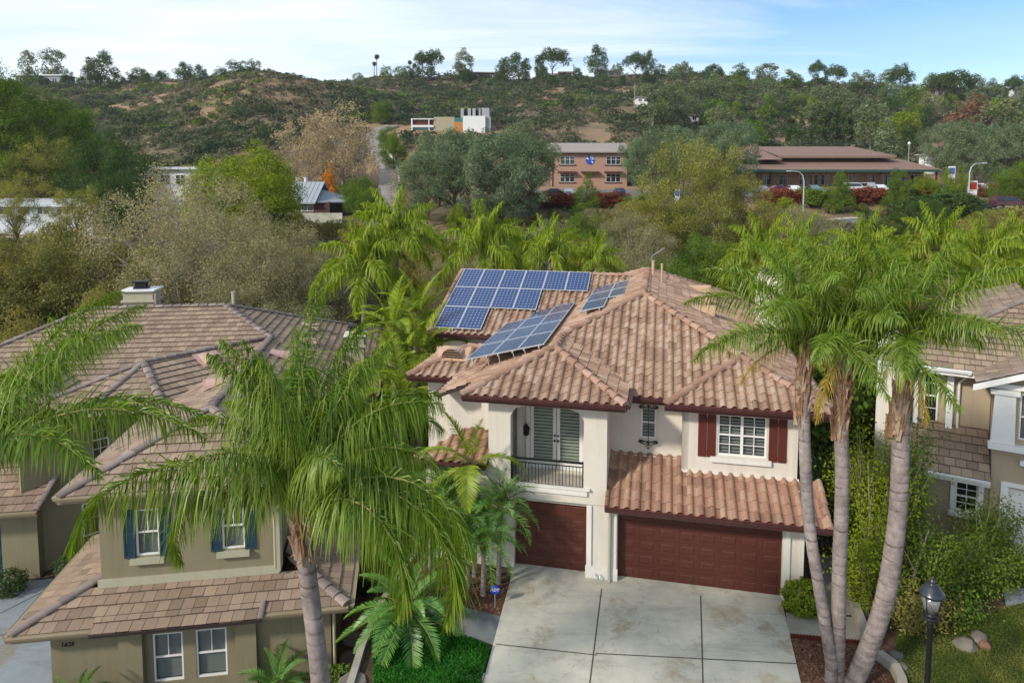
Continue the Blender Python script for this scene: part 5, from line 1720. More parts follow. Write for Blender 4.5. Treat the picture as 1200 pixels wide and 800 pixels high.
def boots_mesh(r, h, n, seed, big=1.0, dr=(0, 0)):
    """old leaf bases clasping the top of the trunk"""
    rg = random.Random(seed); m = MB()
    for i in range(n):
        a = i * 2.4 + rg.uniform(-.2, .2); z = h * i / n
        l = rg.uniform(.22, .52) * big; w = rg.uniform(.05, .12) * big
        out = rg.uniform(.02, .2)
        u = Vector((math.cos(a), math.sin(a), 0)); sd = Vector((-math.sin(a), math.cos(a), 0))
        rows = []
        for k in range(5):
            t = k / 4
            c = u * (r * (1.02 + .1 * t) + out * t * t * l) + Vector((dr[0] * (z + l * t - h * .75), dr[1] * (z + l * t - h * .75), z + l * t))
            ww = w * (1.25 - 1.0 * t ** 1.2)
            th = .035 * (1 - .6 * t)
            rows.append([c - sd * ww / 1.5 - u * .03, c + u * th, c + sd * ww / 1.5 - u * .03])
        vs = [tuple(p) for rw in rows for p in rw]
        fs = []
        for k in range(4):
            b = k * 3
            fs += [(b, b + 1, b + 4, b + 3), (b + 1, b + 2, b + 5, b + 4)]
        fs.append((12, 13, 14))
        m.add(vs, fs, 0 if rg.random() < .6 else 1, rg.random())
        if rg.random() < .9:     # fibre shreds
            q = u * (r * 1.1) + Vector((dr[0] * (z - h * .75), dr[1] * (z - h * .75), z + .1)); 
            e = q + sd * rg.uniform(-.15, .15) + Vector((0, 0, -rg.uniform(.1, .35))) + u * .06
            m.add([tuple(q - sd * .02), tuple(q + sd * .02), tuple(e)], [(0, 1, 2)], 0)
    return m.mesh('leaf_base', [MT['palm_boot'], MT['palm_boot_pale']])


LASTPALM = []


def palm(label, x, y, pts, r0, r1, fset, nfr, seed, extra=(), name='palm_tree', group=None, boots=True, scale=1.0, skip=None, order=None, bulge=1.25, z=None, azim0=None, lowmin=0, cat='palm', spear=True, ring=.12):
    """pts: trunk centre line relative to the base"""
    z = gz1(x, y) if z is None else z
    root = thing(name, label, cat, (x, y, z), 0, group)
    child('trunk', palm_trunk_mesh(pts, r0, r1, ring, 16 if r0 > .1 else 10, seed, bulge=bulge), root)
    tp = Vector(pts[-1])
    if boots:
        child('leaf_base', boots_mesh(r1, boots, int(24 + boots * 30), seed, min(1.2, r1 / .15), ((pts[-1][0] - pts[-2][0]) / (pts[-1][2] - pts[-2][2]), (pts[-1][1] - pts[-2][1]) / (pts[-1][2] - pts[-2][2]))), root, loc=tp - Vector((0, 0, boots * .75)))
    rg = random.Random(seed)
    sets = FS[fset]
    az = azim0 if azim0 is not None else rg.uniform(0, 6)
    for i in range(nfr):
        t = i / max(1, nfr - 1)
        k = min(len(sets) - 1, int(t * len(sets)))
        az += 2.39996
        if skip and skip(az % (2 * PI), k): continue
        s = scale * rg.uniform(.9, 1.1) * (.88 + .2 * t)
        child('frond', sets[k], root, loc=tp + Vector((math.cos(az) * r1 * .5, math.sin(az) * r1 * .5, .12 * (1 - t))), rot=(rg.uniform(-.12, .12), rg.uniform(-.1, .1), az + rg.uniform(-.15, .15)), scale=(s, s, s))
    for ea, k, s in extra:  # hand-placed fronds
        child('frond', sets[k], root, loc=tp + Vector((math.cos(ea) * r1, math.sin(ea) * r1, .02)), rot=(0, 0, ea), scale=(s, s, s))
    LASTPALM[:] = [root]
    return root
# ------------------------------------------------------------------ yards
Mm = frame_mat(MO, MTH); Ml = frame_mat(LO, LTH)
def mw(u, v): p = Mm @ Vector((u, v, 0)); return (p.x, p.y)
def lw_(u, v): p = Ml @ Vector((u, v, 0)); return (p.x, p.y)


def ground_px(px, py):
    """point of the sloping front yards seen at a picture position"""
    dx = (px - 600) / FPX; dy = -(py - (YHOR + FPX * math.tan(PITCH))) / FPX
    f = Vector((dx, math.cos(PITCH) + dy * math.sin(PITCH), -math.sin(PITCH) + dy * math.cos(PITCH)))
    t = 8.0
    while t < 60:
        p = Vector((0, 0, CAMH)) + f * t
        if p.z < gz1(p.x, p.y): break
        t += .02
    return (p.x, p.y)


DRV = [ground_px(*p) for p in ((601, 671), (916, 706), (943, 822), (556, 840))]
sheet('driveway', [DRV[3], DRV[2], DRV[1], DRV[0]], .06, MT['concrete'], 'pale stained concrete driveway with dark expansion joints', 'driveway', side=.1)
sheet('driveway', [mw(-8.1, -.35), mw(.05, -.05), mw(.05, .2), mw(-8.1, .3)], .055, MT['concrete'], 'concrete apron strip under the garage doors', 'driveway', side=.05)


def joint(p, q, w=.035):
    p, q = Vector(p), Vector(q); d = (q - p).normalized(); n = Vector((-d.y, d.x)) * w / 2
    sheet('driveway_joint', [tuple(p - n), tuple(q - n), tuple(q + n), tuple(p + n)], .066, MT['joint'], 'dark expansion joint scored across the driveway', 'joint')


for a, b in (((705, 692), (690, 812)), ((821, 700), (824, 815)), ((581, 757), (700, 770)), ((698, 768), (935, 780))):
    joint(ground_px(*a), ground_px(*b))
# left neighbour's driveway
sheet('driveway', [lw_(-16, 7.4), lw_(-3.6, 7.4), lw_(-3.3, -6), lw_(-16, -6)][::-1], .035, MT['concrete_blue'], 'bluish concrete driveway beside the olive house', 'driveway')
for a, b in (((0, 720), (58, 690)), ((0, 745), (35, 742))):
    pa, pb = ground_px(*a), ground_px(*b); p, q = Vector(pa), Vector(pb); d = (q - p).normalized(); n = Vector((-d.y, d.x)) * .018
    sheet('driveway_joint', [tuple(p - n), tuple(q - n), tuple(q + n), tuple(p + n)], .042, MT['joint'], 'joint line in the bluish driveway', 'joint')
# right neighbour's drive and path
Mr = frame_mat(RO, RTH)
def rw(u, v): p = Mr @ Vector((u, v, 0)); return (p.x, p.y)
sheet('driveway', [rw(-.5, .1), rw(4.8, .1), rw(5.2, -9), rw(-.6, -9)][::-1], .03, MT['concrete_blue'], 'pale driveway in front of the white garage door', 'driveway')
# mulch bed and slate walk left of the driveway
sheet('mulch_bed', [ground_px(*p) for p in ((430, 745), (597, 742), (604, 668), (520, 655), (440, 690))], .03, MT['mulch'], 'dark bark mulch bed left of the driveway', 'mulch bed')
sheet('walkway', [ground_px(*p) for p in ((533, 742), (580, 757), (590, 725), (540, 712))], .055, MT['slate'], 'slate flagstone walk joining the driveway', 'walkway', side=.04)
sheet('walkway', [ground_px(*p) for p in ((500, 716), (541, 742), (545, 712), (515, 700))], .05, MT['slate'], 'slate flagstone walk between lawn and palms', 'walkway', side=.04)
lawn_poly = [ground_px(*p) for p in ((437, 828), (556, 830), (575, 762), (530, 742), (437, 728))]
sheet('lawn', lawn_poly, .05, MT['lawn_soil'], 'dark green clover lawn left of the driveway', 'lawn')
sheet('driveway_kerb', [ground_px(*p) for p in ((535, 800), (566, 800), (568, 792), (540, 795))], .09, MT['concrete'], 'low concrete border at the lawn corner', 'kerb', side=.08)
# right of the driveway: concrete pad, mulch bed, dry lawn
sheet('concrete_pad', [ground_px(*p) for p in ((921, 719), (1002, 725), (1012, 756), (924, 748))], .05, MT['concrete_warm'], 'warm concrete pad beside the driveway', 'pad', side=.04)
sheet('side_path', [ground_px(*p) for p in ((962, 722), (1003, 722), (985, 655), (955, 650))], .04, MT['concrete_warm'], 'narrow concrete side path along the house', 'path')
sheet('mulch_bed', [ground_px(*p) for p in ((924, 749), (1010, 757), (1046, 800), (1050, 830), (944, 830))], .045, MT['mulch'], 'brown mulch bed round the triple palm', 'mulch bed')
sheet('lawn', [ground_px(*p) for p in ((1050, 745), (1230, 700), (1260, 830), (1050, 830))], .035, MT['lawn_dry'], 'patchy dry lawn in front of the right house', 'lawn')


def blades(name, poly, n, size, mat, label, cat, up=.35, off=.05, aspect=.5, h=.06):
    P = np.array(poly); r = np.random.default_rng(5)
    x0, y0 = P.min(0); x1, y1 = P.max(0)
    pts = r.uniform((x0, y0), (x1, y1), (n * 2, 2))
    s = np.ones(len(pts), bool); m = len(P)
    ar = sum(P[i][0] * P[(i + 1) % m][1] - P[(i + 1) % m][0] * P[i][1] for i in range(m))
    for i in range(m):
        a, b = P[i], P[(i + 1) % m]
        c = (b[0] - a[0]) * (pts[:, 1] - a[1]) - (b[1] - a[1]) * (pts[:, 0] - a[0])
        s &= (c > 0) if ar > 0 else (c < 0)
    pts = pts[s][:n]
    hump = vnoise(pts[:, 0], pts[:, 1], .35) * .06 + .03
    z = gz(pts[:, 0], pts[:, 1]) + off + r.uniform(0, h, len(pts)) + hump
    C = np.column_stack([pts, z])
    N = np.tile([0, 0, up * 3], (len(C), 1)) + r.normal(0, .5, (len(C), 3))
    t = np.clip(.4 + vnoise(pts[:, 0] * 1.0, pts[:, 1], .5) * .9 + r.normal(0, .2, len(pts)), 0, 1)
    V, F = leaf_quads(C, N, size * r.uniform(.6, 1.4, len(C)), aspect, r)
    top(name, np_mesh(name, V, F, LM[mat], tint=t), label, cat, kind='stuff')


blades('clover_leaves', lawn_poly, 26000, .06, 'clover', 'small glossy clover leaves covering the left lawn', 'ground cover')
blades('grass', [ground_px(*p) for p in ((1052, 747), (1228, 702), (1258, 828), (1052, 828))], 26000, .07, 'grass', 'dry tufted grass of the right lawn', 'grass', up=.1, aspect=.16)

# retaining wall between the lots, low walls on the right
def low_wall(name, pts, w, h, mat, label, zoff=0):
    m = MB()
    for a, b in zip(pts, pts[1:]):
        A, B = Vector(a), Vector(b); d = (B - A).normalized(); n = Vector((-d.y, d.x)) * w / 2
        za, zb = gz1(a[0], a[1]) + zoff, gz1(b[0], b[1]) + zoff
        lo = min(za, zb) - .6
        m.add([(A.x - n.x, A.y - n.y, lo), (B.x - n.x, B.y - n.y, lo), (B.x + n.x, B.y + n.y, lo), (A.x + n.x, A.y + n.y, lo),
               (A.x - n.x, A.y - n.y, za + h), (B.x - n.x, B.y - n.y, zb + h), (B.x + n.x, B.y + n.y, zb + h), (A.x + n.x, A.y + n.y, za + h)],
              [(0, 3, 2, 1), (4, 5, 6, 7), (0, 1, 5, 4), (1, 2, 6, 5), (2, 3, 7, 6), (3, 0, 4, 7)])
    return top(name, m.mesh(name, mat), label, 'wall')


rt = MB()
yy = [9 + k * 1.6 for k in range(16)]
for a, b in zip(yy, yy[1:]):
    xa, xb = -3.93 + (a - 18) * .22 * (a > 18), -3.93 + (b - 18) * .22 * (b > 18)
    za, zb = gz1(xa + .4, a), gz1(xb + .4, b)
    rt.add([(xa - .09, a, -3.2), (xa + .09, a, -3.2), (xb + .09, b, -3.2), (xb - .09, b, -3.2), (xa - .09, a, za + .14), (xa + .09, a, za + .14), (xb + .09, b, zb + .14), (xb - .09, b, zb + .14)],
           [(4, 5, 6, 7), (0, 1, 5, 4), (1, 2, 6, 5), (2, 3, 7, 6), (3, 0, 4, 7)])
top('retaining_wall', rt.mesh('retaining_wall', MT['concrete_warm']), 'narrow retaining wall between the clover lawn and the olive house', 'wall')
low_wall('garden_wall', [ground_px(990, 690), ground_px(1014, 752)], .22, .35, MT['concrete_warm'], 'low tan garden wall beside the side path')
low_wall('garden_wall', [ground_px(*p) for p in ((1012, 765), (1030, 772), (1048, 786), (1056, 802), (1060, 825))], .22, .22, MT['concrete_warm'], 'curved low stone border round the triple palm bed')
# scalloped brick edging between pad and mulch
ed = MB(); a, b = Vector(ground_px(926, 748)), Vector(ground_px(1008, 756))
n = 22
for k in range(n):
    p = a.lerp(b, (k + .5) / n); z = gz1(p.x, p.y) + .05; r_ = (b - a).length / n / 2
    ed.prism([(p.x + r_ * math.cos(PI * q / 6), z + .05 + r_ * math.sin(PI * q / 6)) for q in range(7)] + [(p.x - r_, z - .05), (p.x + r_, z - .05)], 1, p.y - .03, p.y + .03)
top('brick_edging', ed.mesh('brick_edging', MT['shutter']), 'scalloped dark red edging along the concrete pad', 'edging')
# stepping stones in the side yard
for k, (px, py) in enumerate(((413, 800), (411, 772), (414, 750))):
    x, y = ground_px(px, py); m = MB()
    m.lathe([(.34, 0), (.36, .04), (.33, .06)], 9, (0, 0, 0))
    top('stepping_stone', m.mesh('stepping_stone', MT['rock']), f'flat stepping stone in the side yard, {ordinal(3 - k)} from the back', 'stepping stone', (x, y, gz1(x, y)), k, 'stepping stones in the side yard')


def rock(px, py, s, mat, label, seed):
    bm = bmesh.new(); bmesh.ops.create_icosphere(bm, subdivisions=2, radius=1)
    rg = random.Random(seed)
    for v in bm.verts:
        v.co *= 1 + rg.uniform(-.16, .16)
        v.co.x *= s[0]; v.co.y *= s[1]; v.co.z *= s[2]
    me = bpy.data.meshes.new('rock'); bm.to_mesh(me); bm.free(); me.materials.append(mat)
    x, y = ground_px(px, py)
    top('rock', me, label, 'rock', (x, y, gz1(x, y) + s[2] * .45), seed)


rock(1130, 760, (.28, .25, .22), MT['rock'], 'grey boulder on the dry lawn', 3)
rock(1148, 752, (.27, .2, .17), MT['rock'], 'brown boulder behind the grey one on the lawn', 4)
rock(1154, 760, (.16, .14, .16), MT['rock_red'], 'small reddish boulder at the right of the group', 5)
rock(1163, 678, (.28, .22, .2), MT['rock'], 'rounded boulder near the white garage door', 6)
rock(1050, 772, (.25, .2, .12), MT['rock'], 'flat tan rock beside the curved stone border', 7)
rock(1056, 785, (.22, .18, .12), MT['rock'], 'tan rock below the flat one at the curved border', 8)

# ------------------------------------------------------------------ street lamp
def street_lamp():
    x, y, zt_ = pt(1093, 675, 14.0)
    z = gz1(x, y); T = zt_ - z
    root = thing('street_lamp', 'black post lamp with glass lantern and domed cap on the dry lawn', 'street lamp', (x, y, z))
    m = MB()
    b = T - .98
    m.lathe([(.13, 0), (.13, .15), (.11, .2), (.10, .7), (.075, .8), (.062, .85), (.056, b - .2), (.06, b - .18), (.075, b - .1), (.06, b - .05), (.06, b)], 16)
    m.build('post', MT['iron'], root, smooth=True)
    m = MB()
    m.lathe([(.06, b), (.15, b + .03), (.16, b + .06), (.13, b + .09), (.13, b + .12), (.155, b + .15), (.14, b + .18)], 18)
    for k in range(4):
        a = k * PI / 2 + .5
        m.tube([(.14 * math.cos(a), .14 * math.sin(a), b + .17), (.215 * math.cos(a), .215 * math.sin(a), b + .58)], .011, 5)
    m.build('lantern_frame', MT['iron'], root)
    m = MB(); m.lathe([(.125, b + .18), (.205, b + .57)], 18)
    g = NT('lantern_glass'); gl = g.node('ShaderNodeBsdfGlossy', i_Roughness=.1); tr = g.node('ShaderNodeBsdfTransparent'); tr.inputs[0].default_value = (.78, .82, .78, 1)
    df = g.node('ShaderNodeBsdfDiffuse'); df.inputs[0].default_value = (.6, .63, .6, 1)
    m1 = g.node('ShaderNodeMixShader', i_0=.22); g.link(tr.outputs[0], m1.inputs[1]); g.link(df.outputs[0], m1.inputs[2])
    m2 = g.node('ShaderNodeMixShader', i_0=.15); g.link(m1.outputs[0], m2.inputs[1]); g.link(gl.outputs[0], m2.inputs[2]); g.link(m2.outputs[0], g.out.inputs[0])
    m.build('lantern_glass', g.m, root, smooth=True)
    m = MB(); m.lathe([(.05, b + .18), (.05, b + .34), (.035, b + .36), (.035, b + .5), (.06, b + .56)], 10); m.build('lamp_socket', MT['iron'], root)
    m = MB(); m.lathe([(.24, b + .565), (.255, b + .59), (.25, b + .62), (.225, b + .645), (.215, b + .665), (.20, b + .68), (.15, b + .76), (.09, b + .81), (.06, b + .83), (.075, b + .86), (.05, b + .9), (.02, b + .93), (.03, b + .95), (.004, b + .98)], 22)
    mt = NT('painted_black_metal'); mt.bsdf((.02, .026, .032), .3, .6)
    m.build('lantern_cap', mt.m, root, smooth=True)


street_lamp()


def yard_sign():
    x, y = ground_px(580, 712)
    z = gz1(x, y)
    root = thing('yard_sign', 'blue octagonal security yard sign on a thin stake', 'sign', (x, y, z), -.1)
    m = MB(); m.tube([(0, 0, 0), (0, 0, .42)], .01, 6); m.build('stake', MT['alu'], root)
    m = MB(); m.prism([(.14 * math.cos(PI / 8 + k * PI / 4), .55 + .14 * math.sin(PI / 8 + k * PI / 4)) for k in range(8)], 1, -.012, .012)
    b = NT('sign_blue'); b.bsdf((.012, .05, .38), .4)
    m.build('sign_board', b.m, root)
    cu = bpy.data.curves.new('sign_letters', 'FONT'); cu.body = 'ADT'; cu.size = .125; cu.align_x = 'CENTER'; cu.extrude = .003; cu.shear = .2
    to = bpy.data.objects.new('tmp_letters', cu); COL.objects.link(to); bpy.context.view_layer.update()
    me = bpy.data.meshes.new_from_object(to.evaluated_get(bpy.context.evaluated_depsgraph_get())); bpy.data.objects.remove(to)
    me.materials.clear(); me.materials.append(MT['white'])
    child('sign_letters', me, root, (-.005, -.018, .508), (R(90), 0, 0))


yard_sign()

# ------------------------------------------------------------------ garden palms and plants
x0, y0 = ground_px(376, 800)
px_, py_ = (-2.22, 9.6)
zt = 7.28
palm('tall feathery palm with drooping fronds in front of the olive house', px_ - .50, py_, [(0, 0, 0), (-.02, 0, 2.2), (-.06, 0, 4.0), (-.16, 0, 5.5), (-.29, .03, 6.7), (-.38, .05, zt - gz1(px_, py_))],   .148, .128, 'left', 0, 5, boots=1.0, ring=.17, extra=(
    (1.1, 0, 1.0), (1.9, 0, .95), (.5, 0, .92), (2.5, 0, .92), (4.4, 5, .8), (1.5, 5, 1.0), (1.3, 1, .95), (1.8, 1, .95),
    (2.75, 0, .95), (3.0, 0, .9), (2.6, 1, .8), (3.0, 1, .78), (.35, 1, .95), (.1, 1, .95), (.55, 2, .9), (-.05, 2, .8),
    (3.35, 3, 1.12), (3.25, 4, .8), (-.34, 3, 1.0), (-.42, 4, 1.18), (-.22, 4, 1.1), (-.62, 4, .95), (2.0, 1, .95), (1.4, 2, .9), (2.3, 3, .8), (.9, 3, .8), (-.9, 1, .72), (4.0, 1, .72)))
palm('palm at the left edge whose fronds hang into view over the olive roof', -8.5, 10.0, [(0, 0, 0), (0, 0, 4), (.06, 0, 8), (.1, 0, 10.1)], .17, .15, 'edge', 0, 9, boots=1.0, extra=((.05, 0, .86), (.32, 0, .8), (-.06, 1, 1.0), (.18, 1, .92), (-.4, 1, .85), (1.2, 0, .9), (2.0, 1, .8), (2.9, 0, .8), (3.6, 1, .8), (4.6, 0, .8), (5.3, 1, .8), (.8, 0, .85)))
bx, by = ground_px(986, 800)
bz = gz1(bx, by)
def tp(px, py, Y):
    q = pt(px, py, Y); return (q[0] - bx, q[1] - by, q[2] - bz)
T1 = [(-.30, .0, -.1), tp(974, 770, by + .06), tp(961, 690, by + .2), tp(950, 620, by + .3), tp(944, 540, by + .4), tp(942, 440, by + .5), tp(946, 388, by + .5)]
T2 = [(-.06, .1, -.1), tp(982, 740, by + .15), tp(984, 660, by + .2), tp(987, 560, by + .25), tp(986, 470, by + .25), tp(990, 405, by + .2)]
T3 = [(.12, -.05, -.1), tp(1012, 770, by + .02), tp(1036, 700, by - .05), tp(1050, 620, by - .1), tp(1055, 540, by - .15), tp(1058, 450, by - .25), tp(1066, 398, by - .3)]
for k, (T, r0, r1, lab, nf, ff) in enumerate(((T1, .145, .135, 'slim leaning trunk of the triple palm, standing left of its two partners', 17, .3), (T2, .17, .155, 'straight middle palm of the triple clump by the driveway', 17, 1.9), (T3, .235, .17, 'thick curved palm leaning right out of the triple clump', 19, 1.1))):
    palm(lab, bx, by, T, r0, r1, 'hero_right', nf, 21 + k, group='triple palm clump by the driveway', boots=3.1, azim0=ff, scale=.84, z=bz - .1, ring=.2)
    skirt(LASTPALM[0], T[-1], 3, 40 + k, .8)

# small palms in the mulch bed
for k, (px, py, hh, nf) in enumerate(((548, 690, 1.75, 30), (566, 698, 1.55, 28), (584, 684, 2.3, 32))):
    x, y = ground_px(px, py)
    palm(f'pygmy date palm in the mulch bed, {ordinal(k + 1)} from the left', x, y, [(0, 0, 0), (.02, 0, hh * .5), (-.03 + .04 * k, 0, hh)], .075, .065, 'pygmy', nf, 31 + k, group='pygmy palms in the mulch bed', boots=.25, ring=.06)
x, y = ground_px(505, 690)
palm('bushy pygmy palm behind the long hanging frond', x, y, [(0, 0, 0), (0, 0, .9), (.05, 0, 2.0)], .08, .07, 'pygmy', 34, 36, boots=.3, ring=.06, scale=1.25)
x, y = ground_px(527, 660)
palm('bushy pygmy palm against the entry wall', x, y, [(0, 0, 0), (0, 0, .9), (-.05, 0, 2.3)], .08, .07, 'pygmy', 34, 38, boots=.3, ring=.06, scale=1.2)
x, y = ground_px(556, 676)
palm('slender yellowing king palm in front of the entry', x, y, [(0, 0, 0), (.02, 0, 1.6), (-.05, 0, 3.0), (-.12, .0, 3.55)], .07, .055, 'kingdry', 9, 44, boots=0, azim0=.5, scale=.9)
x, y = ground_px(478, 738)
palm('low stemless cycad on the clover lawn edge', x, y, [(0, 0, 0), (0, 0, .3), (0, 0, .55)], .16, .14, 'cycad', 30, 51, name='cycad_plant', boots=0, cat='cycad', scale=1.35)
for lab, u, v, sc, sd in (('green fan of cycad leaves beside the right lower window', 2.75, -.55, 1.0, 61), ('bright green cycad below the house number', -2.2, -.75, 1.0, 62)):
    q = lw_(u, v)
    palm(lab, q[0], q[1], [(0, 0, 0), (0, 0, .3), (0, 0, .75)], .12, .1, 'cycad', 28, sd, name='cycad_plant', boots=0, cat='cycad', scale=sc)


def leafy_mass(name, label, cat, c, rad, n, size, mat, squash=1.0, parent_stem=True, seed=1, shell=.75, box=False, kind=None):
    r = np.random.default_rng(seed)
    if box:
        p = r.uniform(-1, 1, (n, 3)); ax = r.integers(0, 3, n); sg = np.sign(r.normal(size=n)); p[np.arange(n), ax] = sg * r.uniform(.85, 1.04, n)
        d = np.zeros((n, 3)); d[np.arange(n), ax] = sg
    else:
        d = r.normal(size=(n, 3)); d /= np.linalg.norm(d, axis=1)[:, None]
        bump = 1 + .16 * np.sin(d[:, 0] * 6 + seed) * np.cos(d[:, 1] * 5 + d[:, 2] * 7)
        p = d * (r.uniform(shell, 1.05, n) * bump)[:, None]
    P = p * np.array(rad)
    t = np.clip(.5 + .4 * np.sin(p[:, 0] * 7 + seed) * np.sin(p[:, 2] * 6 + p[:, 1] * 5) + r.normal(0, .2, n), 0, 1)
    V, F = leaf_quads(P, d + np.array([0, 0, .4]), size * r.uniform(.6, 1.4, n), .6, r)
    root = thing(name, label, cat, c)
    child('foliage', np_mesh('foliage', V, F, LM[mat], tint=t), root)
    m = MB(); rg = random.Random(seed)
    for k in range(9):
        a = rg.uniform(0, 6.3); e = Vector((math.cos(a) * rad[0] * .6, math.sin(a) * rad[1] * .6, rad[2] * rg.uniform(.1, .6)))
        m.tube([(0, 0, -rad[2] * .98), tuple(e * .4), tuple(e)], [.03, .02, .008], 5)
    m.build('stem', MT['bark'], root)
    return root


q = lw_(-4.25, -.75)
leafy_mass('shrub', 'dense rounded clipped shrub at the corner of the olive house', 'shrub', (q[0], q[1], -2.35 + .95), (.62, .62, 1.0), 5200, .085, 'hedge', seed=3)
x, y = ground_px(942, 718)
leafy_mass('shrub', 'small rounded shrub beside the wide garage door', 'shrub', (x, y, .42), (.62, .5, .48), 3600, .075, 'bright', seed=4)
q = lw_(4.3, -1.6)
leafy_mass('hedge', 'low box hedge beside the tall palm trunk', 'hedge', (q[0], q[1], -2.3 + .75), (.35, .9, .8), 4200, .08, 'green', box=True, seed=5)
for lab, u, v, s in (('dark shrub by the entry steps of the olive house', -5.6, 7.4, .7), ('flowering pot shrub beside the blue garage door', -7.5, 6.7, .55)):
    q = lw_(u, v); leafy_mass('shrub', lab, 'shrub', (q[0], q[1], -2.25 + s * .8), (s, s, s * .8), 1500, .09, 'dark', seed=int(s * 10))


# loose climbing shrubs between the middle and the right house
def loose_shrub(label, px, py, h, w, n, mat, seed, stems=22, leaf=.085, name='shrub', lean=0):
    x, y = ground_px(px, py) if py else (px, 0)
    r = np.random.default_rng(seed); rg = random.Random(seed)
    m = MB(); P = []; N = []; T = []
    for k in range(stems):
        a = rg.uniform(0, 2 * PI); rr_ = w * rg.uniform(.15, 1) ** .7
        hh = h * rg.uniform(.55, 1.0) * (1 - .25 * (rr_ / w) ** 2)
        e = Vector((math.cos(a) * rr_ + lean * hh, math.sin(a) * rr_ * .8, hh))
        b = Vector((e.x * .25, e.y * .25, 0)); mid = b.lerp(e, .5) + Vector((rg.uniform(-.15, .15), rg.uniform(-.15, .15), .15))
        m.tube([b, mid, e], [.028, .018, .005], 4)
        cnt = n // stems; t0 = rg.uniform(.25, .7)
        t = r.uniform(.12, 1.05, cnt)[:, None]
        B, M_, E = (np.array(v) for v in (b, mid, e))
        q = (1 - t) ** 2 * B + 2 * t * (1 - t) * M_ + t * t * E
        q = q + r.normal(0, 1, (cnt, 3)) * np.array([.30, .28, .22]) * (.45 + .5 * t) * (w / 1.2) ** .5
        q[:, 2] = np.maximum(q[:, 2], .03)
        P.append(q); N.append(q * np.array([.3, .3, .0]) + np.array([0, 0, .6])); T.append(np.clip(t0 + r.normal(0, .2, cnt), 0, 1))
    P = np.concatenate(P); N = np.concatenate(N); T = np.concatenate(T)
    V, F = leaf_quads(P, N, leaf * r.uniform(.6, 1.4, len(P)), .55, r)
    root = thing(name, label, 'shrub', (x, y, gz1(x, y)))
    child('foliage', np_mesh('foliage', V, F, LM[mat], tint=T), root)
    m.build('stem', MT['bark_pale'], root)
    return root


for a in (('tall bright shrub behind the curved palm trunk', 1022, 668, 5.0, 1.5, 13000, 'bright', 71, 40),
          ('tall grey-green shrub between the right house and the palms', 1060, 660, 5.2, 1.0, 9500, 'green', 72, 34),
          ('vine-like bright shrub at the foot of the low garden wall', 1020, 720, 2.9, .95, 8000, 'bright', 73, 26),
          ('dark green shrub beyond the lamp post', 1094, 700, 2.2, 1.3, 9500, 'green', 74, 30),
          ('sprawling green bush behind the lamp, right of the post', 1140, 692, 1.5, 1.5, 9000, 'green', 75, 30),
          ('feathery sprawling bush beside the white garage door', 1160, 662, 2.3, .9, 5500, 'green', 76, 30),
          ('climbing vine on the corner of the white garage', 1168, 640, 3.6, .55, 5000, 'bright', 77, 16),
          ('low green bush spreading right toward the pale driveway', 1180, 680, 1.1, 1.5, 8000, 'green', 78, 24),
          ('yellow-green shrub directly behind the middle palm trunk', 1000, 640, 3.6, 1.0, 8000, 'yellow', 79, 24),
          ('dark narrow shrub filling the gap beside the house wall', 968, 640, 3.8, .8, 6500, 'dark', 80, 20),
          ('scrubby bush below the lamp post beside the lawn', 1062, 735, 1.4, 1.0, 6000, 'olive', 81, 22),
          ('small green plant at the base of the lamp shrubs', 1120, 728, .9, .8, 4000, 'green', 82, 16)):
    loose_shrub(*a)
for a in (('dark shrub in the side yard beside the olive house, nearest the retaining wall', 425, 690, 1.6, .8, 4500, 'dark', 91, 16),
          ('leafy shrub in the gap between the two houses', 455, 640, 3.0, 1.3, 8000, 'green', 92, 26),
          ('dark shrub under the hanging fronds by the entry', 492, 650, 2.0, 1.1, 6000, 'dark', 93, 20)):
    loose_shrub(*a)
x, y = ground_px(1034, 700)
st = MB(); st.tube([(0, 0, .1), (.55, .3, 1.4), (.9, .5, 2.1)], [.05, .04, .015], 6); st.tube([(.4, .2, 1.0), (.1, .3, 1.6)], [.02, .008], 5)
top('dead_branch', st.mesh('dead_branch', MT['bark_pale']), 'bare grey branch leaning in the shrubs behind the lamp', 'branch', (x + .3, y - .6, gz1(x, y)))
# ------------------------------------------------------------------ far road, lane, parking
def rz_(px, Y): return (at(px, Y)[0], Y)


strip('road', [(-170, 104.5), (-60, 104.5), (-10, 104.8), (20, 105), (60, 105.5), (120, 106.5), (200, 108)], 8.0, .12, MT['asphalt'], 'grey avenue crossing behind the trees', 'road', up=.3)
for off, lab in ((4.25, 'pale kerb along the far side of the avenue'), (-4.25, 'pale kerb along the near side of the avenue')):
    strip('kerb', [(-170, 104.5 + off), (-60, 104.5 + off), (-10, 104.8 + off), (20, 105 + off), (60, 105.5 + off), (120, 106.5 + off), (200, 108 + off)], .45, .26, MT['concrete'], lab, 'kerb', up=.3)
strip('road_marking', [(-60, 104.5), (-10, 104.8), (20, 105), (60, 105.5), (120, 106.5), (200, 108)], .16, .135, MT['paint'], 'painted centre line of the avenue', 'marking')
strip('lane', [rz_(443, 112), rz_(452, 128), rz_(460, 148), rz_(459, 170), rz_(452, 195), rz_(444, 214), rz_(436, 228), rz_(446, 240), rz_(462, 246)], 6.0, .35, MT['lane'], 'pale lane climbing the hill to the white modern building', 'lane', up=.8)
strip('lane_wall', [rz_(468, 150), rz_(468, 170), rz_(461, 195), rz_(450, 212)], .4, 1.2, MT['white'], 'low white wall along the right side of the climbing lane', 'wall', kind='thing', up=1.6)
sheet('parking_lot', [rz_(595, 127), rz_(1230, 127), rz_(1230, 141), rz_(595, 141)], .15, MT['asphalt'], 'parking lot in front of the pink and the long building', 'parking lot', step=4)


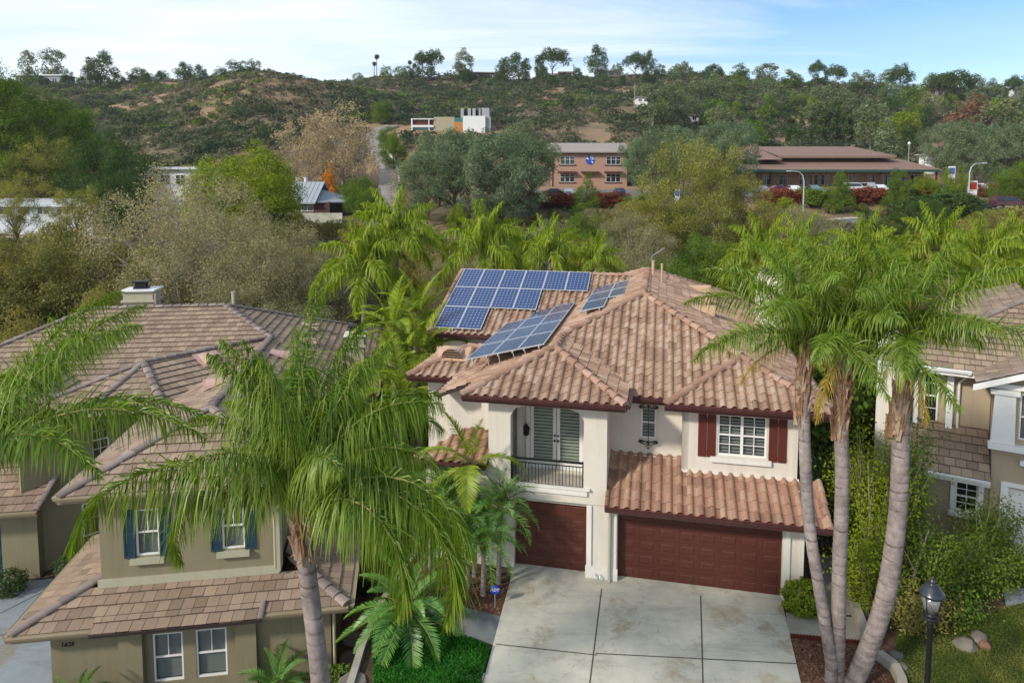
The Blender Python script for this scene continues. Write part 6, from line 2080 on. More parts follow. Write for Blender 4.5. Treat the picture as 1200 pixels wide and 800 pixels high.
# ------------------------------------------------------------------ cars
def car(label, px, Y, col, van=False, rz=0.0, z=None, L=4.5):
    x, y, zz = at(px, Y); zz = (z if z is not None else zz) + .17
    root = thing('parked_car', label, 'car', (x, y, zz), rz, 'cars along the avenue and the lots')
    m = NT('car_paint'); mat = m.bsdf(col, .25, .6)
    W = 1.8
    if van: low = [(-2.25, .35), (2.2, .35), (2.25, .8), (2.0, 1.05), (1.35, 1.15), (.75, 1.85), (-2.1, 1.9), (-2.25, 1.1)]
    else: low = [(-2.2, .35), (2.2, .35), (2.25, .7), (1.9, .9), (1.1, 1.0), (.45, 1.45), (-.9, 1.48), (-1.7, 1.05), (-2.2, .95)]
    b = MB()
    n = len(low)
    vs = []
    for yy, k in ((-W / 2, .0), (-W / 2 + .02, 0), (W / 2 - .02, 0), (W / 2, 0)):
        for px2, pz in low:
            ins = .16 * max(0, (pz - .95)) / .5 * (1 if yy < 0 else -1)
            vs.append((px2 * L / 4.5, yy + ins, pz))
    fs = [(j * n + i, j * n + (i + 1) % n, (j + 1) * n + (i + 1) % n, (j + 1) * n + i) for j in range(3) for i in range(n)] + [list(range(n))[::-1], [3 * n + i for i in range(n)]]
    b.add(vs, fs)
    b.build('body', mat, root)
    w = MB()
    if van: gl = [(-1.95, 1.15), (1.15, 1.2), (.72, 1.72), (-1.9, 1.76)]
    else: gl = [(-1.45, 1.02), (1.0, 1.03), (.42, 1.38), (-.85, 1.41)]
    for sgn in (-1, 1):
        vs = [(a * L / 4.5, sgn * (W / 2 + .012 - .16 * max(0, c - .95) / .5), c) for a, c in gl]
        w.add(vs, [(0, 1, 2, 3)])
    hz = gl[2][1]
    w.add([(gl[1][0] + .06, -.7, gl[1][1]), (gl[1][0] + .06, .7, gl[1][1]), (gl[2][0] + .06, .6, hz), (gl[2][0] + .06, -.6, hz)], [(0, 1, 2, 3)])
    w.add([(gl[0][0] - .2, -.7, gl[0][1] + .05), (gl[0][0] - .2, .7, gl[0][1] + .05), (gl[3][0] - .12, .6, hz), (gl[3][0] - .12, -.6, hz)], [(0, 1, 2, 3)])
    w.build('car_window', MT['pane'], root)
    for sx in (-1.35, 1.35):
        for sy in (-1, 1):
            t = MB()
            t.M = Matrix.Translation((sx * L / 4.5, sy * (W / 2 - .08), .33)) @ Matrix.Rotation(PI / 2, 4, 'X')
            t.lathe([(.2, -.1), (.33, -.1), (.33, .1), (.2, .1)], 14); 
            wh = t.build('wheel', MT['iron'], root)
    return root


WHT, SIL, BLK, DBL, RED, TEAL, MAR = (.7, .7, .7), (.35, .37, .39), (.02, .02, .022), (.02, .03, .07), (.22, .02, .02), (.12, .2, .2), (.07, .02, .025)
car('maroon van parked on the avenue at the right edge', 1181, 107.5, MAR, True, L=4.9)
car('dark sedan behind the maroon van on the avenue', 1145, 108, BLK)
car('small dark red car on the avenue under the right treetops', 1049, 106, RED, L=3.9)
for i, (px, c, lab) in enumerate(((612, SIL, 'silver car in the lot below the pink building, leftmost'), (665, WHT, 'white car in the lot below the pink building'), (725, DBL, 'dark blue car at the right end below the pink building'), (650, BLK, 'black car beside the white one below the pink building'),
                                  (928, WHT, 'white car behind the red hedge, left of the tall street light'), (951, TEAL, 'pale teal car behind the red hedge beside the tall street light'), (1000, WHT, 'white car behind the red hedge, right of the conical tree'), (1014, SIL, 'silver car behind the red hedge, middle of the row'),
                                  (1027, WHT, 'second white car behind the red hedge, end of the row'), (1103, DBL, 'dark car at the right end of the long building'), (1127, SIL, 'silver car beside the blue sign'), (1148, WHT, 'white car right of the right street light'), (912, RED, 'dark red car at the left end of the hedge row'), (890, SIL, 'silver car half hidden by the big olive tree'))):
    car(lab, px, 134 if px > 800 else 131, c, van=(i in (6, 7)), rz=PI / 2 + random.uniform(-.1, .1) if i % 3 else .2)
car('white car climbing the hill lane', 449, 205, WHT, rz=1.8)


# ------------------------------------------------------------------ tall street lights, signs
def street_light(label, px, Y, h, arm):
    x, y, z = at(px, Y)
    root = thing('street_light', label, 'street light', (x, y, z), 0, 'tall street lights of the avenue')
    m = MB(); m.tube([(0, 0, 0), (0, 0, .5), (0, 0, h * .8), (arm * .12, 0, h * .92), (arm * .4, 0, h * .985), (arm, 0, h)], [.16, .14, .09, .075, .06, .05], 8); m.build('pole', MT['alu'], root)
    m = MB(); m.cbox(min(arm, arm * 1.35), max(arm, arm * 1.35), -.14, .14, h - .1, h + .07, .04); m.build('lamp_head', MT['alu'], root)


street_light('tall grey street light arching left over the avenue near the red hedge', 941, 109.8, 8.2, -2.1)
street_light('tall grey street light arching right beside the small blue sign', 1134, 110.5, 7.6, 2.0)


def post_sign(label, px, Y, w, h, z0, mats, stripes=True):
    x, y, z = at(px, Y)
    root = thing('post_sign', label, 'sign', (x, y, z), 0)
    m = MB(); m.box(-.06, .06, 0, .1, 0, z0 + h); m.build('post', MT['alu'], root)
    m = MB(); m.cbox(-w / 2, w / 2, -.06, -.002, z0, z0 + h, .02); b = m.build('sign_board', MT[mats[0]], root)
    m = MB(); m.box(-w * .42, w * .42, -.075, -.062, z0 + h * .55, z0 + h * .92); m.build('sign_panel', mats[1], root)


bl = NT('sign_panel_blue'); bl.bsdf((.04, .12, .42), .5); rd = NT('sign_panel_red'); rd.bsdf((.4, .05, .04), .5)
post_sign('white and blue banner sign near the right street light', 1113, 128, 1.3, 3.2, 2.2, ('white', bl.m))
post_sign('white and red driveway sign beside the right street light', 1138, 116, 1.7, 3.4, .6, ('white', rd.m))
post_sign('white and blue parking sign below the big olive tree', 793, 118, .9, 2.6, 1.2, ('white', bl.m))


# ------------------------------------------------------------------ far buildings
def far_window(root, x0, x1, z0, z1, y, n=3, frame='white'):
    f = MB(); fw = .09
    f.box(x0, x1, y - .06, y - .004, z0, z0 + fw); f.box(x0, x1, y - .06, y - .004, z1 - fw, z1)
    for k in range(n + 1):
        x = x0 + (x1 - x0) * k / n; f.box(max(x0, x - fw / 2), min(x1, x + fw / 2), y - .06, y - .004, z0 + fw, z1 - fw)
    zm = z0 + (z1 - z0) * .62
    f.box(x0 + fw, x1 - fw, y - .055, y - .006, zm, zm + .06)
    w = f.build('window', MT[frame], root)
    p = MB(); p.quad((x0 + .05, y - .02, z0 + .05), (x1 - .05, y - .02, z0 + .05), (x1 - .05, y - .02, z1 - .05), (x0 + .05, y - .02, z1 - .05)); p.build('pane', MT['pane'], w)


MT['pink'] = stucco('pink_stucco', (.46, .28, .21), amt=.12)
MT['pink_tan'] = stucco('tan_pink_stucco', (.40, .28, .205), amt=.12)
MT['roof_grey'] = plain('grey_tan_roof', (.30, .265, .235), .8, .15, 2)
MT['roof_brown'] = plain('brown_tile_roof', (.23, .145, .11), .8, .2, 1.5)
MT['metal_roof'] = plain('blue_grey_metal_roof', (.30, .33, .36), .4, .08, 2)
MT['brown_trim'] = plain('dark_brown_trim', (.07, .03, .025), .6, .1)
MT['green_trim'] = plain('dark_green_trim', (.02, .07, .055), .6, .1)
MT['white_wall'] = stucco('white_stucco', (.78, .78, .76), amt=.08)
MT['grey_wall'] = plain('grey_panel_wall', (.30, .31, .32), .6, .1)
MT['wood_orange'] = plain('orange_wood_panel', (.48, .20, .055), .5, .15)
MT['tan_wall'] = stucco('tan_wall', (.42, .36, .25), amt=.12)
MT['teal_glass'] = dark_pane('teal_glass', (.03, .13, .13))
MT['glasshouse'] = plain('white_greenhouse_roof', (.62, .66, .70), .4, .08, 2)


def gable_roof(root, x0, x1, y0, y1, ze, zr, mat, over=.7, name='roof', rib=0):
    ym = (y0 + y1) / 2; m = MB()
    a, b, c, d = x0 - over, x1 + over, y0 - over, y1 + over
    ze2 = ze - (zr - ze) / ((y1 - y0) / 2) * over
    m.prism([(c, ze2), (ym, zr), (d, ze2), (d, ze2 - .25), (ym, zr - .25), (c, ze2 - .25)], 0, a, b)
    if rib:
        k = int((b - a) / rib)
        for i in range(k + 1):
            x = a + (b - a) * i / k
            m.add([(x - .04, c, ze2 + .005), (x + .04, c, ze2 + .005), (x + .04, ym, zr + .005), (x - .04, ym, zr + .005), (x - .04, c, ze2 + .08), (x + .04, c, ze2 + .08), (x + .04, ym, zr + .08), (x - .04, ym, zr + .08)], [(4, 5, 6, 7), (0, 1, 5, 4), (1, 2, 6, 5), (3, 0, 4, 7)])
    return m.build(name, MT[mat], root)


def pink_building():
    Y = 148.0; s = Y / FPX
    x0, x1 = (647 - 600) * s, (735 - 600) * s
    zb = CAMH - (219 - YHOR) * s; ze = CAMH - (178 - YHOR) * s
    root = thing('school_building', 'pink two-storey stucco building with round blue emblem and grey roof', 'building', ((x0 + x1) / 2, Y, zb), R(1))
    W = (x1 - x0) / 2; H = ze - zb
    m = MB(); m.box(-W, W, 0, 11, -2, H); m.build('wall', MT['pink'], root)
    m = MB(); m.box(-W - 4.5, -W - .003, 3, 11, -2, H - .6); m.build('wing', MT['pink_tan'], root)
    m = MB(); m.box(W + .003, W + 5, 5, 11, -2, H - 1.8); m.build('wing', MT['pink_tan'], root)
    m = MB(); D = 11
    m.add([(-W - .9, -.9, H - .05), (W + .9, -.9, H - .05), (W + .1, 4.6, H + 2.1), (-W - .1, 4.6, H + 2.1), (W + .9, 12, H - .05), (-W - .9, 12, H - .05), (-W - .9, -.9, H - .3), (W + .9, -.9, H - .3), (W + .9, 12, H - .3), (-W - .9, 12, H - .3)],
          [(0, 1, 2, 3), (3, 2, 4, 5), (1, 4, 2), (0, 3, 5), (0, 6, 7, 1), (1, 7, 8, 4), (5, 9, 6, 0), (6, 9, 8, 7)])
    m.build('roof', MT['roof_grey'], root)
    m = MB(); m.box(-W - .85, W + .85, -.85, -.1, H - .42, H - .305); m.box(-W - .06, -W + .14, -.14, -.003, -1, H - .43); m.box(W - .14, W + .06, -.14, -.003, -1, H - .43); m.build('trim', MT['brown_trim'], root)
    for cx in (-.60, .62):
        for z0 in (1.0, H * .63):
            far_window(root, cx * W - 1.55, cx * W + 1.55, z0, z0 + 1.75, 0)
            m = MB(); m.box(cx * W - 1.9, cx * W + 1.9, -.16, -.065, z0 - .2, z0 - .01); m.build('window_sill', MT['brown_trim'], root)
    for cx in (-.60, .0, .62):
        m = MB()
        m.add([(cx * W - 2, -.005, 3.35), (cx * W + 2, -.005, 3.35), (cx * W + 2, -1.0, 3.05), (cx * W - 2, -1.0, 3.05), (cx * W - 2, -.005, 3.2), (cx * W + 2, -.005, 3.2), (cx * W + 2, -1.0, 2.9), (cx * W - 2, -1.0, 2.9)], [(0, 3, 2, 1), (4, 5, 6, 7), (0, 1, 5, 4), (1, 2, 6, 5), (2, 3, 7, 6), (3, 0, 4, 7)])
        m.build('canopy', MT['brown_trim'], root)
    # round emblem: blue disc with pale and red rays
    m = MB(); cz = H * .76; r = .98
    disc = [(r * math.cos(2 * PI * k / 28), cz + r * math.sin(2 * PI * k / 28)) for k in range(28)]
    m.prism(disc, 1, -.10, -.004, 0)
    for k, (a0, a1, mi) in enumerate(((.15, .5, 1), (.75, 1.0, 1), (1.25, 1.5, 1), (2.4, 2.9, 1), (3.6, 3.9, 2), (5.3, 5.7, 1))):
        m.prism([(.2 * math.cos((a0 + a1) / 2), cz + .2 * math.sin((a0 + a1) / 2)), (.9 * math.cos(a0), cz + .9 * math.sin(a0)), (.9 * math.cos(a1), cz + .9 * math.sin(a1))], 1, -.125, -.102, mi)
    eb = NT('emblem_blue'); eb.bsdf((.02, .09, .45), .4)
    m.build('emblem', [eb.m, MT['white'], rd.m], root)
    m = MB(); m.box(W + .6, W + 3.4, 2.6, 5, .2, 3.1); m.box(W + .2, W + 4.2, 2.2, 5, 3.1, 3.3); m.build('entry', MT['brown_trim'], root)
    wl = MB(); wl.box(-15, 14, -4.6, -4.2, -3, .15)
    x, y = (x0 + x1) / 2, Y
    o = top('terrace_wall', wl.mesh('terrace_wall', MT['pink_tan']), 'long low tan wall in front of the pink building', 'wall', (x, y, zb - .1))


pink_building()


def long_building():
    Y = 150.0; s = Y / FPX
    X = lambda px: (px - 600) * s
    Z = lambda py: CAMH - (py - YHOR) * s
    zb = Z(219)
    cx = X(990)
    root = thing('shop_building', 'long low brick-coloured building with two broad brown tile roofs', 'building', (cx, Y, zb))
    rel = lambda px: X(px) - cx
    h = lambda py: Z(py) - zb
    m = MB(); m.box(rel(845), rel(1092), 4, 26, -2, h(200)); m.build('wall', MT['pink_tan'], root)
    m = MB(); m.box(rel(922), rel(1043), 7, 24, h(200), h(180)); m.build('upper_wall', MT['brown_trim'], root)
    # lower skirt roof
    m = MB(); e = h(199); t = h(185)
    m.add([(rel(830), -1, e), (rel(1098), -1, e), (rel(1075), 8, t), (rel(830), 8, t), (rel(830), -1, e - .4), (rel(1098), -1, e - .4), (rel(1098), 26, e), (rel(1098), 26, e - .4), (rel(830), 26, e - .4), (rel(830), 26, e), (rel(1075), 20, t), (rel(830), 20, t)],
          [(0, 1, 2, 3), (0, 4, 5, 1), (1, 6, 10, 2), (1, 5, 7, 6), (3, 2, 10, 11), (11, 10, 6, 9), (4, 8, 7, 5)])
    m.build('roof', MT['roof_brown'], root)
    m = MB(); m.box(rel(830), rel(1096), -1.06, -1.003, e - .55, e - .02); m.build('fascia', MT['green_trim'], root)
    # upper roof
    m = MB(); e2 = h(182); t2 = h(168)
    m.add([(rel(918), 4, e2), (rel(1060), 4, e2), (rel(1035), 15, t2), (rel(908), 15, t2), (rel(918), 4, e2 - .5), (rel(1060), 4, e2 - .5), (rel(1060), 26, e2), (rel(918), 26, e2), (rel(1060), 26, e2 - .5)],
          [(0, 1, 2, 3), (0, 4, 5, 1), (1, 6, 2), (3, 2, 6, 7), (1, 5, 8, 6), (0, 3, 7)])
    m.add([(rel(868), 2, h(187)), (rel(920), 2, h(187)), (rel(906), 12, h(170)), (rel(880), 12, h(170)), (rel(868), 22, h(187)), (rel(920), 22, h(187))], [(0, 1, 2, 3), (3, 2, 5, 4), (1, 5, 2), (0, 3, 4)])
    m.build('roof', MT['roof_brown'], root)
    m = MB(); m.box(rel(893), rel(905), 11, 14, h(178), h(166)); m.build('chimney', MT['pink'], root)
    for px in (905, 925, 948, 962, 975, 1008, 1030, 1050, 1066, 1082):
        far_window(root, rel(px) - .9, rel(px) + .9, .4, 2.7, 4, 2)
    for px in range(870, 1098, 16):
        m = MB(); m.box(rel(px) - .16, rel(px) + .16, -.6, -.3, -1, e - .4); m.build('post', MT['brown_trim'], root)


long_building()


def modern_building():
    Y = 236.0; s = Y / FPX
    zb = CAMH - (159 - YHOR) * s
    cx = (528 - 600) * s
    root = thing('modern_building', 'white modern cubic building with orange panel on the hillside', 'building', (cx, Y, zb))
    rel = lambda px: (px - 528) * s
    h = lambda py: (159 - py) * s
    m = MB(); m.box(rel(543), rel(569), 0, 12, -4, h(137)); m.build('wall', MT['white_wall'], root)
    m = MB(); m.box(rel(569) + .01, rel(570) + 1.5, 1, 11, -4, h(137.5)); m.build('side_wall', MT['grey_wall'], root)
    m = MB(); m.box(rel(509), rel(533), .5, 10, -4, h(138)); m.build('wall', MT['tan_wall'], root)
    m = MB(); m.box(rel(533.2), rel(542.8), .2, 6, -1, h(144)); m.build('panel', MT['wood_orange'], root)
    m = MB(); m.box(rel(533.2), rel(542.8), .3, 6, h(144) + .01, h(139)); m.build('window', MT['teal_glass'], root)
    m = MB()
    for a, b in ((539, 542.5), (547.5, 551), (553, 556.5), (560.5, 562.5)): m.box(rel(a), rel(b), 6, 14, h(137) - 1, h(126))
    m.box(rel(563.5), rel(573), 6.5, 14, -3, h(125.5)); m.build('tower', MT['grey_wall'], root)
    m = MB(); m.box(rel(542.6), rel(560.4), 9, 13, h(138), h(127)); m.build('tower_core', MT['brown_trim'], root)
    # left wing: two white framed storeys
    m = MB()
    for z0, z1 in ((h(157), h(149)), (h(147.5), h(140))):
        m.box(rel(483), rel(509), .0, 8, z0 - .4, z0); m.box(rel(483), rel(509), .0, 8, z1 - .3, z1); m.box(rel(483), rel(484.5), .0, 8, z0, z1 - .3); m.box(rel(503), rel(504), 0, 8, z0, z1 - .3)
    m.build('wing_frame', MT['white_wall'], root)
    m = MB(); m.box(rel(484.5), rel(509), .8, 7, h(157), h(149.5)); m.build('window', MT['teal_glass'], root)
    m = MB(); m.box(rel(484.5), rel(509), .8, 7, h(147.5), h(140.6)); m.build('panel', rd.m if False else MT['shutter'], root)


modern_building()


def metal_roof_house():
    Y = 126.0; s = Y / FPX
    cx = (352 - 600) * s; zb = CAMH - (250 - YHOR) * s
    root = thing('pavilion', 'dark pavilion with ribbed blue-grey metal roof among autumn trees', 'building', (cx, Y, zb), R(-6))
    h = lambda py: (250 - py) * s
    m = MB(); m.box(-5.2, 5.6, 0, 7, -2, h(236)); m.build('wall', MT['brown_trim'], root)
    far_window(root, -2, 2.5, .4, 1.8, 0, 4)
    gable_roof(root, -5.2, 2.6, -.5, 7.5, h(233), h(213), 'metal_roof', .8, rib=.8)
    m = MB(); m.add([(2.8, -.9, h(236)), (8.2, 1.0, h(236)), (8.2, 6.0, h(233)), (2.8, 3.4, h(222))], [(0, 1, 2, 3)]); m.add([(2.8, -.9, h(236) - .2), (8.2, 1.0, h(236) - .2), (8.2, 1.0, h(236)), (2.8, -.9, h(236))], [(0, 1, 2, 3)]); m.build('lower_roof', MT['metal_roof'], root)
    for x in (-2.6, -.9):
        m = MB(); m.lathe([(.35, h(215)), (.35, h(209)), (.45, h(208.5)), (.45, h(207.5))], 10, (x, 5, 0)); m.build('roof_ventilator', MT['white_glaze'], root)
    wl = MB(); wl.box(-10, 9, -5.2, -4.9, -2, 1.1); top('boundary_wall', wl.mesh('boundary_wall', MT['concrete']), 'low pale boundary wall in front of the pavilion', 'wall', (cx, Y, zb - .8))


metal_roof_house()


def flat_house(name, label, px0, px1, Y, ytop, ybase, wall, roof, over=.8, gable=0, dep=10, n=3, tilt=0):
    s = Y / FPX; zb = CAMH - (ybase - YHOR) * s; W = (px1 - px0) / 2 * s; H = (ybase - ytop) * s
    root = thing(name, label, 'house', (((px0 + px1) / 2 - 600) * s, Y, zb), tilt)
    m = MB(); m.box(-W, W, 0, dep, -6, H * (.72 if gable else .88)); m.build('wall', MT[wall], root)
    if gable: gable_roof(root, -W, W, 0, dep, H * .72, H, roof, over)
    else:
        m = MB(); m.cbox(-W - over, W + over, -over, dep + over, H * .88 + .005, H, .05); m.build('roof', MT[roof], root)
    for k in range(n):
        x = -W + (k + .5) * 2 * W / n
        far_window(root, x - W / n * .6, x + W / n * .6, H * .2, H * .66, 0, 2, 'white')
    return root


flat_house('glasshouse', 'long white-roofed nursery shed at the far left behind the yellow-green tree', -30, 108, 112, 233, 256, 'glasshouse', 'glasshouse', gable=1, dep=12, n=6)
flat_house('glasshouse', 'pale flat-roofed shed seen over the tan treetops on the left', 168, 240, 138, 196, 222, 'white_wall', 'glasshouse', gable=0, dep=14, n=4)
flat_house('hill_house', 'long flat-roofed house on the left hilltop under tall thin trees', 27, 84, 432, 90, 102, 'grey_wall', 'white_glaze', n=7)
flat_house('hill_house', 'low red-roofed house below the left hilltop', 154, 182, 415, 104, 111, 'tan_wall', 'roof_brown', gable=1, n=3)
flat_house('hill_house', 'small white house right of the left hilltop oak', 180, 206, 438, 94, 102, 'white_wall', 'roof_grey', gable=1, n=3)
flat_house('hill_house', 'wide low house on the central ridge between eucalyptus trees', 548, 590, 452, 87, 97, 'brown_trim', 'roof_grey', n=5)
flat_house('hill_house', 'pale house on the central ridge right of the large oak', 655, 670, 452, 85, 95, 'white_wall', 'roof_brown', gable=1, n=2)
flat_house('hill_house', 'white house on the ridge left of the tall round tree', 641, 654, 450, 87, 96, 'white_wall', 'roof_grey', gable=1, n=2)
flat_house('hill_house', 'grey-roofed house on the ridge right of the tall round tree', 703, 727, 452, 83, 93, 'tan_wall', 'roof_grey', gable=1, n=3)
flat_house('hill_house', 'tan house with brown roof on the ridge beside the twin pines', 732, 752, 448, 88, 96, 'tan_wall', 'roof_brown', gable=1, n=2)
flat_house('hill_house', 'orange-tan cube house on the wooded right ridge', 812, 829, 420, 94, 103, 'pink', 'roof_brown', n=2)
flat_house('hill_house', 'orange-tan house above the right wooded slope', 845, 866, 415, 97, 104, 'pink', 'roof_brown', gable=1, n=3)
flat_house('hill_house', 'white villa with brown roof halfway up the right slope', 808, 822, 300, 133, 144, 'white_wall', 'roof_brown', gable=1, n=2)
flat_house('hill_house', 'pale stone house below the villa on the scrub slope', 745, 758, 330, 115, 122, 'white_wall', 'roof_grey', n=2)
flat_house('hill_house', 'red-roofed house among the trees at the upper right', 1082, 1100, 395, 104, 114, 'tan_wall', 'roof_brown', gable=1, n=2)
flat_house('hill_house', 'white house at the far right end of the ridge', 1188, 1215, 420, 102, 111, 'white_wall', 'roof_brown', gable=1, n=2)
flat_house('garden_shed', 'white roadside kiosk beyond the long building', 1085, 1093, 175, 181, 186, 'white_wall', 'glasshouse', dep=4, n=1)
for px, lab in ((1062, 'white globe lamp beyond the long building, left one of two'), (1081, 'white globe lamp beyond the long building, right one of two')):
    x, y, z = at(px, 172); root = thing('path_lamp', lab, 'street lamp', (x, y, z), 0, 'globe lamps beyond the long building')
    zt = CAMH - (169 - YHOR) / FPX * 172 - z
    m = MB(); m.tube([(0, 0, 0), (0, 0, zt)], .08, 6); m.build('post', MT['alu'], root); m = MB(); m.lathe([(.1, -.3), (.32, -.1), (.36, .15), (.25, .4), (.05, .5)], 10, (0, 0, zt)); m.build('globe', MT['white'], root)
# utility poles
for px, Y, h, lab in ((742, 330, 11, 'wooden utility pole on the scrub slope'), (671, 452, 9, 'thin utility pole on the ridge right of the white house'), (243, 440, 11, 'thin utility pole on the left ridge')):
    x, y, z = at(px, Y); m = MB(); m.tube([(0, 0, -1), (0, 0, h)], [.22, .16], 6); m.box(-1.2, 1.2, -.1, .1, h - 1.2, h - 1)
    top('utility_pole', m.mesh('utility_pole', MT['bark_pale']), lab, 'utility pole', (x, y, z))
# ------------------------------------------------------------------ trees of the middle distance
def row(key, items, label, group=None, wid=1.0, cat='tree', **kw):
    for it in items:
        px, Y, h = it[:3]
        plant(key, px, Y, h, it[3] if len(it) > 3 else wid, label, cat=cat, group=group, **kw)


# belt straight behind the left house and between the houses
row('olive_tree', [(-20, 47, 9.2), (38, 45, 9.4), (92, 52, 9.8), (148, 44, 8.6), (118, 40, 7.2), (60, 38, 6.4), (0, 39, 6.6)], 'dense olive-green tree in the belt behind the olive house', 'olive trees behind the olive house')
row('tan_tree', [(186, 50, 12.4), (232, 56, 13.2), (262, 50, 10.6), (206, 43, 9.0), (290, 57, 10.0)], 'sparse tan-leaved tree rising over the olive house roof', 'sparse tan trees behind the olive house')
row('grey_tree', [(300, 46, 8.8), (338, 52, 8.8), (372, 47, 7.4), (404, 54, 6.8), (268, 41, 7.2), (320, 40, 6.2), (356, 41, 5.8), (160, 38, 6.6)], 'grey-green willowy tree behind the olive house ridge', 'grey-green willows behind the olive house')
row('green_tree', [(203, 38, 5.4), (230, 39, 4.8), (132, 36.5, 5.0), (176, 37, 4.6)], 'dark bushy green tree close behind the chimney', 'bushy trees close behind the olive house')
row('olive_tree', [(430, 58, 6.4), (462, 62, 6.2), (395, 62, 6.6), (500, 60, 6.6)], 'low olive tree between the two houses beyond the palms', 'low olive trees between the houses')
row('yellow_tree', [(58, 121, 14.5, 1.1), (96, 124, 11.5, 1.1), (88, 94, 8.6), (18, 97, 8.8, .8), (-25, 96, 8.5, .8)], 'yellow-green sycamore in front of the white nursery shed', 'yellow-green sycamores on the left')
row('tall_tree', [(-12, 128, 28), (34, 132, 25, 1.1), (78, 140, 21, 1.1), (-50, 130, 26), (8, 124, 19, 1.2), (58, 150, 21, 1.2)], 'tall dark green tree at the left edge below the hills', 'tall trees at the left edge')
row('dark_tree', [(120, 118, 16), (155, 128, 13), (140, 105, 10.5)], 'dark green oak behind the yellow-green sycamore', 'dark oaks on the left')
row('bright_tree', [(284, 100, 15.6, 1.15), (258, 104, 13.0), (312, 98, 12.5)], 'bright lime-green tree rising left of the metal-roofed pavilion', 'lime-green trees by the pavilion')
row('autumn_tree', [(346, 158, 15.5), (380, 165, 16.5), (402, 160, 18.5), (424, 156, 14.5), (362, 150, 13)], 'pale brown autumn tree behind the metal-roofed pavilion', 'autumn trees behind the pavilion')
row('orange_tree', [(386, 141, 8.8, .7)], 'small orange autumn tree beside the pavilion roof')
row('green_tree', [(425, 124, 7.6), (412, 130, 6.6), (433, 119, 6.2)], 'rounded green tree between the pavilion and the lane', 'green trees along the lane')
row('autumn_tree', [(470, 124, 7.5), (476, 117, 6.4)], 'thin rusty-leaved tree on the right side of the lane', 'rusty trees by the lane')
row('green_tree', [(456, 205, 8), (462, 178, 9), (448, 250, 9)], 'rounded green tree at the lane bend below the modern building', 'trees at the lane bend')
row('pine_tree', [(500, 114, 12.6, 1.05), (533, 120, 14.5, 1.1), (560, 112, 12.8, 1.0), (590, 116, 14.6, 1.15), (622, 124, 13.8, .95), (606, 110, 11.5, 1.05), (515, 128, 13.5, 1)], 'airy blue-green pine left of the pink building', 'pines left of the pink building')
row('bright_tree', [(537, 103, 5.8, .75)], 'small lime-green tree with bare trunk beside the pines')
row('conical_tree', [(687, 113, 8.8, 1.0)], 'conical green tree in front of the pink building')
row('conical_tree', [(985, 114, 8.4, .85), (1052, 115, 8.3, .95)], 'conical green tree before the long building', 'conical trees before the long building')
row('bright_tree', [(1117, 117, 6.4, .9), (1085, 119, 5.4)], 'rounded yellow-green tree near the blue banner sign', 'yellow-green trees near the banner sign')
row('pine_tree', [(768, 122, 12.2), (788, 130, 12.8), (752, 132, 11.2), (856, 132, 13), (842, 140, 13.5)], 'airy blue-green pine between pink and long buildings', 'pines between the far buildings')
row('yellow_tree', [(800, 82, 13.6, .9), (840, 88, 13.2, .85), (766, 78, 8.6, 1.1), (872, 84, 8.6, 1.1), (822, 76, 8.5, 1.1)], 'big olive-yellow tree in the middle of the valley', 'big olive-yellow trees in the valley')
row('olive_tree', [(742, 84, 6.8), (712, 80, 6.4), (884, 82, 6.4), (905, 80, 5.4), (690, 66, 5.8), (660, 70, 6.0)], 'olive tree behind the main roof', 'olive trees behind the main roof')
row('grey_tree', [(735, 66, 7.6), (762, 62, 7.0), (935, 76, 6.4), (955, 72, 6.0), (640, 62, 5.6)], 'grey bare-twigged tree behind the main roof', 'grey trees behind the main roof')
row('green_tree', [(682, 78, 6.4), (700, 72, 5.4), (815, 62, 6.4), (848, 60, 6.0), (785, 56, 5.8)], 'rounded green tree behind the main ridge', 'green trees behind the main ridge')
row('dark_tree', [(1080, 90, 4.8), (1098, 86, 4.8), (1052, 84, 4.2), (1020, 88, 3.9)], 'dark rounded tree right of the avenue gap', 'dark trees by the avenue gap')
row('yellow_tree', [(1162, 80, 4.2, 1.3), (1142, 76, 4.0, 1.2), (1195, 66, 3.6, 1.2)], 'yellow-green tree below the maroon van', 'yellow-green trees below the van')
row('pine_tree', [(1122, 152, 13.5), (1140, 160, 13), (1170, 140, 11.5), (1188, 136, 12.5), (1208, 138, 15), (1100, 168, 13), (1152, 145, 8.5)], 'blue-green pine at the right behind the avenue', 'pines at the right')
row('green_tree', [(1176, 112, 6.4), (1200, 114, 7.2)], 'small dense green tree beside the maroon van', 'green trees beside the van')
row('grey_tree', [(690, 98, 4.4), (730, 98, 4.8), (620, 60, 4.8), (580, 58, 4.8), (545, 60, 5.0), (515, 56, 5.4)], 'small grey shrubby tree behind the solar panels', 'shrubby trees behind the solar panels')
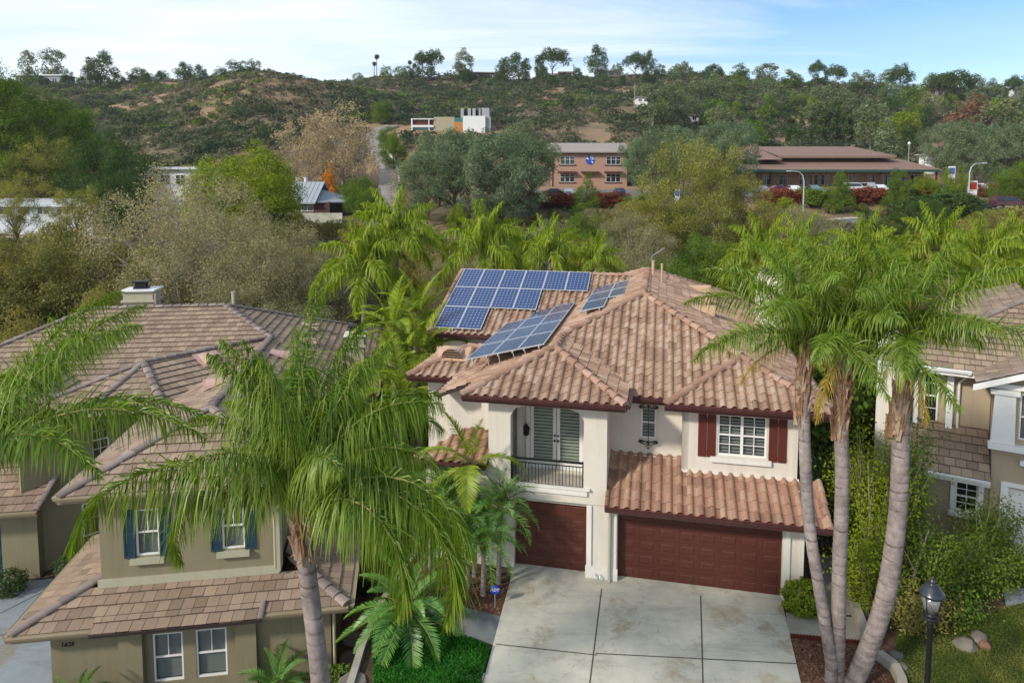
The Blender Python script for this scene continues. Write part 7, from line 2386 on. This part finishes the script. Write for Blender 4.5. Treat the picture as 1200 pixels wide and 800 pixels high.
# shrubs and hedges
G1 = 'red shrubs of the hedge before the parking lot'
row('red_shrub', [(1058, 121, 2.24, 1.65), (945, 122, 2.32, 1.65), (905, 120, 2.58, 1.81), (918, 121, 2.67, 1.81), (932, 120, 2.49, 1.81), (1002, 120, 2.58, 1.81), (1015, 121, 2.67, 1.81), (1029, 120, 2.58, 1.81), (1041, 121, 2.24, 1.81), (1076, 120, 2.58, 1.81), (1089, 121, 2.49, 1.81), (1156, 124, 2.24, 1.81), (622, 122, 2.49, 1.81), (636, 121, 2.67, 1.81), (652, 122, 2.24, 1.81), (666, 121, 2.49, 1.81), (706, 121, 2.49, 1.81), (720, 122, 2.24, 1.81)], 'red-leaved shrub of the hedge before the parking lot', G1, 1.15, 'shrub')
row('green_shrub', [(950, 119, 3.1, 1.4), (966, 120, 2.9, 1.4), (1066, 119, 2.7, 1.4), (1104, 120, 2.7, 1.4), (600, 118, 2.5, 1.4), (578, 117, 2.7, 1.4), (740, 118, 2.5, 1.4), (756, 118, 2.8, 1.4)], 'dark green shrub of the hedge before the parking lot', 'green shrubs of the far hedge', 1.1, 'shrub')
row('bright_shrub', [(920, 112, 3.4), (742, 96, 3.4), (756, 94, 3.2), (724, 95, 3.0)], 'lime-green shrub near the avenue', 'lime shrubs near the avenue', 1, 'shrub')
row('olive_shrub', [(560, 108.5 + 4, 1.6), (600, 113, 1.6), (625, 113, 1.7), (645, 114, 1.5), (660, 113, 1.6), (575, 114, 1.5), (1010, 113, 1.6), (975, 114, 1.8)], 'low olive shrub on the bank above the avenue', 'low shrubs on the avenue bank', 1.2, 'shrub')
row('grey_shrub', [(640, 95, 3.2), (668, 92, 3.4), (700, 90, 3.6), (870, 94, 3.4), (900, 95, 3.6), (930, 92, 3.6), (965, 93, 2.6), (985, 90, 2.4), (1005, 88, 2.4), (480, 96, 2.8), (505, 98, 2.6)], 'grey-green shrub on the near side of the avenue', 'grey-green shrubs near the avenue', 1.3, 'shrub')
row('dark_shrub', [(575, 92, 3.0), (602, 90, 2.8), (690, 86, 3.6), (715, 88, 3.2), (1065, 98, 4.0), (1090, 97, 4.2), (1110, 96, 4.4), (1130, 94, 3.8)], 'dark green shrub below the avenue', 'dark shrubs below the avenue', 1.3, 'shrub')
row('olive_shrub', [(420, 98, 3.4), (395, 104, 3.2), (370, 108, 3.0), (345, 112, 3.4), (318, 106, 3.6), (300, 104, 3.2), (440, 104, 2.4)], 'olive shrub in front of the metal-roofed pavilion', 'olive shrubs before the pavilion', 1.2, 'shrub')
row('green_shrub', [(455, 42, 3.6), (475, 40, 3.4), (498, 43, 3.4), (520, 46, 3.2), (440, 38, 3.6), (425, 41, 3.2), (470, 36, 3.0)], 'green shrub deep in the gap between the houses', 'green shrubs between the houses', 1.1, 'shrub')
row('green_shrub', [(1000, 36, 4.2), (975, 33, 4.0), (955, 31, 3.6), (940, 35, 4.4), (1020, 33, 4.0)], 'green shrub behind the triple palm beside the main house', 'green shrubs behind the triple palm', 1.1, 'shrub')
# wooded slope on the right and ridge line trees
rg = random.Random(77)
SL = []
for k in range(96):
    Y = rg.uniform(178, 430) ; px = rg.uniform(835, 1260) if rg.random() < .86 else rg.uniform(760, 850)
    if Y < 200 and px < 1110: continue
    if px < 850 and Y < 240: continue
    if 905 < px < 1010 and Y < 262: continue
    SL.append((px, Y))
for px, Y in SL:
    key = rg.choices(['far_eucalyptus', 'far_oak', 'far_green_tree', 'far_bright_tree', 'far_conifer'], [4, 3, 4, 1.2, 1.2])[0]
    h = {'far_eucalyptus': 15, 'far_oak': 10, 'far_green_tree': 11, 'far_bright_tree': 9, 'far_conifer': 13}[key] * rg.uniform(.75, 1.25)
    lab = {'far_eucalyptus': 'tall grey-green eucalyptus on the wooded right slope', 'far_oak': 'dark oak on the wooded right slope', 'far_green_tree': 'mid-green tree on the wooded right slope', 'far_bright_tree': 'lime-green tree on the wooded right slope', 'far_conifer': 'blue-green conifer on the wooded right slope'}[key]
    plant(key, px, Y, h, 1.05, lab, group='trees of the wooded right slope')
row('cypress', [(949, 262, 14.5), (957, 260, 16.0), (964, 262, 16.5), (971, 259, 16.5), (978, 262, 15.5), (986, 260, 15.0), (994, 262, 13.0), (928, 266, 12), (936, 264, 11.5), (922, 267, 12.5)], 'narrow dark cypress in the row above the long building', 'cypress row above the long building')
row('far_rust_tree', [(1128, 262, 15.5, 1.1), (1150, 268, 12.5, 1.0)], 'rust-brown round tree on the right slope', 'rust-brown trees on the right slope')
row('far_bright_tree', [(1035, 250, 12), (1058, 255, 13), (1010, 262, 10)], 'lime-green round tree above the long building', 'lime trees above the long building')
row('far_eucalyptus', [(905, 330, 17), (885, 345, 16), (790, 300, 16), (815, 315, 18), (835, 322, 19)], 'tall eucalyptus at the left edge of the wooded slope', 'eucalyptus at the left edge of the woods')
# ridge trees, each where the photograph has it
for key, px, Y, h, wid, lab in (
        ('far_eucalyptus', 43, 440, 19, .55, 'thin bare eucalyptus on the left hilltop, the shorter of a pair'),
        ('far_eucalyptus', 72, 442, 20, .75, 'tall wispy eucalyptus on the left hilltop, the fuller of a pair'),
        ('ridge_tree', 126, 420, 18, .9, 'big dark tree standing on the left hilltop'),
        ('ridge_tree', 168, 438, 11, 1.1, 'dark round tree on the ridge right of the big left tree'),
        ('far_green_tree', 197, 445, 9, .8, 'small round tree on the left ridge saddle'),
        ('ridge_tree', 222, 440, 11, 1.0, 'dome-shaped tree left of the bare knoll'),
        ('far_oak', 266, 330, 5, 1.2, 'low dark tree on the shoulder of the bare knoll'), ('far_oak', 284, 334, 6.5, 1.3, 'dark bushy trees crowning the bare knoll'),
        ('far_oak', 303, 336, 5.5, 1.0, 'small dark tree on the knoll top'),
        ('far_green_tree', 422, 440, 6, 1, 'small tree on the ridge left of the thin palm'), ('far_green_tree', 455, 450, 8, .9, 'green tree on the ridge beside the thin palm'),
        ('far_green_tree', 470, 452, 7, 1, 'low green tree on the ridge left of the wind-bent pines'),
        ('umbrella_pine', 497, 450, 14, .75, 'wind-bent dark pine on the ridge, left one'), ('umbrella_pine', 510, 452, 15, .7, 'wind-bent dark pine on the ridge, right one'),
        ('ridge_tree', 489, 446, 8, .9, 'low dark tree under the wind-bent pines'),
        ('far_eucalyptus', 543, 448, 17, .85, 'full eucalyptus on the central ridge left of the wide low house'),
        ('ridge_tree', 592, 450, 14, .75, 'dark eucalyptus right of the wide low house'), ('ridge_tree', 607, 448, 16, .9, 'large dark eucalyptus on the central ridge'),
        ('umbrella_pine', 647, 450, 16.5, 1.05, 'broad dark tree over the white ridge house'), ('ridge_tree', 632, 452, 12, .6, 'narrow dark tree left of the broad ridge tree'),
        ('ridge_tree', 698, 448, 18.5, .72, 'tall rounded dark tree on the ridge'), ('far_green_tree', 721, 455, 9, .8, 'small tree between the ridge houses'),
        ('umbrella_pine', 742, 446, 14.5, .8, 'left twin dark pine on the ridge'), ('ridge_tree', 757, 446, 15, .6, 'right twin dark pine on the ridge'),
        ('ridge_tree', 772, 440, 8, 1, 'low dark tree right of the twin pines'), ('far_green_tree', 790, 432, 9, 1, 'green tree on the ridge left of the tan cube house'),
        ('ridge_tree', 835, 425, 10, 1, 'dark tree beside the tan cube house'), ('ridge_tree', 863, 420, 11, .9, 'dark round tree above the tan houses'),
        ('umbrella_pine', 952, 425, 13, .6, 'small flat-topped pine on the right skyline, left one'), ('umbrella_pine', 974, 420, 13.5, .7, 'dark flat-topped pine on the right skyline'),
        ('far_eucalyptus', 1006, 410, 13, 1.1, 'pale eucalyptus on the right skyline'), ('umbrella_pine', 1048, 400, 17, .7, 'tall dark pine on the right skyline'),
        ('umbrella_pine', 1093, 395, 16, .85, 'open-limbed flat-topped pine on the right skyline'), ('umbrella_pine', 1112, 392, 17, 1.0, 'broad flat-topped pine on the right skyline'),
        ('umbrella_pine', 1183, 415, 14, .85, 'umbrella-shaped tree at the far right of the skyline'),
        ('far_green_tree', 920, 415, 10, 1.2, 'pale green tree on the right skyline'), ('far_eucalyptus', 895, 412, 13, 1.2, 'greyish eucalyptus on the right skyline, leftmost')):
    plant(key, px, Y, h * 1.12, wid * 1.15, lab)
rr = random.Random(5)
for a, b, n in ((-10, 262, 16), (776, 1230, 26), (470, 770, 12)):
    for k in range(n):
        plant('ridge_tree', a + (b - a) * (k + rr.random()) / n, rr.uniform(405, 446), rr.uniform(5.5, 10.5), rr.uniform(.9, 1.3), 'dark low tree in the wooded band along the ridge', group='low trees along the ridge')
# thin palms on the ridge
def far_palm(label, px, Y, h, r=1.6, name='palm_tree', group=None):
    x, y, z = at(px, Y); root = thing(name, label, 'palm', (x, y, z), 0, group)
    m = MB(); m.tube([(0, 0, 0), (0, 0, h * .5), (.2, 0, h)], [.3, .22, .2], 6); m.build('trunk', MT['bark'], root)
    n = 360; r_ = np.random.default_rng(int(px)); d = r_.normal(size=(n, 3)); d /= np.linalg.norm(d, axis=1)[:, None]
    P = d * r_.uniform(.3, 1, n)[:, None] * r + np.array([.2, 0, h + .3])
    V, F = leaf_quads(P, np.cross(d, r_.normal(size=(n, 3))), np.full(n, r * .55), .35, r_)
    child('crown', np_mesh('crown', V, F, LM['dark'], tint=r_.uniform(.3, .9, n)), root)


far_palm('thin tall palm standing out on the central skyline', 444, 450, 13.5, 1.7); far_palm('shorter thin palm left on the central skyline', 441, 452, 9.5, 1.5)
far_palm('thin palm left of the wind-bent pines', 482, 452, 9.5, 1.5); far_palm('thin palm beside the broad ridge tree', 629, 452, 12.5, 1.6)
for k, (px, Y, h) in enumerate(((827, 205, 8.5), (836, 200, 9.0), (845, 206, 8.0), (831, 196, 6.5))):
    far_palm(f'yellow-green fan palm of the clump above the valley, {ordinal([1, 3, 4, 2][k])} from the left', px, Y, h, 2.4, group='fan palm clump above the valley')

# ------------------------------------------------------------------ queen palms of the middle distance
def mid_palm(label, px, pyc, Y, fset='mid', nfr=15, scale=1.0, group=None, lean=.3, seed=1, boots=.8):
    x, _, zc = pt(px, pyc, Y); z = gz1(x, Y); h = zc - z
    return palm(label, x, Y, [(-lean, 0, 0), (-lean * .6, 0, h * .4), (-lean * .2, 0, h * .75), (0, 0, h)], .2, .16, fset, nfr, seed, group=group, boots=boots, scale=scale, z=z)


GP = 'queen palms behind the houses'
for i, (lab, px, pyc, Y, fs, sc) in enumerate((
        ('feathery queen palm behind the olive house eave, lower of the left pair', 428, 312, 42, 'mid', 1.0),
        ('feathery queen palm between the houses, upper of the left pair', 465, 278, 44, 'mid', 1.0),
        ('queen palm just behind the top left corner of the blue solar array', 566, 292, 43, 'mid', .95),
        ('queen palm behind the middle of the blue solar array', 645, 296, 42, 'mid', .9),
        ('yellow-tinged queen palm behind the right half of the solar array', 700, 305, 41, 'mid', .6),
        ('small queen palm peeping over the main ridge', 612, 300, 47, 'midg', .85),
        ('queen palm right of the main ridge, behind the white chimney', 893, 302, 40, 'mid', .95),
        ('queen palm rising behind the triple clump, left', 938, 300, 38, 'mid', .8),
        ('queen palm rising behind the triple clump, middle', 1012, 298, 38, 'mid', .85),
        ('queen palm rising behind the right house roof, tallest', 1098, 292, 38, 'mid', .85),
        ('bright queen palm behind the right house roof, far right', 1152, 303, 40, 'mid', .95),
        ('queen palm at the right frame edge behind the roof', 1205, 296, 42, 'mid', 1.0),
        ('queen palm low behind the right house, between two others', 1052, 312, 40, 'mid', .8))):
    mid_palm(lab, px, pyc, Y, fs, 22 if i < 3 else 18, sc * (1.28 if i < 3 else 1.1), GP, seed=120 + i)
for i, (lab, px, pyc, Y, sc) in enumerate((('yellow-green king palm beside the right chimney of the olive house', 460, 388, 31, .95), ('slim king palm leaning toward the solar array', 489, 372, 33, .9), ('low king palm with broad fronds in the gap between the houses', 466, 436, 29, .85), ('king palm in the gap close to the left wing of the main house', 494, 418, 30, .95), ('short king palm in the gap, lowest of the group', 470, 470, 27, .95))):
    mid_palm(lab, px, pyc, Y, 'king', 15, sc, 'king palms between the houses', seed=150 + i, boots=0)


# ------------------------------------------------------------------ scrub on the hills, undergrowth in the valley
def scrub(name, label, n, ymin, ymax, xr, mat, sz, per, leaf, seed, keep=None, flat=.7, kind='stuff'):
    r = np.random.default_rng(seed)
    Y = np.sqrt(r.uniform(ymin ** 2, ymax ** 2, n * 3)); px = r.uniform(xr[0], xr[1], n * 3)
    X = (px - 600) / FPX * Y
    k = keep(px, Y, X, r) if keep else np.ones(len(X), bool)
    X, Y, px = X[k][:n], Y[k][:n], px[k][:n]
    Z = gz(X, Y)
    S = r.uniform(sz[0], sz[1], len(X)) * r.choice([.7, 1, 1.35], len(X))
    d = r.normal(size=(len(X), per, 3)); d /= np.linalg.norm(d, axis=2)[..., None]
    d[..., 2] = np.abs(d[..., 2])
    rad = r.uniform(.7, 1.1, (len(X), per, 1))
    P = np.stack([X, Y, Z], 1)[:, None] + d * rad * S[:, None, None] * np.array([1, 1, flat])
    T = np.clip(r.uniform(.1, .75, (len(X), 1)) + r.normal(0, .14, (len(X), per)), 0, 1)
    V, F = leaf_quads(P.reshape(-1, 3), d.reshape(-1, 3) + np.array([0, 0, .35]), (leaf * S[:, None] * r.uniform(.7, 1.3, (len(X), per))).ravel(), .75, r)
    top(name, np_mesh(name, V, F, LM[mat], tint=T.ravel()), label, 'scrub', kind=kind)


def bare(X, Y, t=.30): return vnoise(X, Y, 34) + .6 * vnoise(X + 50, Y, 13) < t
def scar(px, Y):
    s = np.zeros(len(px), bool)
    for cx, cy, rx, ry in ((292, 318, 15, 17), (312, 306, 9, 10), (112, 300, 11, 10), (150, 285, 16, 12), (248, 258, 12, 10), (545, 425, 16, 18), (655, 395, 12, 12), (612, 300, 22, 14), (735, 320, 14, 12), (262, 300, 10, 16), (700, 270, 16, 9), (565, 270, 14, 10)):
        s |= ((px - cx) / rx) ** 2 + ((Y - cy) / ry) ** 2 < 1 + .5 * np.sin(px * .6 + Y * .4)
    return s
def on_road(px, Y):
    lane = (px > 428) & (px < 474) & (Y < 250)
    bld = (px > 470) & (px < 585) & (Y > 226) & (Y < 250)
    return lane | bld


scrub('hillside_scrub', 'dark grey-green chaparral covering the far hills', 13000, 185, 470, (-80, 1280), 'scrub', (1.0, 2.4), 40, .42, 1, lambda px, Y, X, r: bare(X, Y) & ~scar(px, Y) & ~on_road(px, Y))
scrub('big_scrub', 'large dark lemonade-berry bushes scattered over the hills', 2600, 185, 465, (-80, 1280), 'bigscrub', (1.8, 3.8), 80, .26, 12, lambda px, Y, X, r: (vnoise(X + 90, Y, 40) > -.12) & ~scar(px, Y) & ~on_road(px, Y))
scrub('dry_scrub', 'brown dry brush scattered over the far hills', 9000, 185, 470, (-80, 1280), 'scrub_dry', (.7, 1.7), 30, .45, 2, lambda px, Y, X, r: bare(X, Y, .36) & ~scar(px, Y) & ~on_road(px, Y))
scrub('green_scrub', 'brighter green brush patches on the knoll and ridge', 2600, 190, 460, (-80, 1280), 'green', (.9, 2.3), 40, .42, 3, lambda px, Y, X, r: (vnoise(X + 9, Y, 25) > .12) & ~on_road(px, Y))
scrub('undergrowth', 'tangled olive undergrowth between the trees of the valley', 2600, 40, 101, (-150, 1350), 'olive', (.7, 1.7), 70, .24, 4, lambda px, Y, X, r: (Y < 100) & (r.random(len(Y)) < .9))
scrub('bank_undergrowth', 'low green undergrowth on the bank above the avenue', 900, 110, 185, (-150, 1350), 'green', (.5, 1.3), 44, .36, 5, lambda px, Y, X, r: ((Y > 110.5) & (Y < 122) & (r.random(len(Y)) < .5) | (Y > 150)) & ~on_road(px, Y) & ((px < 600) | (Y < 122) | (Y > 178)))
scrub('ridge_scrub', 'low trees and tall brush along the ridge crest', 420, 395, 462, (-60, 1280), 'scrub', (1.6, 3.4), 90, .3, 6, flat=1.0)
name_rows()
# ------------------------------------------------------------------ light and sky
CLX, CLY = 1.3, .4
SUN_DIR = Vector((-.70, -.52, .53)).normalized()       # towards the sun: left, behind the camera
elev = math.asin(SUN_DIR.z)
azim = math.atan2(SUN_DIR.x, SUN_DIR.y)
w = bpy.data.worlds.new('World'); scene.world = w; w.use_nodes = True
n = w.node_tree; n.nodes.clear()
out = n.nodes.new('ShaderNodeOutputWorld'); bg = n.nodes.new('ShaderNodeBackground'); n.links.new(bg.outputs[0], out.inputs[0])
sky = n.nodes.new('ShaderNodeTexSky'); sky.sky_type = 'NISHITA'; sky.sun_disc = False
sky.sun_elevation = elev; sky.sun_rotation = azim
sky.air_density = 1.0; sky.dust_density = .6; sky.ozone_density = 2.0; sky.altitude = 50
tc = n.nodes.new('ShaderNodeTexCoord')
def nd(t, **kw):
    x = n.nodes.new(t)
    for k, v in kw.items():
        if k.startswith('i_'):
            kk = k[2:]; x.inputs[int(kk) if kk.isdigit() else kk].default_value = v
        else: setattr(x, k, v)
    return x
def ln(a, b): n.links.new(a, b)
sep = nd('ShaderNodeSeparateXYZ'); ln(tc.outputs['Generated'], sep.inputs[0])
# project the view direction on a cloud layer
zz = nd('ShaderNodeMath', operation='MAXIMUM', i_1=.0); ln(sep.outputs[2], zz.inputs[0])
za = nd('ShaderNodeMath', operation='ADD', i_1=.10); ln(zz.outputs[0], za.inputs[0])
cx = nd('ShaderNodeMath', operation='DIVIDE'); ln(sep.outputs[0], cx.inputs[0]); ln(za.outputs[0], cx.inputs[1])
cy = nd('ShaderNodeMath', operation='DIVIDE'); ln(sep.outputs[1], cy.inputs[0]); ln(za.outputs[0], cy.inputs[1])
cb = nd('ShaderNodeCombineXYZ'); ln(cx.outputs[0], cb.inputs[0]); ln(cy.outputs[0], cb.inputs[1])
mp = nd('ShaderNodeMapping'); mp.inputs['Rotation'].default_value = (0, 0, .35); mp.inputs['Scale'].default_value = (.42, 1.0, 1); mp.inputs['Location'].default_value = (CLX, CLY, 0); ln(cb.outputs[0], mp.inputs[0])
nz = nd('ShaderNodeTexNoise', i_Scale=.62, i_Detail=9, i_Roughness=.62, i_Distortion=.7); ln(mp.outputs[0], nz.inputs['Vector'])
rp = nd('ShaderNodeValToRGB'); e = rp.color_ramp.elements; e[0].position = .37; e[0].color = (0, 0, 0, 1); e[1].position = .66; e[1].color = (1, 1, 1, 1); ln(nz.outputs['Fac'], rp.inputs[0])
# thin veil that thickens toward the horizon
hz = nd('ShaderNodeMapRange', i_1=.05, i_2=.26, i_3=.46, i_4=.08); ln(sep.outputs[2], hz.inputs[0])
lx = nd('ShaderNodeMapRange', i_1=-.45, i_2=.5, i_3=.24, i_4=-.05); ln(sep.outputs[0], lx.inputs[0])
ad = nd('ShaderNodeMath', operation='ADD'); ln(nz.outputs['Fac'], ad.inputs[0]); ln(lx.outputs[0], ad.inputs[1]); ln(ad.outputs[0], rp.inputs[0])
mx0 = nd('ShaderNodeMath', operation='MAXIMUM'); ln(rp.outputs[0], mx0.inputs[0]); ln(hz.outputs[0], mx0.inputs[1])
fac = nd('ShaderNodeMath', operation='MULTIPLY', i_1=.88); ln(mx0.outputs[0], fac.inputs[0])
mix = nd('ShaderNodeMix', data_type='RGBA'); ln(fac.outputs[0], mix.inputs[0]); hsv = nd('ShaderNodeHueSaturation', i_Saturation=1.35, i_Value=.88); ln(sky.outputs[0], hsv.inputs['Color']); ln(hsv.outputs[0], mix.inputs[6])
nz2 = nd('ShaderNodeTexNoise', i_Scale=1.6, i_Detail=7, i_Roughness=.6); ln(mp.outputs[0], nz2.inputs['Vector'])
cr = nd('ShaderNodeValToRGB'); e = cr.color_ramp.elements; e[0].position = .35; e[0].color = (4.9, 5.6, 6.4, 1); e[1].position = .65; e[1].color = (6.3, 6.6, 6.9, 1)
ln(nz2.outputs['Fac'], cr.inputs[0]); ln(cr.outputs[0], mix.inputs[7])
ln(mix.outputs[2], bg.inputs[0]); bg.inputs[1].default_value = .145

hm = bpy.data.materials.new('haze'); hm.use_nodes = True; hn = hm.node_tree; hn.nodes.clear()
ho = hn.nodes.new('ShaderNodeOutputMaterial'); hv = hn.nodes.new('ShaderNodeVolumePrincipled'); hn.links.new(hv.outputs[0], ho.inputs['Volume'])
hv.inputs['Color'].default_value = (.86, .92, 1, 1); hv.inputs['Density'].default_value = .0001
hb = MB(); hb.box(-6300, 6300, -200, 6300, -70, 135)
top('haze', hb.mesh('haze', hm), 'thin pale haze over the valley and the hills', 'haze', kind='stuff')
sd = bpy.data.lights.new('sun', 'SUN'); sd.energy = 2.8; sd.angle = R(5); sd.color = (1, .93, .82)
so = bpy.data.objects.new('sun', sd); COL.objects.link(so)
so.rotation_euler = (-SUN_DIR).to_track_quat('-Z', 'Y').to_euler()
so.location = SUN_DIR * 80

scene.render.engine = 'CYCLES'
scene.cycles.max_bounces = 6; scene.cycles.diffuse_bounces = 3; scene.cycles.glossy_bounces = 3; scene.cycles.transmission_bounces = 4; scene.cycles.transparent_max_bounces = 10
scene.cycles.use_denoising = True
vs = scene.view_settings
scene.display_settings.display_device = 'sRGB'
vs.view_transform = 'Standard'; vs.look = 'None'; vs.exposure = .38; vs.gamma = 1; vs.use_curve_mapping = False
